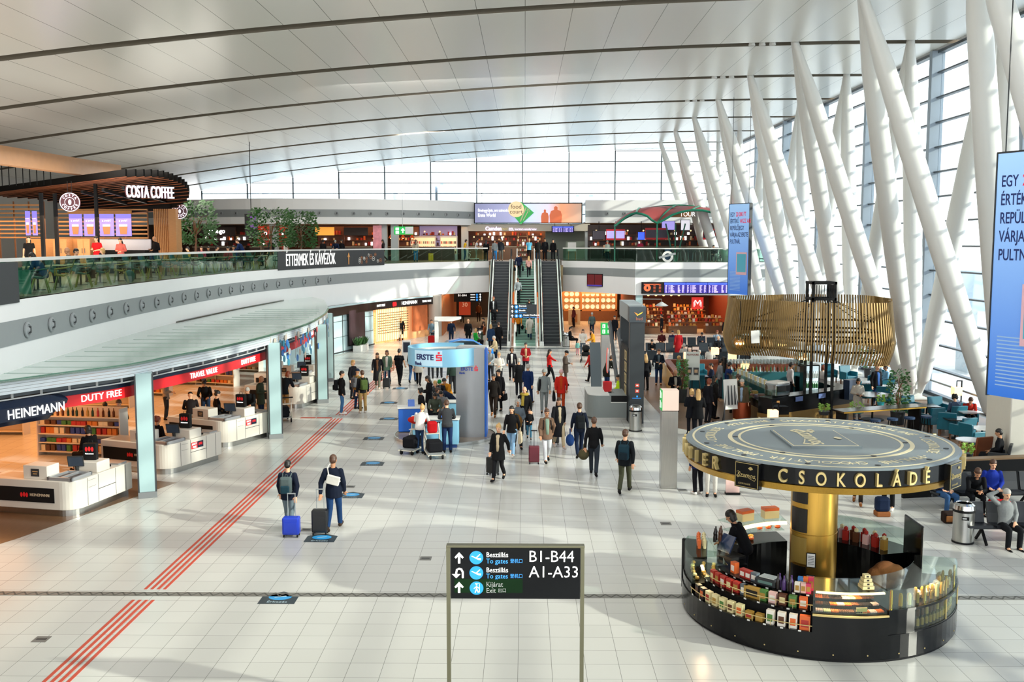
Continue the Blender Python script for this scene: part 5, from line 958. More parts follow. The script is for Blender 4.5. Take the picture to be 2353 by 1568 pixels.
for i in range(6): item(B().sph((0, 0, .07), (.08, .07, .08), 8), 'sweet_bag', [bx['white' if i % 2 else 'pink']], 2.2, 34 + i * 6.5, .9, 'clear bag of sweets with bow, %s in the upper right case' % ordn(i), 'bag', 'sweet bags in the upper right case')
for row in range(3):
    for i in range(6): item(B().sph((0, 0, .03), (.06, .045, .035), 8), 'pastry', [bx['gold' if (i + row) % 3 else 'cream']], 1.9 + row * .2, -107 + i * 4.6, .665, 'golden pastry in the %s row of the left glass case' % ordn(row), 'pastry', 'pastries in the left glass case')
for i in range(4): item(B().lathe([(0, 0), (.035, 0), (.035, .09), (.03, .13), (.035, .17), (.014, .24), (.014, .27), (0, .27)], n=8), 'cola_bottle', [bx['dark'] if i % 2 else bx['brown']], 1.8 + .09 * (i % 2), -112 + i * 2.2, 1.165, '%s cola bottle from the left on the left glass case' % ordn(i), 'bottle', 'cola bottles on the left case')
for i in range(8): item(B().lathe([(0, 0), (.03, 0), (.04, .16), (.0, .2)], n=8), 'dessert_cup', [bx['orange'] if i % 2 else bx['cream']], 2.1 + .1 * (i % 2), -104 + (i // 2) * 4, 1.165, 'clear cup of dessert on the left glass case', 'cup', 'dessert cups on the left glass case')
for i in range(10): item(B().sph((0, 0, .03), (.07, .05, .04), 8), 'pastry', [bx['gold' if i % 2 else 'orange']], 1.85 + .15 * (i % 2), -172 + i * 3.2, 1.06 if i < 5 else .86, 'small pastry in the rear glass case left of the column', 'pastry', 'pastries in the rear case')
for i, ph in enumerate((-168, -150)): item(B().box(-.16, .16, -.1, .1, 0, .16, 0).box(-.16, .16, -.1, .1, .16, .22, 1), 'biscuit_box', [bx['cream'], bx['orange']], 1.95, ph, 1.265, '%s orange and cream biscuit pack on the rear glass case' % ('right', 'left')[i], 'box')
for i in range(13):
    c_ = ('pink', 'pink', 'dark', 'pink', 'red', 'brown', 'brown', 'red', 'pink', 'red', 'red', 'gold', 'gold')[i]; b = B().box(-.055, .055, -.05, .05, 0, .2, 0); b.sph((0, 0, .24), (.05, .05, .05), 6, 1); item(b, 'gift_bag', [bx[c_], bx['red' if i % 3 else 'cream']], 1.72 + .12 * (i % 2), 158 - i * 3.6, .95, '%s %s gift bag with bow from the column on the rear right counter' % (ordn(i), c_), 'gift', 'gift bags on the rear right counter')
t = thing('laptop_till', 'black till screen tilted towards the bending shop assistant', 'till', pk(1.62, -98, .96), R(-60)); b = B(); b.bar((-.15, 0, .05), (-.15, .16, .36), .34, .03, up=(0, 1, 0)); b.build('screen', mk('till_face', '#2e3a55', .25, em=.1), t); B().box(-.2, .2, -.1, .25, -.02, .03).build('base', matblack, t); uc(sec(B(), 1.35, 1.72, .55, .94, -112, -82), 'till_worktop', kblack)
b = B()
for i, (x, y, z, r) in enumerate(((0, 0, .98, .2), (.15, -.05, .92, .2), (-.15, .02, .9, .18), (-.26, -.05, .72, .13), (.28, -.02, .78, .15), (.05, -.08, .7, .15))): b.sph((x, y, z), (r * 1.25, r * .7, r * .85), 12)
o = b.build('draped_jacket', cmat('#6b4426')); q = o.modifiers.new('r', 'REMESH'); q.mode = 'VOXEL'; q.voxel_size = .03; q = o.modifiers.new('s', 'SMOOTH'); q.iterations = 3; p = pk(1.25, 62); o.location = (p.x, p.y, 0); o.rotation_euler[2] = R(20); tag(o, 'brown jacket draped over a stool inside the chocolate kiosk', 'jacket')
t = thing('stool', 'black stool under the brown jacket inside the kiosk', 'stool', (p.x, p.y, 0)); B().cyl((0, 0), .2, .6, .68, 14).build('seat', matblack, t)
for a in range(4): B().bar((.12 * cos(a * pi / 2), .12 * sin(a * pi / 2), .6), (.2 * cos(a * pi / 2), .2 * sin(a * pi / 2), 0), .03, .03).build('leg', matblack, t)
# ---------- cafe with the slatted gold canopy ----------
CX, CY = 11.5, 39.5
t = thing('slatted_canopy', 'wavy gold slatted canopy hanging around the cafe bar', 'canopy', (CX, CY, 0))
slat = mk('slat_gold', '#8f7446', .4, .45, noise=.15, nscale=3)
def rad(a): return 3.2 + .36 * cos(3 * a + 3.82) + .12 * cos(7 * a + 1)
b = B(); NS = 200
for k in range(NS):
    a = 2 * pi * k / NS; r = rad(a); pr = [(r * .96, 4.82), (r * .98, 4.3), (r * 1.02, 3.3), (r * 1.0, 2.95), (r * .95, 2.58 + .12 * sin(2 * a))]
    d = Vector((cos(a), sin(a), 0)); s_ = Vector((-sin(a), cos(a), 0)); b.rings([[Vector((CX, CY, z)) + d * (q + i) + s_ * j for i, j in ((-.025, -.024), (.025, -.024), (.025, .024), (-.025, .024))] for q, z in pr])
under(b.build('slats', slat), t)
for z, f in ((3.75, .96), (3.4, .97), (3.0, .96)): under(B().tube([(CX + rad(a) * f * cos(a), CY + rad(a) * f * sin(a), z) for a in [2 * pi * k / 60 for k in range(60)]], .045, 6, loop=True).build('ring_beam', matblack), t)
b = B()
for sx_ in (-.42, .42):
    for sy_ in (-.42, .42): b.cb((CX + .2 + sx_, CY + sy_, 2.7), (.1, .1, 5.4))
under(b.build('mast_posts', matblack), t); b = B()
for z in (4.75, 5.38): b.box(CX - .28, CX + .68, CY - .48, CY - .4, z, z + .1).box(CX - .28, CX + .68, CY + .4, CY + .48, z, z + .1).box(CX - .28, CX - .2, CY - .48, CY + .48, z, z + .1).box(CX + .6, CX + .68, CY - .48, CY + .48, z, z + .1)
for i in range(9): b.cb((CX - .2 + i * .1, CY - .44, 5.05), (.02, .03, .6)); b.cb((CX + .64, CY - .4 + i * .1, 5.05), (.03, .02, .6))
under(b.build('mast_cage', matblack), t); b = B()
for k in range(8): a = 2 * pi * k / 8; b.bar((CX + .2 + .4 * cos(a), CY + .4 * sin(a), 4.8), (CX + rad(a) * .95 * cos(a), CY + rad(a) * .95 * sin(a), 3.75), .03, .03)
under(b.build('stays', matblack), t)
o = tag(B().bar(P(1735, 760, 36.25), P(1736, 789, 36.25), .3, .02, up=(0, -1, 0)).build('notice_sheet', white), 'white sheet of paper fixed on the gold slats', 'paper')
for i, (px, py, Y) in enumerate(((1700, 787, 38.5), (1797, 790, 38), (1845, 822, 37.5))):
    p = P(px, py, Y); t = thing('globe_lamp', '%s glass globe lamp with glowing bulbs inside the gold canopy' % ('left', 'middle', 'right')[i], 'lamp', p); B().sph((0, 0, 0), .32, 14).build('globe', cglass, t, smooth=True); B().cyl((0, 0), .015, .3, 1.6, 6).build('cord', matblack, t)
    for k in range(4): B().sph((.12 * cos(k * 1.57), .12 * sin(k * 1.57), -.05), .045, 8).build('bulb', mk('bulb_glow', '#ffd9a0', .4, em=14, ecol='#ffb766'), t)
bar = thing('cafe_bar', 'black and gold cafe bar with glass pastry case under the gold canopy', 'bar counter', (9.4, 37.6, 0)); A_, R_, L_ = Vector((9.35, 37.4)), Vector((13.5, 40.4)), Vector((8.8, 43.2))
def ub(b, nm, m, **k): return under(b.build(nm, m, **k), bar)
gb = mk('bar_gold', '#8d6f3c', .35, .5); dn = (R_ - A_).normalized(); ln = (L_ - A_).normalized()
def seg(p0, p1, z0, z1, th, m=None): return B().strip([tuple(p0), tuple((p0 + p1) / 2), tuple(p1)], z0, z1, th, m)
ub(seg(A_, R_, 0, .5, .7), 'front_base', gb); ub(seg(A_ - dn * .0, R_, .5, 1.12, .65), 'front_panel', kblack); ub(seg(L_, A_, 0, .5, .7), 'side_base', gb); ub(seg(L_, A_, .5, .8, .68), 'case_base', kblack); ub(seg(L_, A_, .8, 1.35, .02), 'case_front_glass', cglass); ub(seg(L_, A_, 1.35, 1.38, .55), 'case_top', cglass)
b = B()
for i in range(14): p = L_.lerp(A_, (i + .5) / 14) + Vector((.25, .1)); b.cb((p.x, p.y, .86 + .1 * (i % 2)), (.22, .28, .1), i % 3)
o = ub(b, 'pastries', [mk('pastry_pink', '#c98a86', .5), mk('pastry_gold', '#c08a4a', .5), mk('pastry_lilac', '#b089a8', .5)]); o['kind'] = 'stuff'
ub(seg(R_, R_ + Vector((-.9, 4.2)), 0, 1.1, .6), 'right_counter', kblack); ub(B().bar((R_.x - .55, R_.y - .5, 1.1), (R_.x - .05, R_.y - .14, 1.1), .3, .8), 'service_cabinet', mk('cabinet_slate', '#2b3a52', .35))
for i in range(2): b = B(); p = A_.lerp(R_, .3 + i * .27); b.T = face_mtx((p.x + .02, p.y - .02, .98), (dn.y, -dn.x, 0)); b.cb((0, 0, .015), (.42, .18, .02)); ub(b, 'name_plate', mk('plate_blue', '#5b6fa0', .35))
bk = thing('back_bar', 'rear bar shelf with rows of glasses and bottles inside the cafe', 'shelf', (10.5, 44.4, 0)); under(B().box(8.9, 12.4, 44.2, 44.7, 0, 1.25).build('cabinet', mk('back_teal', '#2c6a72', .4)), bk); under(B().box(8.9, 12.4, 44.2, 44.7, 1.6, 1.63).build('shelf_board', cglass), bk); under(B().box(12.3, 12.4, 44.2, 44.7, 1.2, 1.9).box(8.9, 9.0, 44.2, 44.7, 1.2, 1.9).build('bracket', matblack), bk)
gm = mk('drink_glass', '#d9e4e2', .15); 
def cup(nm, loc, mat, label, cat, grp, sc=1): 
    if nm not in PM: b = B().lathe([(0, 0), (.03, 0), (.045, .13), (.04, .13), (.0, .02)], n=8); me = bpy.data.meshes.new(nm); me.from_pydata(b.v, [], b.f); me.materials.append(white); PM[nm] = me
    o = bpy.data.objects.new(nm, PM[nm]); C.objects.link(o); o.location = loc; o.scale = (sc,) * 3; o.material_slots[0].link = 'OBJECT'; o.material_slots[0].material = mat; return tag(o, label, cat, grp)
for i in range(44): cup('drinking_glass', (9.1 + (i % 22) * .15, 44.35 + .2 * (i // 22), 1.63), gm, 'clear drinking glass on the top shelf of the rear bar', 'glass', 'glasses on the rear bar top shelf', 1.3)
for i in range(20): stock('bottle', (9.1 + i * .16, 44.4, 1.25), 0, (mk('bottle_clear_green', '#4f8a5c', .2), gm, SCOL[0][0], SCOL[0][3])[i % 4], 'bottle on the lower level of the rear bar', 'bottle', 'bottles on the rear bar')
fr = thing('drinks_fridge', 'black drinks fridge with green and clear bottles beside the bar mast', 'fridge', (11.9, 41.2, 0)); under(B().box(11.6, 12.25, 41.2, 41.8, 0, 1.95).build('body', kblack), fr); under(B().box(11.66, 12.19, 41.15, 41.19, .3, 1.9).build('glow', mk('fridge_glow', '#cfe3ea', .4, em=.5)), fr)
for i in range(12): stock('bottle', (11.7 + (i % 6) * .085, 41.08, 1.0 + .42 * (i // 6)), 0, MAT['bottle_clear_green'] if i < 6 else gm, '%s bottle in the drinks fridge' % ('green', 'clear')[i // 6], 'bottle', '%s bottles in the drinks fridge' % ('green', 'clear')[i // 6])
for i in range(16): p = L_.lerp(A_, .1 + .05 * i) + Vector((.35, .1)); (cup('drinking_glass', (p.x, p.y, 1.38), gm if i % 2 else bx['cream'], 'cup or glass standing on the pastry case', 'cup', 'cups on the pastry case', 1.6))
t = thing('coffee_machine', 'white and chrome coffee machine at the bar corner', 'coffee machine', (9.75, 38.2, 1.12), R(35)); B().box(-.4, .4, -.3, .3, -.0, .5).build('body', chrome, t, bevel=.05); B().box(-.35, .35, -.34, -.3, .2, .42).build('front', matblack, t); B().box(-.35, .35, -.3, .3, .5, .56).build('cup_tray', white, t)
# lantern lamps on black posts
for i, (px, py, Y, l) in enumerate(((1580, 818, 47.5, 'left glowing cube lantern above the leather bench'), (1591, 826, 46, 'second glowing cube lantern above the leather bench'), (1643, 807, 49, 'third glowing cube lantern above the leather bench'), (1683, 821, 47.5, 'fourth glowing cube lantern left of the gold canopy'), (1712, 839, 45, 'fifth glowing cube lantern under the gold canopy edge'), (1776, 953, 36.2, 'glowing cube lantern in front of the bar corner'), (2198, 899, 40.5, 'glowing cube lantern beside the glass wall'), (2118, 868, 47, 'far glowing cube lantern beside the glass wall between columns'), (2027, 835, 50, 'far glowing cube lantern behind the gold canopy'))):
    p = P(px, py, Y); t = thing('post_lantern', l, 'lantern', (p.x, p.y, 0)); s = .17; B().box(-s, s, -s, s, p.z - s, p.z + s).build('shade', litwarm, t, bevel=.02); B().bar((s + .03, 0, 0), (s + .03, 0, p.z + .42), .04, .04).bar((-.0, 0, p.z + .42), (s + .05, 0, p.z + .42), .04, .04).bar((0, 0, p.z + s), (0, 0, p.z + .42), .03, .03).build('post', matblack, t)
# seats
def beam_seat(label, loc, rz, n, mat=None, arms=True):
    t = thing('beam_seat', label, 'bench', loc, R(rz)); m = mat or mk('seat_black', '#14181f', .4)
    for i in range(n):
        x = (i - (n - 1) / 2) * .62; B().rings([[(x - .27, y, z - .03), (x + .27, y, z - .03), (x + .27, y, z + .03), (x - .27, y, z + .03)] for y, z in ((-.28, .45), (-.1, .43), (.2, .41))]).build('seat', m, t); B().rings([[(x - .27, y - .02, z), (x + .27, y - .02, z), (x + .27, y + .03, z), (x - .27, y + .03, z)] for y, z in ((.2, .42), (.27, .65), (.33, .9))]).build('backrest', m, t)
    B().box(-n * .31, n * .31, -.04, .04, .33, .39).build('beam', dark, t)
    for x in (-n * .2, n * .2): B().bar((x, .02, .35), (x, -.28, .02), .05, .05).bar((x, -.02, .35), (x, .28, .02), .05, .05).build('leg', matblack, t)
    return t
bs1 = beam_seat('black beam seat with a resting man beside the right litter bin', (11.5, 22.9, 0), 0, 4)
bs2 = beam_seat('black beam seat of two men in dark and blue jackets', (12.3, 26.0, 0), 4, 5)
for i, (y, x0, n, l) in enumerate(((64, 10.8, 5, 'rear row of black seats facing the red shop'), (64, 14.2, 5, 'rear right row of black seats near the red shop'), (60.5, 8.6, 4, 'middle row of black seats behind the dark pylon'), (60.5, 12.5, 6, 'middle right row of black seats beyond the leather bench'), (55.6, 10.4, 7, 'front row of black seats behind the leather bench'), (56.5, 6.9, 2, 'short pair of black seats right of the dark pylon'))): beam_seat(l, (x0, y, 0), 180 if i in (4, 5) else 0, n, mk('seat_slate', '#1d2730', .5))
lb = thing('leather_bench', 'long brown leather bench with wooden slat partition at the cafe edge', 'bench', (9, 51, 0)); lth = mk('brown_leather', '#6a3522', .4, noise=.15)
under(B().box(7.3, 14, 50.9, 51.15, 0, 1.02).build('backrest', lth, bevel=.03), lb); under(B().box(7.3, 14, 50.2, 50.9, .15, .46).build('seat', lth, bevel=.04), lb); under(B().strip([(7.2, 51.1), (7.0, 47), (6.75, 43.4)], .9, 1.0, .3).build('ledge', lth), lb); b = B()
for i in range(50): p = Vector((7.1, 51.0)).lerp(Vector((6.68, 43.4)), i / 49); b.cb((p.x, p.y, .46), (.05, .11, .9))
under(b.build('partition_slats', mk('slat_oak', '#b58a3e', .4, .2)), lb)
def armchair(px, py, rz, label, mat=teal, loc=None):
    q = loc or G(px, py); t = thing('armchair', label, 'chair', (q.x, q.y, 0), R(rz)); B().box(-.29, .29, -.26, .26, .3, .46).build('seat', mat, t, bevel=.03); B().rings([[(-.31, y, z), (.31, y, z), (.31, y + .09, z), (-.31, y + .09, z)] for y, z in ((.24, .28), (.27, .6), (.33, .92))]).build('backrest', mat, t, bevel=.02)
    for sx_ in (-1, 1): B().box(sx_ * .31 - .04, sx_ * .31 + .04, -.24, .3, .28, .66).build('armrest', mat, t, bevel=.02)
    for sx_ in (-1, 1):
        for sy_ in (-.22, .24): B().box(sx_ * .28 - .025, sx_ * .28 + .025, sy_ - .025, sy_ + .025, 0, .3).build('leg', oakd, t)
    return t
# facing: 0 looks at -Y (towards viewer); backrest at +Y.  180 shows its back to the viewer
for px, py, rz, l in ((2137, 990, 200, 'teal armchair with its back to the viewer at the end of the high table'), (2178, 1003, 150, 'teal armchair left of the man in the red sweater, seen from the side'), (2208, 1016, 200, 'teal armchair with high back in front of the red sweater table'), (2236, 1033, 110, 'teal armchair beside the white square table near the glass'), (2266, 1052, 190, 'teal armchair nearest the viewer beside the cream tower'), (2098, 965, 20, 'teal armchair at the foot of the leaning columns'), (2158, 968, 10, 'teal armchair behind the seated person by the glass wall'), (2190, 985, 190, 'teal armchair of the person in blue by the glass wall'), (1956, 920, 180, 'teal armchair behind the slate cabinet of the bar'), (1984, 928, 180, 'teal armchair left of the standing man in striped sweater'), (2030, 935, 160, 'teal armchair behind the tall plant'), (2012, 895, -30, 'far teal armchair of the woman with phone'), (2032, 905, -90, 'far teal armchair of the bearded man with laptop'), (2222, 985, -10, 'teal armchair under the man in the red sweater'), (1950, 885, 20, 'far teal armchair under the right canopy edge'), (1905, 880, 0, 'far teal armchair left of the column feet')): armchair(px, py, rz, l)
for px, py, rz, l, m in ((1600, 905, 180, 'teal chair at the small table behind the flavours board', teal), (1632, 900, -90, 'green chair of the young man in dark sweater', tealg), (1672, 893, -60, 'pale teal chair near the bar queue', teal), (1607, 880, 0, 'teal chair with cushion beside the leather bench', teal), (2240, 1065, 200, 'brown leather tub chair at the white round table', mk('tan_leather', '#7a3f1f', .5)), (2290, 1085, -120, 'dark armchair of the man bending beside the cream tower', dark)): armchair(px, py, rz, l, m)
def table(px, py, r, label, h=.74, top=None, sq=False):
    q = G(px, py); t = thing('cafe_table', label, 'table', (q.x, q.y, 0)); tm = top or mk('marble', '#d9dadb', .2)
    (B().box(-r, r, -r, r, h - .03, h) if sq else B().cyl((0, 0), r, h - .03, h, 24)).build('table_top', tm, t); B().cyl((0, 0), .04, .03, h - .03, 8).build('stem', matblack, t); B().cyl((0, 0), r * .6, 0, .03, 16).build('foot', matblack, t); return t
dk = mk('dark_top', '#2a2522', .15)
for a in ((2128, 975, .4, 'dark square table with white cloth beside the column feet', .74, dk, True), (2195, 1008, .42, 'dark square table in front of the seated man in red', .74, dk, True), (2226, 990, .4, 'white table with a cup beside the man in red', .74, None, True), (2255, 1032, .38, 'white square table near the leaning column foot', .74, None, True), (2226, 1062, .42, 'white round table with green pot behind the round kiosk', .74, None), (2004, 965, .75, 'round dark high table with black tray beside the waitress', 1.02, dk), (1990, 915, .35, 'white table beside the man in striped sweater', .74, None, True), (2040, 925, .35, 'white table behind the tall plant', .74, None, True), (1610, 900, .32, 'small dark table behind the flavours board', .74, dk, True), (2020, 888, .35, 'white table with laptop of the bearded man', .74, None, True)): table(*a)
q = G(2035, 1005); t = thing('high_table', 'long reflective black high table behind the round kiosk canopy', 'table', (q.x, q.y + .3, 0), R(20)); B().box(-2.0, 1.6, -.35, .35, .98, 1.04).build('table_top', kblack, t); B().box(-2.0, 1.6, -.37, -.35, .98, 1.03).build('edge', gold, t)
for x in (-1.8, 1.4): B().box(x - .04, x + .04, -.3, .3, 0, .98).build('leg', matblack, t)
for i in range(5):
    p = t.matrix_basis @ Vector((-1.6 + i * .75, -.6, 0)); s = thing('bar_stool', '%s dark blue bar stool from the left at the black high table' % ordn(i), 'stool', p, 0, 'bar stools at the high table'); B().cyl((0, 0), .19, .68, .75, 14).build('seat', mk('stool_blue', '#1e3a5c', .5), s)
    for a in range(4): B().bar((.13 * cos(a * 1.57 + .8), .13 * sin(a * 1.57 + .8), .68), (.2 * cos(a * 1.57 + .8), .2 * sin(a * 1.57 + .8), 0), .025, .025).build('leg', matblack, s)
def leaves(n, r, h, z0, seed, sz=.12):
    b = B(); q = random.Random(seed)
    for k in range(n):
        a, u = q.uniform(0, 2 * pi), q.random() ** .5; z = z0 + h * q.random(); rr = r * u * (1 - .5 * abs((z - z0) / h - .45)); c_ = Vector((rr * cos(a), rr * sin(a), z)); d = Vector((cos(a), sin(a), q.uniform(-.6, .8))).normalized() * sz * q.uniform(.7, 1.3); v = d.orthogonal().normalized() * sz * .35; b.add([c_, c_ + d * .5 + v, c_ + d, c_ + d * .5 - v], [(0, 1, 2, 3)])
    return b
def plant(loc, label, r, h, pot_h, pot_r, potm, seed, n=220, stem=True, leaf=None, nm='potted_plant', cat='plant', sz=.12):
    t = thing(nm, label, cat, loc); B().cyl((0, 0), pot_r * .85, 0, pot_h, 16, r1=pot_r).build('pot', potm, t)
    if stem:
        b = B(); q = random.Random(seed)
        for k in range(4): b.tube([(0, 0, pot_h - .05), (q.uniform(-.1, .1), q.uniform(-.1, .1), pot_h + h * .4), (q.uniform(-r, r) * .6, q.uniform(-r, r) * .6, pot_h + h * .8)], [.03, .02, .01], 6)
        b.build('stems', oakd, t)
    leaves(n, r, h, pot_h, seed, sz).build('leaves', leaf or leafm, t); return t
plant(G(2062, 975), 'tall dark green potted plant at the foot of the columns', .42, 1.6, .5, .28, dark, 1, 420); plant(G(1998, 868), 'tall leafy potted tree behind the gold canopy by the glass', .6, 1.9, .5, .3, dark, 2, 320); plant(G(1566, 925), 'leafy green planter left of the flavours board', .24, 1.3, .6, .25, dark, 3, 320, leaf=mk('leaf_mid', '#4f7a35', .6, noise=.4, nscale=9)); plant(G(1702, 962), 'dark round potted plant beside the white easel', .35, .7, .55, .25, dark, 4, 260)
for (px, py, Y, l, w_) in ((1967, 957, 36.5, 'wide turquoise bowl of yellow green plants on the black high table', .32), (2023, 946, 38.2, 'small turquoise pot of green plants on the black high table', .14), (1893, 962, 36.0, 'yellow green plant on the dark ledge behind the kiosk canopy', .2), (2224, 1032, 28.2, 'green plant in black pot on the white round table', .15)):
    p = P(px, py, Y); plant((p.x, p.y, max(.76, p.z - .25)), l, w_ * .9, .28, .13, w_, mk('turquoise_bowl', '#2f9aa5', .4) if 'turq' in l else dark, int(px), 90, False, leafl, 'plant_bowl', 'plant', .09)
def easel(px, py, label, w_, h, z0, face, txt, rz=0):
    q = G(px, py); t = thing('board_easel', label, 'easel', (q.x, q.y, 0), R(rz))
    for x in (-w_ * .45, w_ * .45): B().bar((x * 1.5, -.25, 0), (x * .5, .05, z0 + h), .04, .04).build('leg', dark, t)
    B().bar((0, .5, 0), (0, .05, z0 + h), .04, .04).build('leg', dark, t); B().bar((0, -.12, z0), (0, .02, z0 + h), w_, .04, up=(0, 1, 0)).build('board', face, t); mt = face_mtx((0, -.09, z0 + h / 2), (0, -1, .13)); b = B()
    if txt: put_text(b, txt, w_ * .17, mt @ Matrix.Translation((0, h * .4, .02)), 0, ext=.002, bold=.003); [b.add([mt @ Vector((x + u, -h * .18 + v, .03)) for u, v in ((-.1, -.16), (.1, -.16), (.12, .16), (-.12, .16))], [(0, 1, 2, 3)], 1) for x in (-.15, .15)]; [b.add([mt @ Vector((x + u, -h * .18 + v, .035)) for u, v in ((-.07, -.07), (.07, -.07), (.07, .07), (-.07, .07))], [(0, 1, 2, 3)], 2) for x in (-.15, .15)]
    else: [b.add([mt @ Vector((x + u, v, .03)) for u, v in ((-.04, -.4), (.04, -.4), (.02, .35), (-.02, .35))], [(0, 1, 2, 3)], 1) for x in (-.14, 0, .14)]
    b.build('print', [mk('print_brown', '#8a3a2a', .5), dark, mk('print_beige', '#d9b48a', .5)], t)
easel(1590, 922, 'white flavours menu board on a black easel at the cafe entrance', .62, 1.25, .95, mk('board_pale', '#dfe6df', .5), 'FLAVOURS', -8); easel(1676, 975, 'white picture board on an easel beside the man in brown coat', .6, 1.15, .6, white, '', 20)
q = G(1710, 978); t = thing('copper_barrel', 'copper barrel table with magazines beside the bar case', 'table', (q.x, q.y + .5, 0)); B().lathe([(0, 0), (.33, 0), (.36, .4), (.33, .85), (0, .85)], n=20).build('barrel', mk('copper', '#8a3f22', .3, .7), t, smooth='auto'); tag(B().box(q.x - .2, q.x + .15, q.y + .35, q.y + .6, .85, .88).build('magazine', white), 'white magazine lying on the copper barrel', 'magazine')
q = G(1683, 1136); t = thing('sale_sign', 'pink sale sign with red lettering partly behind the kiosk canopy', 'sign', (q.x, q.y, 0)); B().box(-.19, .19, -.02, .02, .05, .95).build('board', mk('sale_pink', '#f0c9c0', .5), t); B().box(-.2, .2, -.1, .1, 0, .05).build('foot', matblack, t); put_text(B(), '% %', .16, face_mtx((0, -.022, .62), (0, -1, 0)), ext=.002).build('lettering', red, t)
pw = thing('seating_partition', 'low black partition behind the two seated men at the right', 'partition', (12.4, 27.6, 0)); under(B().bar((10.4, 27.0, .5), (15.2, 27.9, .5), .1, 1.0).build('panel', matblack), pw); under(B().bar((10.4, 27.0, 1.02), (15.2, 27.9, 1.02), .3, .05).build('ledge', mk('ledge_wood', '#8a6a45', .4)), pw)
# ---------- upper deck, left: coffee bar ----------
D0 = 5.53
dkw = mk('plank_black', '#0e0c0b', .6, spec=.15); cop = mk('copper_edge', '#a8603a', .4, em=.1)
cof = thing('coffee_canopy', 'dark stepped plank canopy with copper edges over the coffee bar', 'canopy', (-19, 46, 8.3))
u_ = Vector((.7, -.714, 0)); ends = [(290, 397, 8), (312, 397, 9), (331, 397, 9.5), (348, 397, 10), (363, 398, 10), (376, 400, 10), (387, 403, 10), (397, 406, 10), (407, 410, 9.5), (416, 414, 9), (423, 419, 8.5), (429, 425, 8), (433, 432, 7.5), (434, 440, 7), (433, 448, 6.5), (428, 456, 6), (420, 463, 5.6), (408, 470, 5.2), (393, 476, 4.8)]
for i, (px, py, L) in enumerate(ends):
    p = P(px, py, 42.5 + i * .42); q = p - u_ * L * 2.3; b = B(); b.bar((q.x, q.y, p.z - .05), p, .07, .3, 0); b.bar((q.x, q.y, p.z - .22), (p.x, p.y, p.z - .17), .04, .02, 1); under(b.build('plank', [dkw, cop]), cof)
b = B()
for s in (.8, 3, 5.5): b.bar(P(300, 430, 43) - u_ * s, P(400, 462, 50) - u_ * s, .12, .15)
for px, py, Y in ((95, 470, 44), (127, 470, 46), (220, 448, 47)): p = P(px, py, Y); b.bar((p.x, p.y, D0), (p.x, p.y, p.z + .5), .14, .14)
under(b.build('support_frame', matblack), cof)
t = thing('coffee_sign', 'lit white raised letters hanging on the dark plank canopy', 'sign', P(345, 465, 43.2)); a, c_ = P(287, 447, 42.6), P(403, 452, 44.2); d = (c_ - a); nrm = Vector((d.y, -d.x, 0)).normalized(); L = d.length
under(put_text(B(), 'COSTA COFFEE', .74, face_mtx((a + c_) / 2 + Vector((0, 0, .12)), nrm), ext=.05, sx=L / 5.35 * .98).build('letters', mk('coffee_lit', '#efe6f4', .4, em=.8)), t); under(put_text(B(), 'COSTA COFFEE', .74, face_mtx((a + c_) / 2 + Vector((0, 0, .12)) - nrm * .1, nrm), ext=.05, bold=.01, sx=L / 5.35 * .98).build('letter_backs', mk('coffee_maroon', '#4a1420', .4)), t)
for px, py, Y, r, l in ((161, 465, 43.5, .42, 'left round maroon coffee sign hanging below the plank canopy'), (413, 486, 50.5, .38, 'right round maroon coffee sign hanging at the canopy tip')):
    p = P(px, py, Y); t = thing('round_sign', l, 'sign', p, R(18)); b = B(); b.T = face_mtx((0, 0, 0), (0, -1, 0)); b.cyl((0, 0), r, -.1, .1, 28, 0); b.build('disc', mk('coffee_maroon', '#4a1420'), t); b = B(); b.T = face_mtx((0, -.105, 0), (0, -1, 0)); b.lathe([(r * .97, 0), (r * .97, .01), (r * .9, .01), (r * .9, 0)], n=28); b.lathe([(r * .5, 0), (r * .5, .01), (r * .45, .01), (r * .45, 0)], n=24); b.sph((0, 0, 0), (r * .16, r * .3, .015), 10)
    for w_, a0 in (('COSTA', 90), ('COFFEE', -90)):
        for j, ch in enumerate(w_): a = R(a0 + (-1 if a0 > 0 else 1) * (j - (len(w_) - 1) / 2) * 26); put_text(b, ch, r * .3, Matrix.Translation((r * .7 * cos(a), r * .7 * sin(a), .005)) @ Matrix.Rotation(a - (pi / 2 if a0 > 0 else -pi / 2), 4, 'Z'), ext=.004, bold=.004)
    b.build('lettering', mk('coffee_lit', '#efe6f4'), t); B().bar((-.08, 0, r), (-.08, 0, r + .5), .02, .02).bar((.08, 0, r), (.08, 0, r + .5), .02, .02).build('hanger', matblack, t)
t = thing('timber_beam', 'large pale timber beam above the coffee bar at the left edge', 'beam', P(100, 375, 40)); t['kind'] = 'thing'; under(B().bar(P(-60, 348, 39), P(268, 397, 52), .5, .75).build('beam', mk('timber', '#a3754a', .5, noise=.12, nscale=3)), t)
for i in range(8): p = P(4 + i * 16, 395, 43 + i * .6); under(B().bar((p.x, p.y, p.z - .6), (p.x, p.y, p.z + .3), .03, .03).build('hanger', matblack), t)
def slatwall(x0, x1, y0, y1, Y, label):
    a, c_ = P(x0, y0, Y), P(x1, y1, Y); t = thing('slat_screen', label, 'screen', (a.x, Y, D0)); b = B(); z = c_.z
    while z < a.z: b.bar((a.x, Y, z), (c_.x, Y, z), .05, .07); z += .2
    under(b.build('slats', oak), t); b = B()
    for i in range(5): x = a.x + (c_.x - a.x) * i / 4; b.cb((x, Y + .05, (a.z + D0) / 2), (.06, .06, a.z - D0))
    under(b.build('posts', oakd), t)
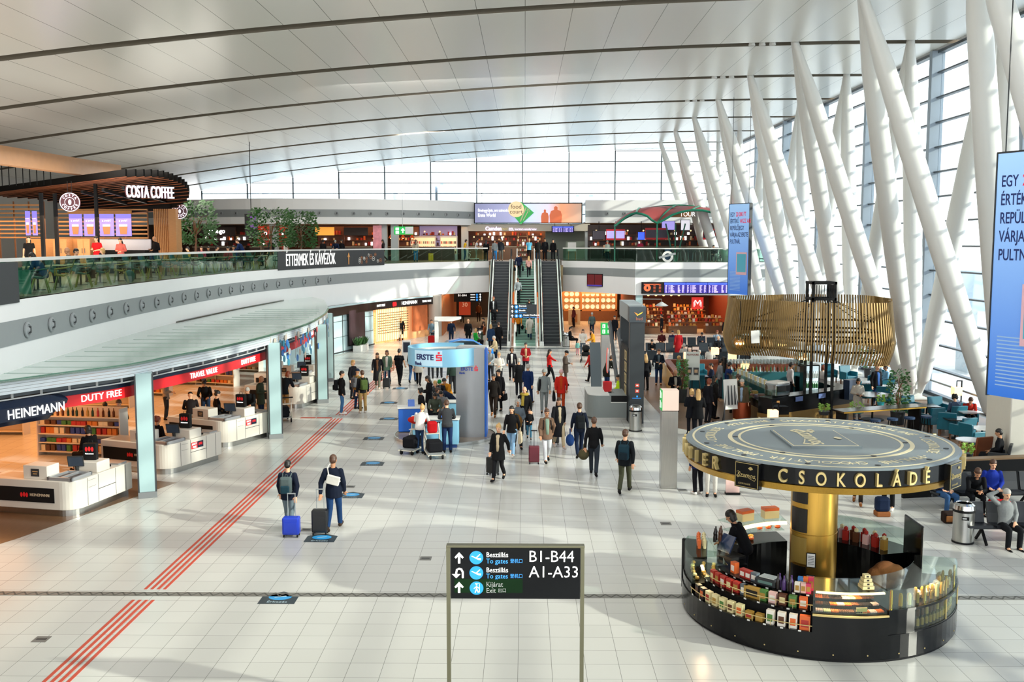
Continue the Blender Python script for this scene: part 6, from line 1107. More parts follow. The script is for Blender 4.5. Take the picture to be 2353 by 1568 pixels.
slatwall(-40, 103, 463, 546, 49.49, 'horizontal timber slat screen at the far left of the coffee bar'); slatwall(130, 340, 480, 547, 49.54, 'horizontal timber slat screen behind the purple menu panels')
mpur = mk('menu_purple', '#7f74d0', .4, em=.75, noise=.25, nscale=1.5); mcof = mk('menu_coffee', '#a9764f', .4, em=.35); mcream = mk('menu_cream', '#f0e6e0', .4, em=.6)
k_ = 0
for x0, x1 in ((56, 71), (72, 87), (157, 190), (191, 224), (227, 263), (264, 303)):
    y0, y1 = (485, 541) if x0 < 100 else (492, 543); a, c_ = P(x0, y0, 49.4), P(x1, y1, 49.4); w_ = c_.x - a.x; cx = (a.x + c_.x) / 2; t = thing('drink_menu', '%s purple lit drink menu panel from the left in the coffee bar' % ordn(k_), 'menu', (cx, 49.4, c_.z), 0, 'coffee menu panels'); k_ += 1
    under(B().box(a.x + .02, c_.x - .02, 49.4, 49.45, c_.z, a.z).build('panel', mpur), t); b = B(); h = a.z - c_.z; b.T = Matrix.Translation((cx, 49.38, c_.z)); b.rings([[(q * w_ * cos(a_), -.005 + .0 * q, z * h) for a_ in (0, pi)] + [(q * w_ * cos(pi), .004, z * h), (q * w_, .004, z * h)] for q, z in ((.2, .08), (.27, .45))], 0); b.cb((0, -.008, h * .48), (w_ * .5, .006, h * .1), 1); b.T = None
    put_text(b, 'a swirl', .16 if w_ > .5 else .08, face_mtx((cx, 49.37, c_.z + h * .7), (0, -1, 0)), 1, ext=.003); under(b.build('drink_picture', [mcof, mcream]), t)
for i, (x0, x1) in enumerate(((157, 224), (227, 303))): a, c_ = P(x0, 484, 49.5), P(x1, 492, 49.5); tag(B().box(a.x, c_.x, 49.4, 49.5, c_.z, a.z).build('timber_header', oak), '%s timber header above the purple menu panels' % ('left', 'right')[i], 'panel')
def cupboard(x0, x1, y0, Y, label):
    a, c_ = P(x0, y0, Y), P(x1, y0, Y); t = thing('oak_cupboard', label, 'cabinet', ((a.x + c_.x) / 2, Y, D0)); w_ = (c_.x - a.x) / 2; h = a.z - D0; B().box(-w_, w_, 0, .6, 0, h).build('body', oak, t)
    for sx_ in (-1, 1):
        for z0, z1 in ((.08, h * .48), (h * .5, h - .05)): d = B().box(min(0, sx_ * w_) + .02, max(0, sx_ * w_) - .02, -.02, 0, z0, z1).build('door', oak, t); B().box(sx_ * .06 - .012, sx_ * .06 + .012, -.05, -.02, z0 + .15, z0 + .38).build('handle', chrome, d)
cupboard(121, 153, 549, 46.8, 'left oak cupboard with steel handles behind the railing'); cupboard(177, 206, 549, 46.8, 'right oak cupboard with steel handles behind the railing')
a, c_ = P(62, 549, 47.6), P(182, 549, 47.6); tag(B().box(a.x, c_.x, 47.5, 47.7, D0, a.z).build('oak_counter', oak), 'plain oak counter panel behind the two oak cupboards', 'panel')
a, c_ = P(206, 550, 48), P(336, 575, 48); t = thing('coffee_counter', 'white backed coffee counter with black base in the coffee bar', 'counter', ((a.x + c_.x) / 2, 48, D0)); under(B().box(a.x, c_.x, 48.6, 48.7, c_.z, a.z).build('white_back', mk('backsplash', '#cfd3e2', .3)), t); under(B().box(a.x, c_.x, 47.8, 48.6, D0, c_.z).build('base', matblack), t)
t = thing('slatted_pillar', 'timber clad pillar with vertical slats right of the coffee bar', 'pillar', P(375, 580, 50)); t['kind'] = 'thing'; a, c_ = P(350, 480, 50), P(403, 480, 50); under(B().box(a.x + .8, c_.x, 50, 50.8, D0, a.z).build('plain_side', oak), t); b = B()
for i in range(9): b.cb((a.x + .05 + i * .09, 50.1, (a.z + D0) / 2), (.045, .1, a.z - D0))
under(b.build('vertical_slats', oak), t)
# deck tables and chairs behind the railing
def shell_chair():
    t = thing('deck_chair', '', 'chair', (0, 0, 0), 0, 'chairs behind the left railing'); pts = [(-.2, .46, .24), (.05, .42, .26), (.2, .5, .27), (.3, .72, .27), (.36, .92, .22)]
    b = B().rings([[(-w_, y, z), (w_, y, z), (w_, y + .02, z + .04), (-w_, y + .02, z + .04)] for y, z, w_ in pts]); b.build('shell', tealg, t); b = B()
    for sx_ in (-1, 1): b.tube([(sx_ * .27, .28, .72), (sx_ * .3, .0, .67), (sx_ * .29, -.18, .66), (sx_ * .26, -.2, .45)], .022, 6)
    b.build('armrests', tealg, t)
    for sx_ in (-1, 1):
        for sy_ in (-.2, .22): B().bar((sx_ * .2, sy_ * .7, .43), (sx_ * .26, sy_ * 1.2, 0), .025, .025).build('leg', mk('leg_brass', '#b9a65f', .4, .6), t)
    return t
ch0 = shell_chair(); ccol = {'green': tealg, 'yellow': mk('fabric_ochre', '#a58a3a', .7), 'maroon': mk('fabric_maroon', '#4f2230', .7), 'grey': mk('fabric_sage', '#5f7a6c', .7)}
seq = 'grey green green yellow green green yellow green green green green maroon green green green green green green'.split(); first = True; DT = []
for i, c_ in enumerate(seq):
    s = fl_at_y(25.5) + i * 1.85; p, tg = fl(s); nv = Vector((-tg.y, tg.x)); rz = atan2(tg.y, tg.x)
    for j, (o_, da) in enumerate(((.75, 90 + 15), (2.25, -90 - 10))):
        loc = (p.x + nv.x * o_, p.y + nv.y * o_, D0); lab = '%s %s chair, %s along the left railing' % (ordn(i), c_ if not j else 'inner green', 'counted' if not j else 'second row counted'); 
        t = ch0 if first else dup(ch0, loc, 0); first = False; t.location = loc; t.rotation_euler[2] = rz + R(da + 90) + (0 if j == 0 else 0); t['label'] = lab
        for ch in t.children:
            if ch.name.startswith(('shell', 'arm')): ch.material_slots[0].link = 'OBJECT'; ch.material_slots[0].material = ccol[c_ if not j else 'green']
    q = thing('deck_table', '%s small cafe table from the left behind the railing' % ordn(i), 'table', (p.x + nv.x * 1.5, p.y + nv.y * 1.5, D0), rz, 'tables behind the left railing'); B().box(-.35, .35, -.33, .33, .71, .74).build('table_top', mk('table_beige', '#c7b490', .4), q); B().cyl((0, 0), .035, 0, .71, 8).build('stem', dark, q); B().cyl((0, 0), .22, 0, .02, 14).build('foot', dark, q); DT.append(q)
p, tg = fl(fl_at_y(27.2)); tag(B().box(-.25, .25, -.15, .15, .06, .72).cb((0, 0, .76), (.2, .04, .08)).build('suitcase', mk('suitcase_green', '#3f7f73', .4), loc=(p.x - .55, p.y, D0), rz=1.4), 'green hard suitcase standing behind the left railing glass', 'suitcase')
p, tg = fl(fl_at_y(37)); tag(B().sph((0, 0, .22), (.22, .18, .24), 10).build('backpack', mk('bag_teal', '#1c6c72', .6), loc=(p.x - .6, p.y, D0), smooth=True), 'teal backpack on the deck floor behind the railing', 'backpack')
def deck_tree(px, py, Y, label, r, seed):
    p = P(px, py, Y); t = thing('indoor_tree', label, 'tree', (p.x, Y, D0)); B().cyl((0, 0), .4, 0, .7, 16, r1=.5).build('planter', white, t); b = B(); q = random.Random(seed)
    b.tube([(0, 0, .6), (.05, 0, 1.5), (0, .05, p.z - D0)], [.08, .06, .04], 8)
    for k in range(7): b.tube([(0, 0, p.z - D0 - .8), (q.uniform(-r, r) * .5, q.uniform(-.5, .5), p.z - D0), (q.uniform(-r, r) * .9, q.uniform(-.8, .8), p.z - D0 + q.uniform(-.2, .6))], [.04, .025, .01], 5)
    b.build('trunk', oakd, t); leaves(900, r, 2.3, p.z - D0 - 1.25, seed, .2).build('leaves', leafm, t)
deck_tree(447, 508, 53, 'left indoor tree with airy crown beside the timber pillar', 1.25, 5); deck_tree(620, 520, 62, 'middle indoor tree in front of the red food stall', 1.5, 6); deck_tree(690, 524, 64, 'right indoor tree next to the orange food panel', 1.15, 7)
p = P(577, 518, 66); t = thing('hanging_screen', 'black hanging screen behind the middle indoor tree', 'screen', (p.x, 66, p.z)); B().box(-.42, .42, 0, .1, -.75, .75).build('casing', matblack, t); B().box(-.05, .38, -.02, 0, -.2, .6).build('picture', mk('screen_purple', '#4a2f66', .3, em=.3, noise=.6, nscale=2), t); B().box(-.02, .02, .04, .08, .75, roofz(p.x) - p.z).build('bracket', matblack, t)
# ---------- food stalls ----------
def stall(label, x0, x1, Y, back, sign=None, stxt=None, shelf=None, ccol_='#3a2418', z1=8.45):
    a, c_ = P(x0, 558, Y), P(x1, 558, Y); t = thing('food_stall', label, 'food stall', ((a.x + c_.x) / 2, Y, D0)); x0, x1 = a.x, c_.x; w_ = x1 - x0
    under(B().box(x0, x1, Y + 2.6, Y + 2.7, D0, z1).build('back_wall', back), t); under(B().box(x0 + .1, x1 - .1, Y, Y + .7, D0, D0 + 1.1).build('counter', mk('cn' + ccol_[1:], ccol_, .4)), t); under(B().box(x0 + .05, x1 - .05, Y - .05, Y + .75, D0 + 1.1, D0 + 1.15).build('counter_top', mk('stall_top', '#c9b89a', .3)), t)
    b = B(); r_ = random.Random(int(x0 * 10) + 99)
    for k in range(3): b.box(x0 + .1, x1 - .1, Y + 2.3, Y + 2.6, D0 + 1.2 + k * .45, D0 + 1.24 + k * .45)
    under(b.build('shelf', oakd), t); b = B(); x = x0 + .2
    while x < x1 - .2: k = r_.randrange(3); h = r_.uniform(.12, .34); b.box(x, x + .16, Y + 2.32, Y + 2.5, D0 + 1.24 + k * .45, D0 + 1.24 + k * .45 + h, r_.randrange(5)); x += .12
    o = under(b.build('shelf_stock', [scol[0], scol[1], scol[2], lite, scol[4]]), t); o['kind'] = 'stuff'
    if sign: under(B().box(x0 + w_ * .15, x1 - w_ * .15, Y - .1, Y, z1 - .85, z1 - .2).build('sign_board', sign), t)
    if stxt: under(put_text(B(), stxt, .5, face_mtx(((x0 + x1) / 2, Y - .12, z1 - .52), (0, -1, 0)), ext=.01, bold=.008, sx=.9).build('sign_letters', lite), t)
    for k in range(int(w_ / 1.3)): b = B().sph((0, 0, 0), .07, 8); under(b.build('stall_lamp', litwarm, loc=(x0 + .6 + k * 1.3, Y + 1, z1 - .5)), t)
wd = mk('stall_dark', '#2b1a12', .6, noise=.3); wr = mk('stall_red', '#8f2a1c', .5, em=.25); wo = mk('stall_orange', '#e39a3a', .5, em=.55); wb = mk('stall_brown', '#5c3420', .5, noise=.35); wp = mk('stall_lilac', '#a898bf', .5, em=.25); wg = mk('stall_grey_green', '#5d665c', .5)
stall('dark food stall with white lit lettering behind the left tree', 440, 560, 81, wd, wd, 'gobngo'); stall('red lit food stall behind the middle indoor tree', 572, 645, 80.8, wr); stall('food stall with bright orange header panel', 716, 778, 81, wb, wo); stall('brown food stall with lit letters and dark shelves', 779, 858, 82, wb, wd); stall('brown food stall with copper pendant lamps', 888, 955, 83.5, wb); stall('lilac walled food stall with drinks fridge', 957, 1046, 85, wp, None)
for i, px in enumerate((858, 898, 926, 947)): p = P(px, 545, 84.6); t = thing('pendant_lamp', '%s copper pendant lamp from the left in the brown food stalls' % ordn(i), 'lamp', p); B().lathe([(.03, .22), (.06, .18), (.22, -.1)], n=14).build('shade', mk('copper', '#8a3f22'), t); B().sph((0, 0, -.05), .08, 8).build('bulb', mk('bulb_glow', '#ffd9a0'), t); B().cyl((0, 0), .012, .2, 1.3, 6).build('cord', matblack, t)
for i, (px, w_) in enumerate(((972, 2.2), (1031, 1.5))):
    p = P(px, 590, 86); t = thing('drinks_cooler', '%s open lit drinks cooler in the lilac food stall' % ('left', 'right')[i], 'fridge', (p.x, 86, D0)); B().box(-w_ / 2, w_ / 2, 0, .7, 0, 2.05).build('body', lightgrey, t); B().box(-w_ / 2 + .08, w_ / 2 - .08, -.02, 0, .5, 1.9).build('glow', mk('cooler_glow', '#e8c9a0', .4, em=.5), t); b = B()
    for k in range(36): b.cb((-w_ / 2 + .15 + (k % 12) * (w_ - .3) / 11, -.06, .65 + .42 * (k // 12)), (.08, .08, .22), k % 4)
    o = b.build('bottles', [scol[0], scol[2], MAT['bottle_green'], scol[4]], t); o['kind'] = 'stuff'
for i, (px, c_) in enumerate(((870, '#d8707a'), )): p = P(px, 550, 82.3); tag(B().box(p.x - .35, p.x + .35, 81.6, 81.68, D0 + .2, 8.4).build('poster_column', mk('poster_colour', '#c97f86', .4, em=.25, noise=.8, nscale=2.5)), 'tall colourful poster strip on the pillar between food stalls', 'poster')
p = P(922, 524, 75); t = thing('exit_sign', 'green hanging exit sign with white arrow below the far band', 'sign', p); B().box(-.55, .9, 0, .08, -.5, .1).build('panel', [green], t); B().box(.3, .9, -.01, 0, -.45, .08).build('grey_side', lightgrey, t); b = B(); b.T = face_mtx((0, -.015, -.2), (0, -1, 0)); arrow_up(b, .12, 0, .35, 0); b.cb((-.3, .12, 0), (.25, .2, .004)); b.cb((-.3, -.14, 0), (.25, .2, .004)); b.build('pictogram', txtw, t); B().bar((.1, .04, .1), (.1, .04, roofz(p.x) - p.z), .03, .03).build('hanging_cable', midgrey, t)
# food court screen and shop below
t = thing('advert_screen', 'wide lit advert screen with two orange people above the food shop', 'screen', (0, 86.0, 8.65)); a, c_ = P(1089, 466, 86), P(1338, 514, 86); under(B().box(a.x, c_.x, 86.02, 86.25, c_.z, a.z).build('casing', matblack), t)
gm_ = mk('advert_gradient', '#b9c4e8', .4, em=.55); nt = gm_.node_tree; tcn = nt.nodes.new('ShaderNodeTexCoord'); s_ = nt.nodes.new('ShaderNodeSeparateXYZ'); mr = nt.nodes.new('ShaderNodeMapRange'); rp = nt.nodes.new('ShaderNodeValToRGB'); mr.inputs[1].default_value = a.x; mr.inputs[2].default_value = c_.x
nt.links.new(tcn.outputs['Object'], s_.inputs[0]); nt.links.new(s_.outputs['X'], mr.inputs[0]); nt.links.new(mr.outputs[0], rp.inputs[0]); rp.color_ramp.elements[0].color = (*lin('#6f7397'), 1); rp.color_ramp.elements[1].color = (*lin('#a98e7d'), 1)
for q, h in ((.32, '#8f92b8'), (.5, '#b9c6ee'), (.68, '#c9c3d8'), (.8, '#d98f66')): e = rp.color_ramp.elements.new(q); e.color = (*lin(h), 1)
for i_ in ('Base Color', 'Emission Color'): nt.links.new(rp.outputs[0], nt.nodes['Principled BSDF'].inputs[i_])
under(B().box(a.x + .08, c_.x - .08, 86.0, 86.02, c_.z + .08, a.z - .08).build('picture', gm_), t); b = B()
for px, h, w_ in ((1252, 30, 16), (1277, 37, 26)):
    q = P(px, 512, 85.99); s = 86 / FPX; F_ = B(); F_.add([(q.x + u * w_ * s, 85.985, q.z + v * h * s) for u, v in ((-.5, 0), (.5, 0), (.55, .45), (.42, .72), (.15, .78), (.16, .95), (0, 1.02), (-.16, .95), (-.15, .78), (-.42, .72), (-.55, .45))], [tuple(range(11))]); under(F_.build('figure', mk('orange_figure', '#c9633a', .5, em=.35)), t)
q = P(1098, 484, 85.98); put_text(b, 'Élménygyűjtés, ami számodra', .36, face_mtx(q + Vector((0, 0, 0)), (0, -1, 0)), 1, align='LEFT', sx=.62); put_text(b, 'Erste World', .4, face_mtx(P(1098, 495, 85.98), (0, -1, 0)), 1, align='LEFT', sx=.75, bold=.008)
under(b.build('lettering', [txtw, txtw]), t)
t = thing('food_court_sign', 'round cream food court sign with green cutlery diamond on the advert screen', 'sign', P(1187, 485, 85.8)); p = P(1197, 489, 85.93); b = B(); b.T = face_mtx(p, (0, -1, 0)); r = .036; b.add([(u * r, v * r, 0) for u, v in ((-24, 0), (0, 26), (31, -0), (0, -28))] + [(u * r, v * r, .08) for u, v in ((-24, 0), (0, 26), (31, 0), (0, -28))], [(4, 7, 6, 5), (0, 1, 5, 4), (1, 2, 6, 5), (2, 3, 7, 6), (3, 0, 4, 7)]); under(b.build('green_diamond', mk('court_green', '#0f9a3e', .4, em=.4)), t)
b = B(); b.T = face_mtx(p, (0, -1, 0)); b.bar((-.05, -.75, .1), (.45, .45, .1), .1, .02); b.bar((.2, -.65, .1), (.6, .1, .1), .07, .02)
for k in (-.09, 0, .09): b.bar((.6 + k, .1 - k * .5, .1), (.72 + k, .4 - k * .5, .1), .035, .02)
under(b.build('cutlery', cream), t); b = B(); b.T = face_mtx(P(1186, 481, 85.78), (0, -1, 0)); b.cyl((0, 0), .68, -.2, .05, 28); under(b.build('cream_disc', mk('court_cream', '#e8cfa0', .5, em=.35)), t); b = B(); mt = face_mtx(P(1186, 481, 85.78), (0, -1, 0)); put_text(b, 'food', .5, mt @ Matrix.Translation((0, .2, .06))); put_text(b, 'court', .5, mt @ Matrix.Translation((0, -.22, .06))); under(b.build('lettering', mk('court_brown', '#6b4a2a', .5)), t)
t = thing('shop_sign', 'lilac lit shop lettering under the wide advert screen', 'sign', P(1180, 526, 86.2)); b = B(); put_text(b, 'Camden', .46, face_mtx(P(1134, 526, 86.25), (0, -1, 0)), 0, bold=.012, sx=.9); put_text(b, 'food', .36, face_mtx(P(1159, 526, 86.25), (0, -1, 0)), 1, sx=.8); put_text(b, 'co.', .46, face_mtx(P(1175, 526, 86.25), (0, -1, 0)), 0, bold=.01, sx=.8); put_text(b, 'food that’s naturally better', .24, face_mtx(P(1208, 527, 86.25), (0, -1, 0)), 0, sx=.72); under(b.build('letters', [mk('foodshop_lit', '#e3d2ff', .4, em=1.2), goldp]), t)
stall('food shop with warm timber shelves under the lit lettering', 1072, 1250, 87.2, mk('foodshop_back', '#6b3a22', .5, noise=.4, nscale=1.5), None, None, None, '#7a5230', 8.0)
p = P(1193, 590, 87); t = thing('ladder_shelf', 'timber ladder shelf with stock in the food shop doorway', 'shelf', (p.x + .3, 86.9, D0))
for sx_ in (-.55, .55): B().bar((sx_, 0, 0), (sx_ * .7, .3, 2.3), .06, .06).build('side_rail', oak, t)
for k in range(5): B().box(-.5, .5, -.05 + k * .05, .35, .3 + k * .42, .34 + k * .42).build('shelf_board', oak, t)
b = B()
for k in range(20): b.cb((-.4 + (k % 5) * .2, .1, .42 + .42 * (k // 5)), (.12, .12, .16), k % 3)
o = b.build('stock', [scol[5], scol[0], scol[2]], t); o['kind'] = 'stuff'
flights('pair of blue flight screens right of the food shop', P(1271, 1, 86).x, P(1321, 1, 86).x, 86.0, P(1, 521, 86).z, P(1, 534, 86).z, 2, False, 6)
struct(B().box(P(1255, 1, 88).x, P(1350, 1, 88).x, 88, 88.1, D0, 8.0).build('wall_lift', wg))
t = thing('board_easel', 'white blank board on a light easel behind the right railing', 'easel', (P(1314, 590, 84).x, 84, D0)); B().box(-.35, .35, 0, .04, .75, 1.5).build('board', white, t)
for x in (-.3, .3): B().bar((x, -.1, 0), (x * .9, .05, .8), .05, .05).build('leg', oak, t)
t = thing('yellow_floor_sign', 'yellow caution floor sign behind the far left railing', 'sign', (P(990, 590, 82).x, 82, D0)); B().box(-.2, .2, 0, .05, 0, .6).build('panel', mk('caution_yellow', '#d9b020', .5), t)
# ---------- red roofed bar ----------
bar2 = thing('bar_canopy', 'red vaulted canopy with green tubular ribs over the deck bar', 'canopy', (11, 79, D0)); gt = mk('rib_green', '#0f6b52', .35); rc = mk('canopy_red', '#8f3a3a', .6)
a0_ = [(1412, 518), (1445, 497), (1490, 479), (1540, 473), (1575, 473), (1620, 479), (1655, 490), (1695, 512)]; a1_ = [(1412, 521), (1440, 498), (1462, 490), (1488, 497), (1510, 513), (1545, 494), (1590, 483), (1640, 489), (1700, 514)]
def rs_(pts, Y, n=17): l = spline([tuple(P(x, y, Y)) for x, y in pts], 6); return [l[round(i * (len(l) - 1) / (n - 1))] for i in range(n)]
u0, u1 = rs_(a0_, 82), rs_(a1_, 77); n = 17; vs = []; 
for k in range(9): q = k / 8; vs += [u0[i].lerp(u1[i], q) + Vector((0, 0, .25 * sin(pi * q))) for i in range(n)]
under(B().add(vs, [(k * n + i, k * n + i + 1, (k + 1) * n + i + 1, (k + 1) * n + i) for k in range(8) for i in range(n - 1)]).build('membrane', rc, smooth=True), bar2)
for l in (u0, u1): under(B().tube(l, .09, 8).build('arch_rib', gt), bar2)
for i in (4, 8, 12): under(B().tube([vs[k * n + i] + Vector((0, 0, .04)) for k in range(9)], .07, 6).build('cross_rib', gt), bar2)
b = B()
for dx in (-.35, 0, .35): p = P(1551, 590, 79); b.bar((p.x + dx * .3, 79, D0), (p.x + dx * 2.2, 79, 8.5), .1, .1)
for px in (1413, 1510, 1692): p = P(px, 515, 77.5); b.bar((p.x, 77.5, D0), (p.x, 77.5, p.z), .1, .1)
under(b.build('post', gt), bar2)
t = thing('bar_sign', 'timber board sign with white letters under the red canopy', 'sign', P(1570, 493, 79.5)); b = B().box(P(1543, 1, 79.5).x, P(1596, 1, 79.5).x, 79.5, 79.6, P(1, 500, 79.5).z, P(1, 486, 79.5).z); under(b.build('board', oak), t); under(put_text(B(), 'TOUR', .5, face_mtx(P(1580, 493, 79.48), (0, -1, 0)), ext=.02, sx=.9).build('letters', txtw), t)
scp = mk('tv_lilac', '#9a90d8', .3, em=.7, noise=.4, nscale=1.5); scw = mk('tv_white', '#d9d6e0', .3, em=.6, noise=.3); scdk = mk('tv_dark', '#2a2130', .3, em=.2, noise=.9, nscale=2)
for i, (x0, y0, x1, y1, m, rf, l) in enumerate(((1361, 530, 1391, 551, scdk, 0, 'dark screen at the left of the deck bar'), (1393, 527, 1436, 552, scp, 1, 'red framed double screen, left in the deck bar'), (1483, 524, 1534, 551, scdk, 1, 'red framed double screen, middle of the deck bar'), (1616, 526, 1644, 551, scdk, 1, 'red framed screen, right in the deck bar'), (1520, 508, 1551, 529, scp, 0, 'tilted lilac screen hanging under the red canopy'), (1564, 505, 1586, 530, scw, 0, 'tilted white screen hanging under the red canopy'), (1465, 533, 1482, 552, mk('tv_blue', '#3a5be0', .3, em=.8), 0, 'small blue screen between the red framed screens'))):
    Y = 80 if rf else 80.6; a, c_ = P(x0, y0, Y), P(x1, y1, Y); t = thing('tv_screen', l, 'screen', (a.x, Y, c_.z)); under(B().box(a.x, c_.x, Y, Y + .12, c_.z, a.z).build('casing', red if rf else matblack), t); g = (a.z - c_.z) * (.16 if rf else .04)
    for k in range(2 if rf and i < 3 else 1): n_ = 2 if rf and i < 3 else 1; w_ = (c_.x - a.x) / n_; under(B().box(a.x + k * w_ + .04, a.x + (k + 1) * w_ - .04, Y - .02, Y, c_.z + g, a.z - g).build('picture', m), t)
    under(B().bar(((a.x + c_.x) / 2, Y + .06, a.z), ((a.x + c_.x) / 2, Y + .06, 8.7), .05, .05).build('hanger', matblack), t)
stall('long deck bar with bottles and warm shelves under the red canopy', 1355, 1660, 82, mk('bar_back', '#2b1712', .5, noise=.4, nscale=1.5), None, None, None, '#241712', 8.5)
for i in range(8): p = P(1545 + i * 17, 598, 77); t = thing('bar_stool', '%s tall bar stool from the left behind the straight railing' % ordn(i), 'stool', (p.x, 77.2, D0), 0, 'bar stools behind the straight railing'); B().cyl((0, 0), .18, .74, .8, 12).build('seat', dark, t); B().box(-.18, .18, .13, .17, .8, 1.1).build('backrest', dark, t); [B().bar((.12 * cos(a), .12 * sin(a), .74), (.2 * cos(a), .2 * sin(a), 0), .03, .03).build('leg', midgrey, t) for a in (.8, 2.4, 3.9, 5.5)]
t = thing('round_emblem', 'white round emblem with grey script on the straight glass railing', 'emblem', P(1534, 590, 75.2)); b = B(); b.T = face_mtx(P(1534, 590, 75.22), (0, -1, 0)); b.lathe([(.42, 0), (.42, .02), (.25, .02), (.25, 0)], n=24); under(b.build('ring', white), t); b = B(); b.T = face_mtx(P(1534, 589, 75.18), (0, -1, 0)); b.bar((-.65, -.12, .01), (.6, .2, .01), .16, .02); under(b.build('script_band', midgrey), t)
# ---------- outside ----------
hz = mk('haze_tint_white', '#dfe5e8', .8); hz2 = mk('haze_tint_blue', '#b9c9d3', .8)  # washed-out haze is put into these pale colours
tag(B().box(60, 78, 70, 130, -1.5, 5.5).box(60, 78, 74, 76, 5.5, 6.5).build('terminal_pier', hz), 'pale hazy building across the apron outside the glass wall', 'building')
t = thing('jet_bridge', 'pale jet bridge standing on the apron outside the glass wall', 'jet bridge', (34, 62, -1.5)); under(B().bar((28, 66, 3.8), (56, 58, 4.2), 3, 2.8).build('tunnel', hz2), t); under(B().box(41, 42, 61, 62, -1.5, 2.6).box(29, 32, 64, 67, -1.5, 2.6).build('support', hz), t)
for i, (x, y) in enumerate(((26, 47), (30, 52), (24.5, 41.5))): tag(B().cyl((0, 0), .25, 0, .8, 12, r1=.04).box(-.3, .3, -.3, .3, 0, .05).build('traffic_cone', mk('cone_orange', '#e0603a', .5), loc=(x, y, -1.5)), '%s orange traffic cone on the apron outside' % ordn(i), 'cone')
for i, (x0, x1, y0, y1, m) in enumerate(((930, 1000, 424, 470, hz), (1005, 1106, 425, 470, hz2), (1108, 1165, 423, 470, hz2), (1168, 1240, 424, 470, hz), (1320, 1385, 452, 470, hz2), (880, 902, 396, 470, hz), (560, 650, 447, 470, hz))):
    a, c_ = P(x0, y0, 118), P(x1, y1, 118); b = B().box(a.x, c_.x, 118, 123, -1.5, a.z)
    for k in range(int((c_.x - a.x) / 1.6)): b.cyl((a.x + .8 + k * 1.6, 119.5), .6, a.z, a.z + .3, 10)
    tag(b.build('rooftop_unit', m), '%s pale rooftop machine seen through the far glass wall' % ordn(i), 'rooftop unit')
t = thing('antenna_spire', 'white pointed lattice spires outside the far glass wall', 'spire', P(1220, 470, 116)); b = B()
for px in (1212, 1226): a, c_ = P(px, 470, 116), P(px, 428, 116); b.rings([[(a.x - .45, 116, a.z), (a.x + .45, 116, a.z), (a.x + .45, 116.5, a.z), (a.x - .45, 116.5, a.z)], [(a.x - .03, 116, c_.z), (a.x + .03, 116, c_.z), (a.x + .03, 116.1, c_.z), (a.x - .03, 116.1, c_.z)]])
under(b.build('spire', white), t); under(B().box(a.x - .3, a.x + .3, 116, 116.5, -1.5, a.z).build('mast', white), t)
# ---------- people ----------
def solid(b, vox, smooth=3, nm='m'):         # one continuous skin over the overlapping limbs
    me = bpy.data.meshes.new('x'); me.from_pydata(b.v, [], b.f); o = bpy.data.objects.new('x', me); TMP.collection.objects.link(o)
    q = o.modifiers.new('r', 'REMESH'); q.mode = 'VOXEL'; q.voxel_size = vox; q = o.modifiers.new('s', 'SMOOTH'); q.iterations = smooth; q.factor = .5
    vl = TMP.view_layers[0]; vl.update(); r = bpy.data.meshes.new_from_object(o.evaluated_get(vl.depsgraph)); r.name = nm
    r.polygons.foreach_set('use_smooth', [True] * len(r.polygons)); bpy.data.objects.remove(o); bpy.data.meshes.remove(me); return r
V = Vector
def mir(p): return V((-p[0], p[1], p[2]))
STAND = dict(pel=(0, 0, .95), wai=(0, .0, 1.1), che=(0, -.01, 1.3), nec=(0, -.01, 1.47), hea=(0, .025, 1.645),
    shR=(.168, -.01, 1.405), elR=(.225, -.04, 1.13), wrR=(.24, .03, .87), shL=(-.168, -.01, 1.405), elL=(-.225, -.04, 1.13), wrL=(-.245, .03, .87),
    hiR=(.09, 0, .93), knR=(.1, .02, .5), anR=(.105, -.03, .09), toR=(.12, .13, .035), hiL=(-.09, 0, .93), knL=(-.1, .02, .5), anL=(-.105, -.03, .09), toL=(-.12, .13, .035))
def pose(**k): d = {a: V(p) for a, p in STAND.items()}; d.update({a: V(p) for a, p in k.items()}); return d
LEGW = dict(knL=(-.09, .17, .53), anL=(-.09, .27, .11), toL=(-.1, .43, .07), knR=(.09, .0, .5), anR=(.09, -.3, .17), toR=(.1, -.19, .04))
LEGM = {a[:2] + ('R' if a[2] == 'L' else 'L'): (-p[0], p[1], p[2]) for a, p in LEGW.items()}
SITL = dict(pel=(0, 0, .52), hiR=(.09, .02, .5), hiL=(-.09, .02, .5), knR=(.13, .45, .5), knL=(-.13, .45, .5), anR=(.13, .42, .09), anL=(-.13, .42, .09), toR=(.14, .58, .035), toL=(-.14, .58, .035))
SITT = dict(wai=(0, -.03, .68), che=(0, -.05, .88), nec=(0, -.05, 1.05), hea=(0, -.01, 1.22), shR=(.185, -.05, 1.0), shL=(-.185, -.05, 1.0))
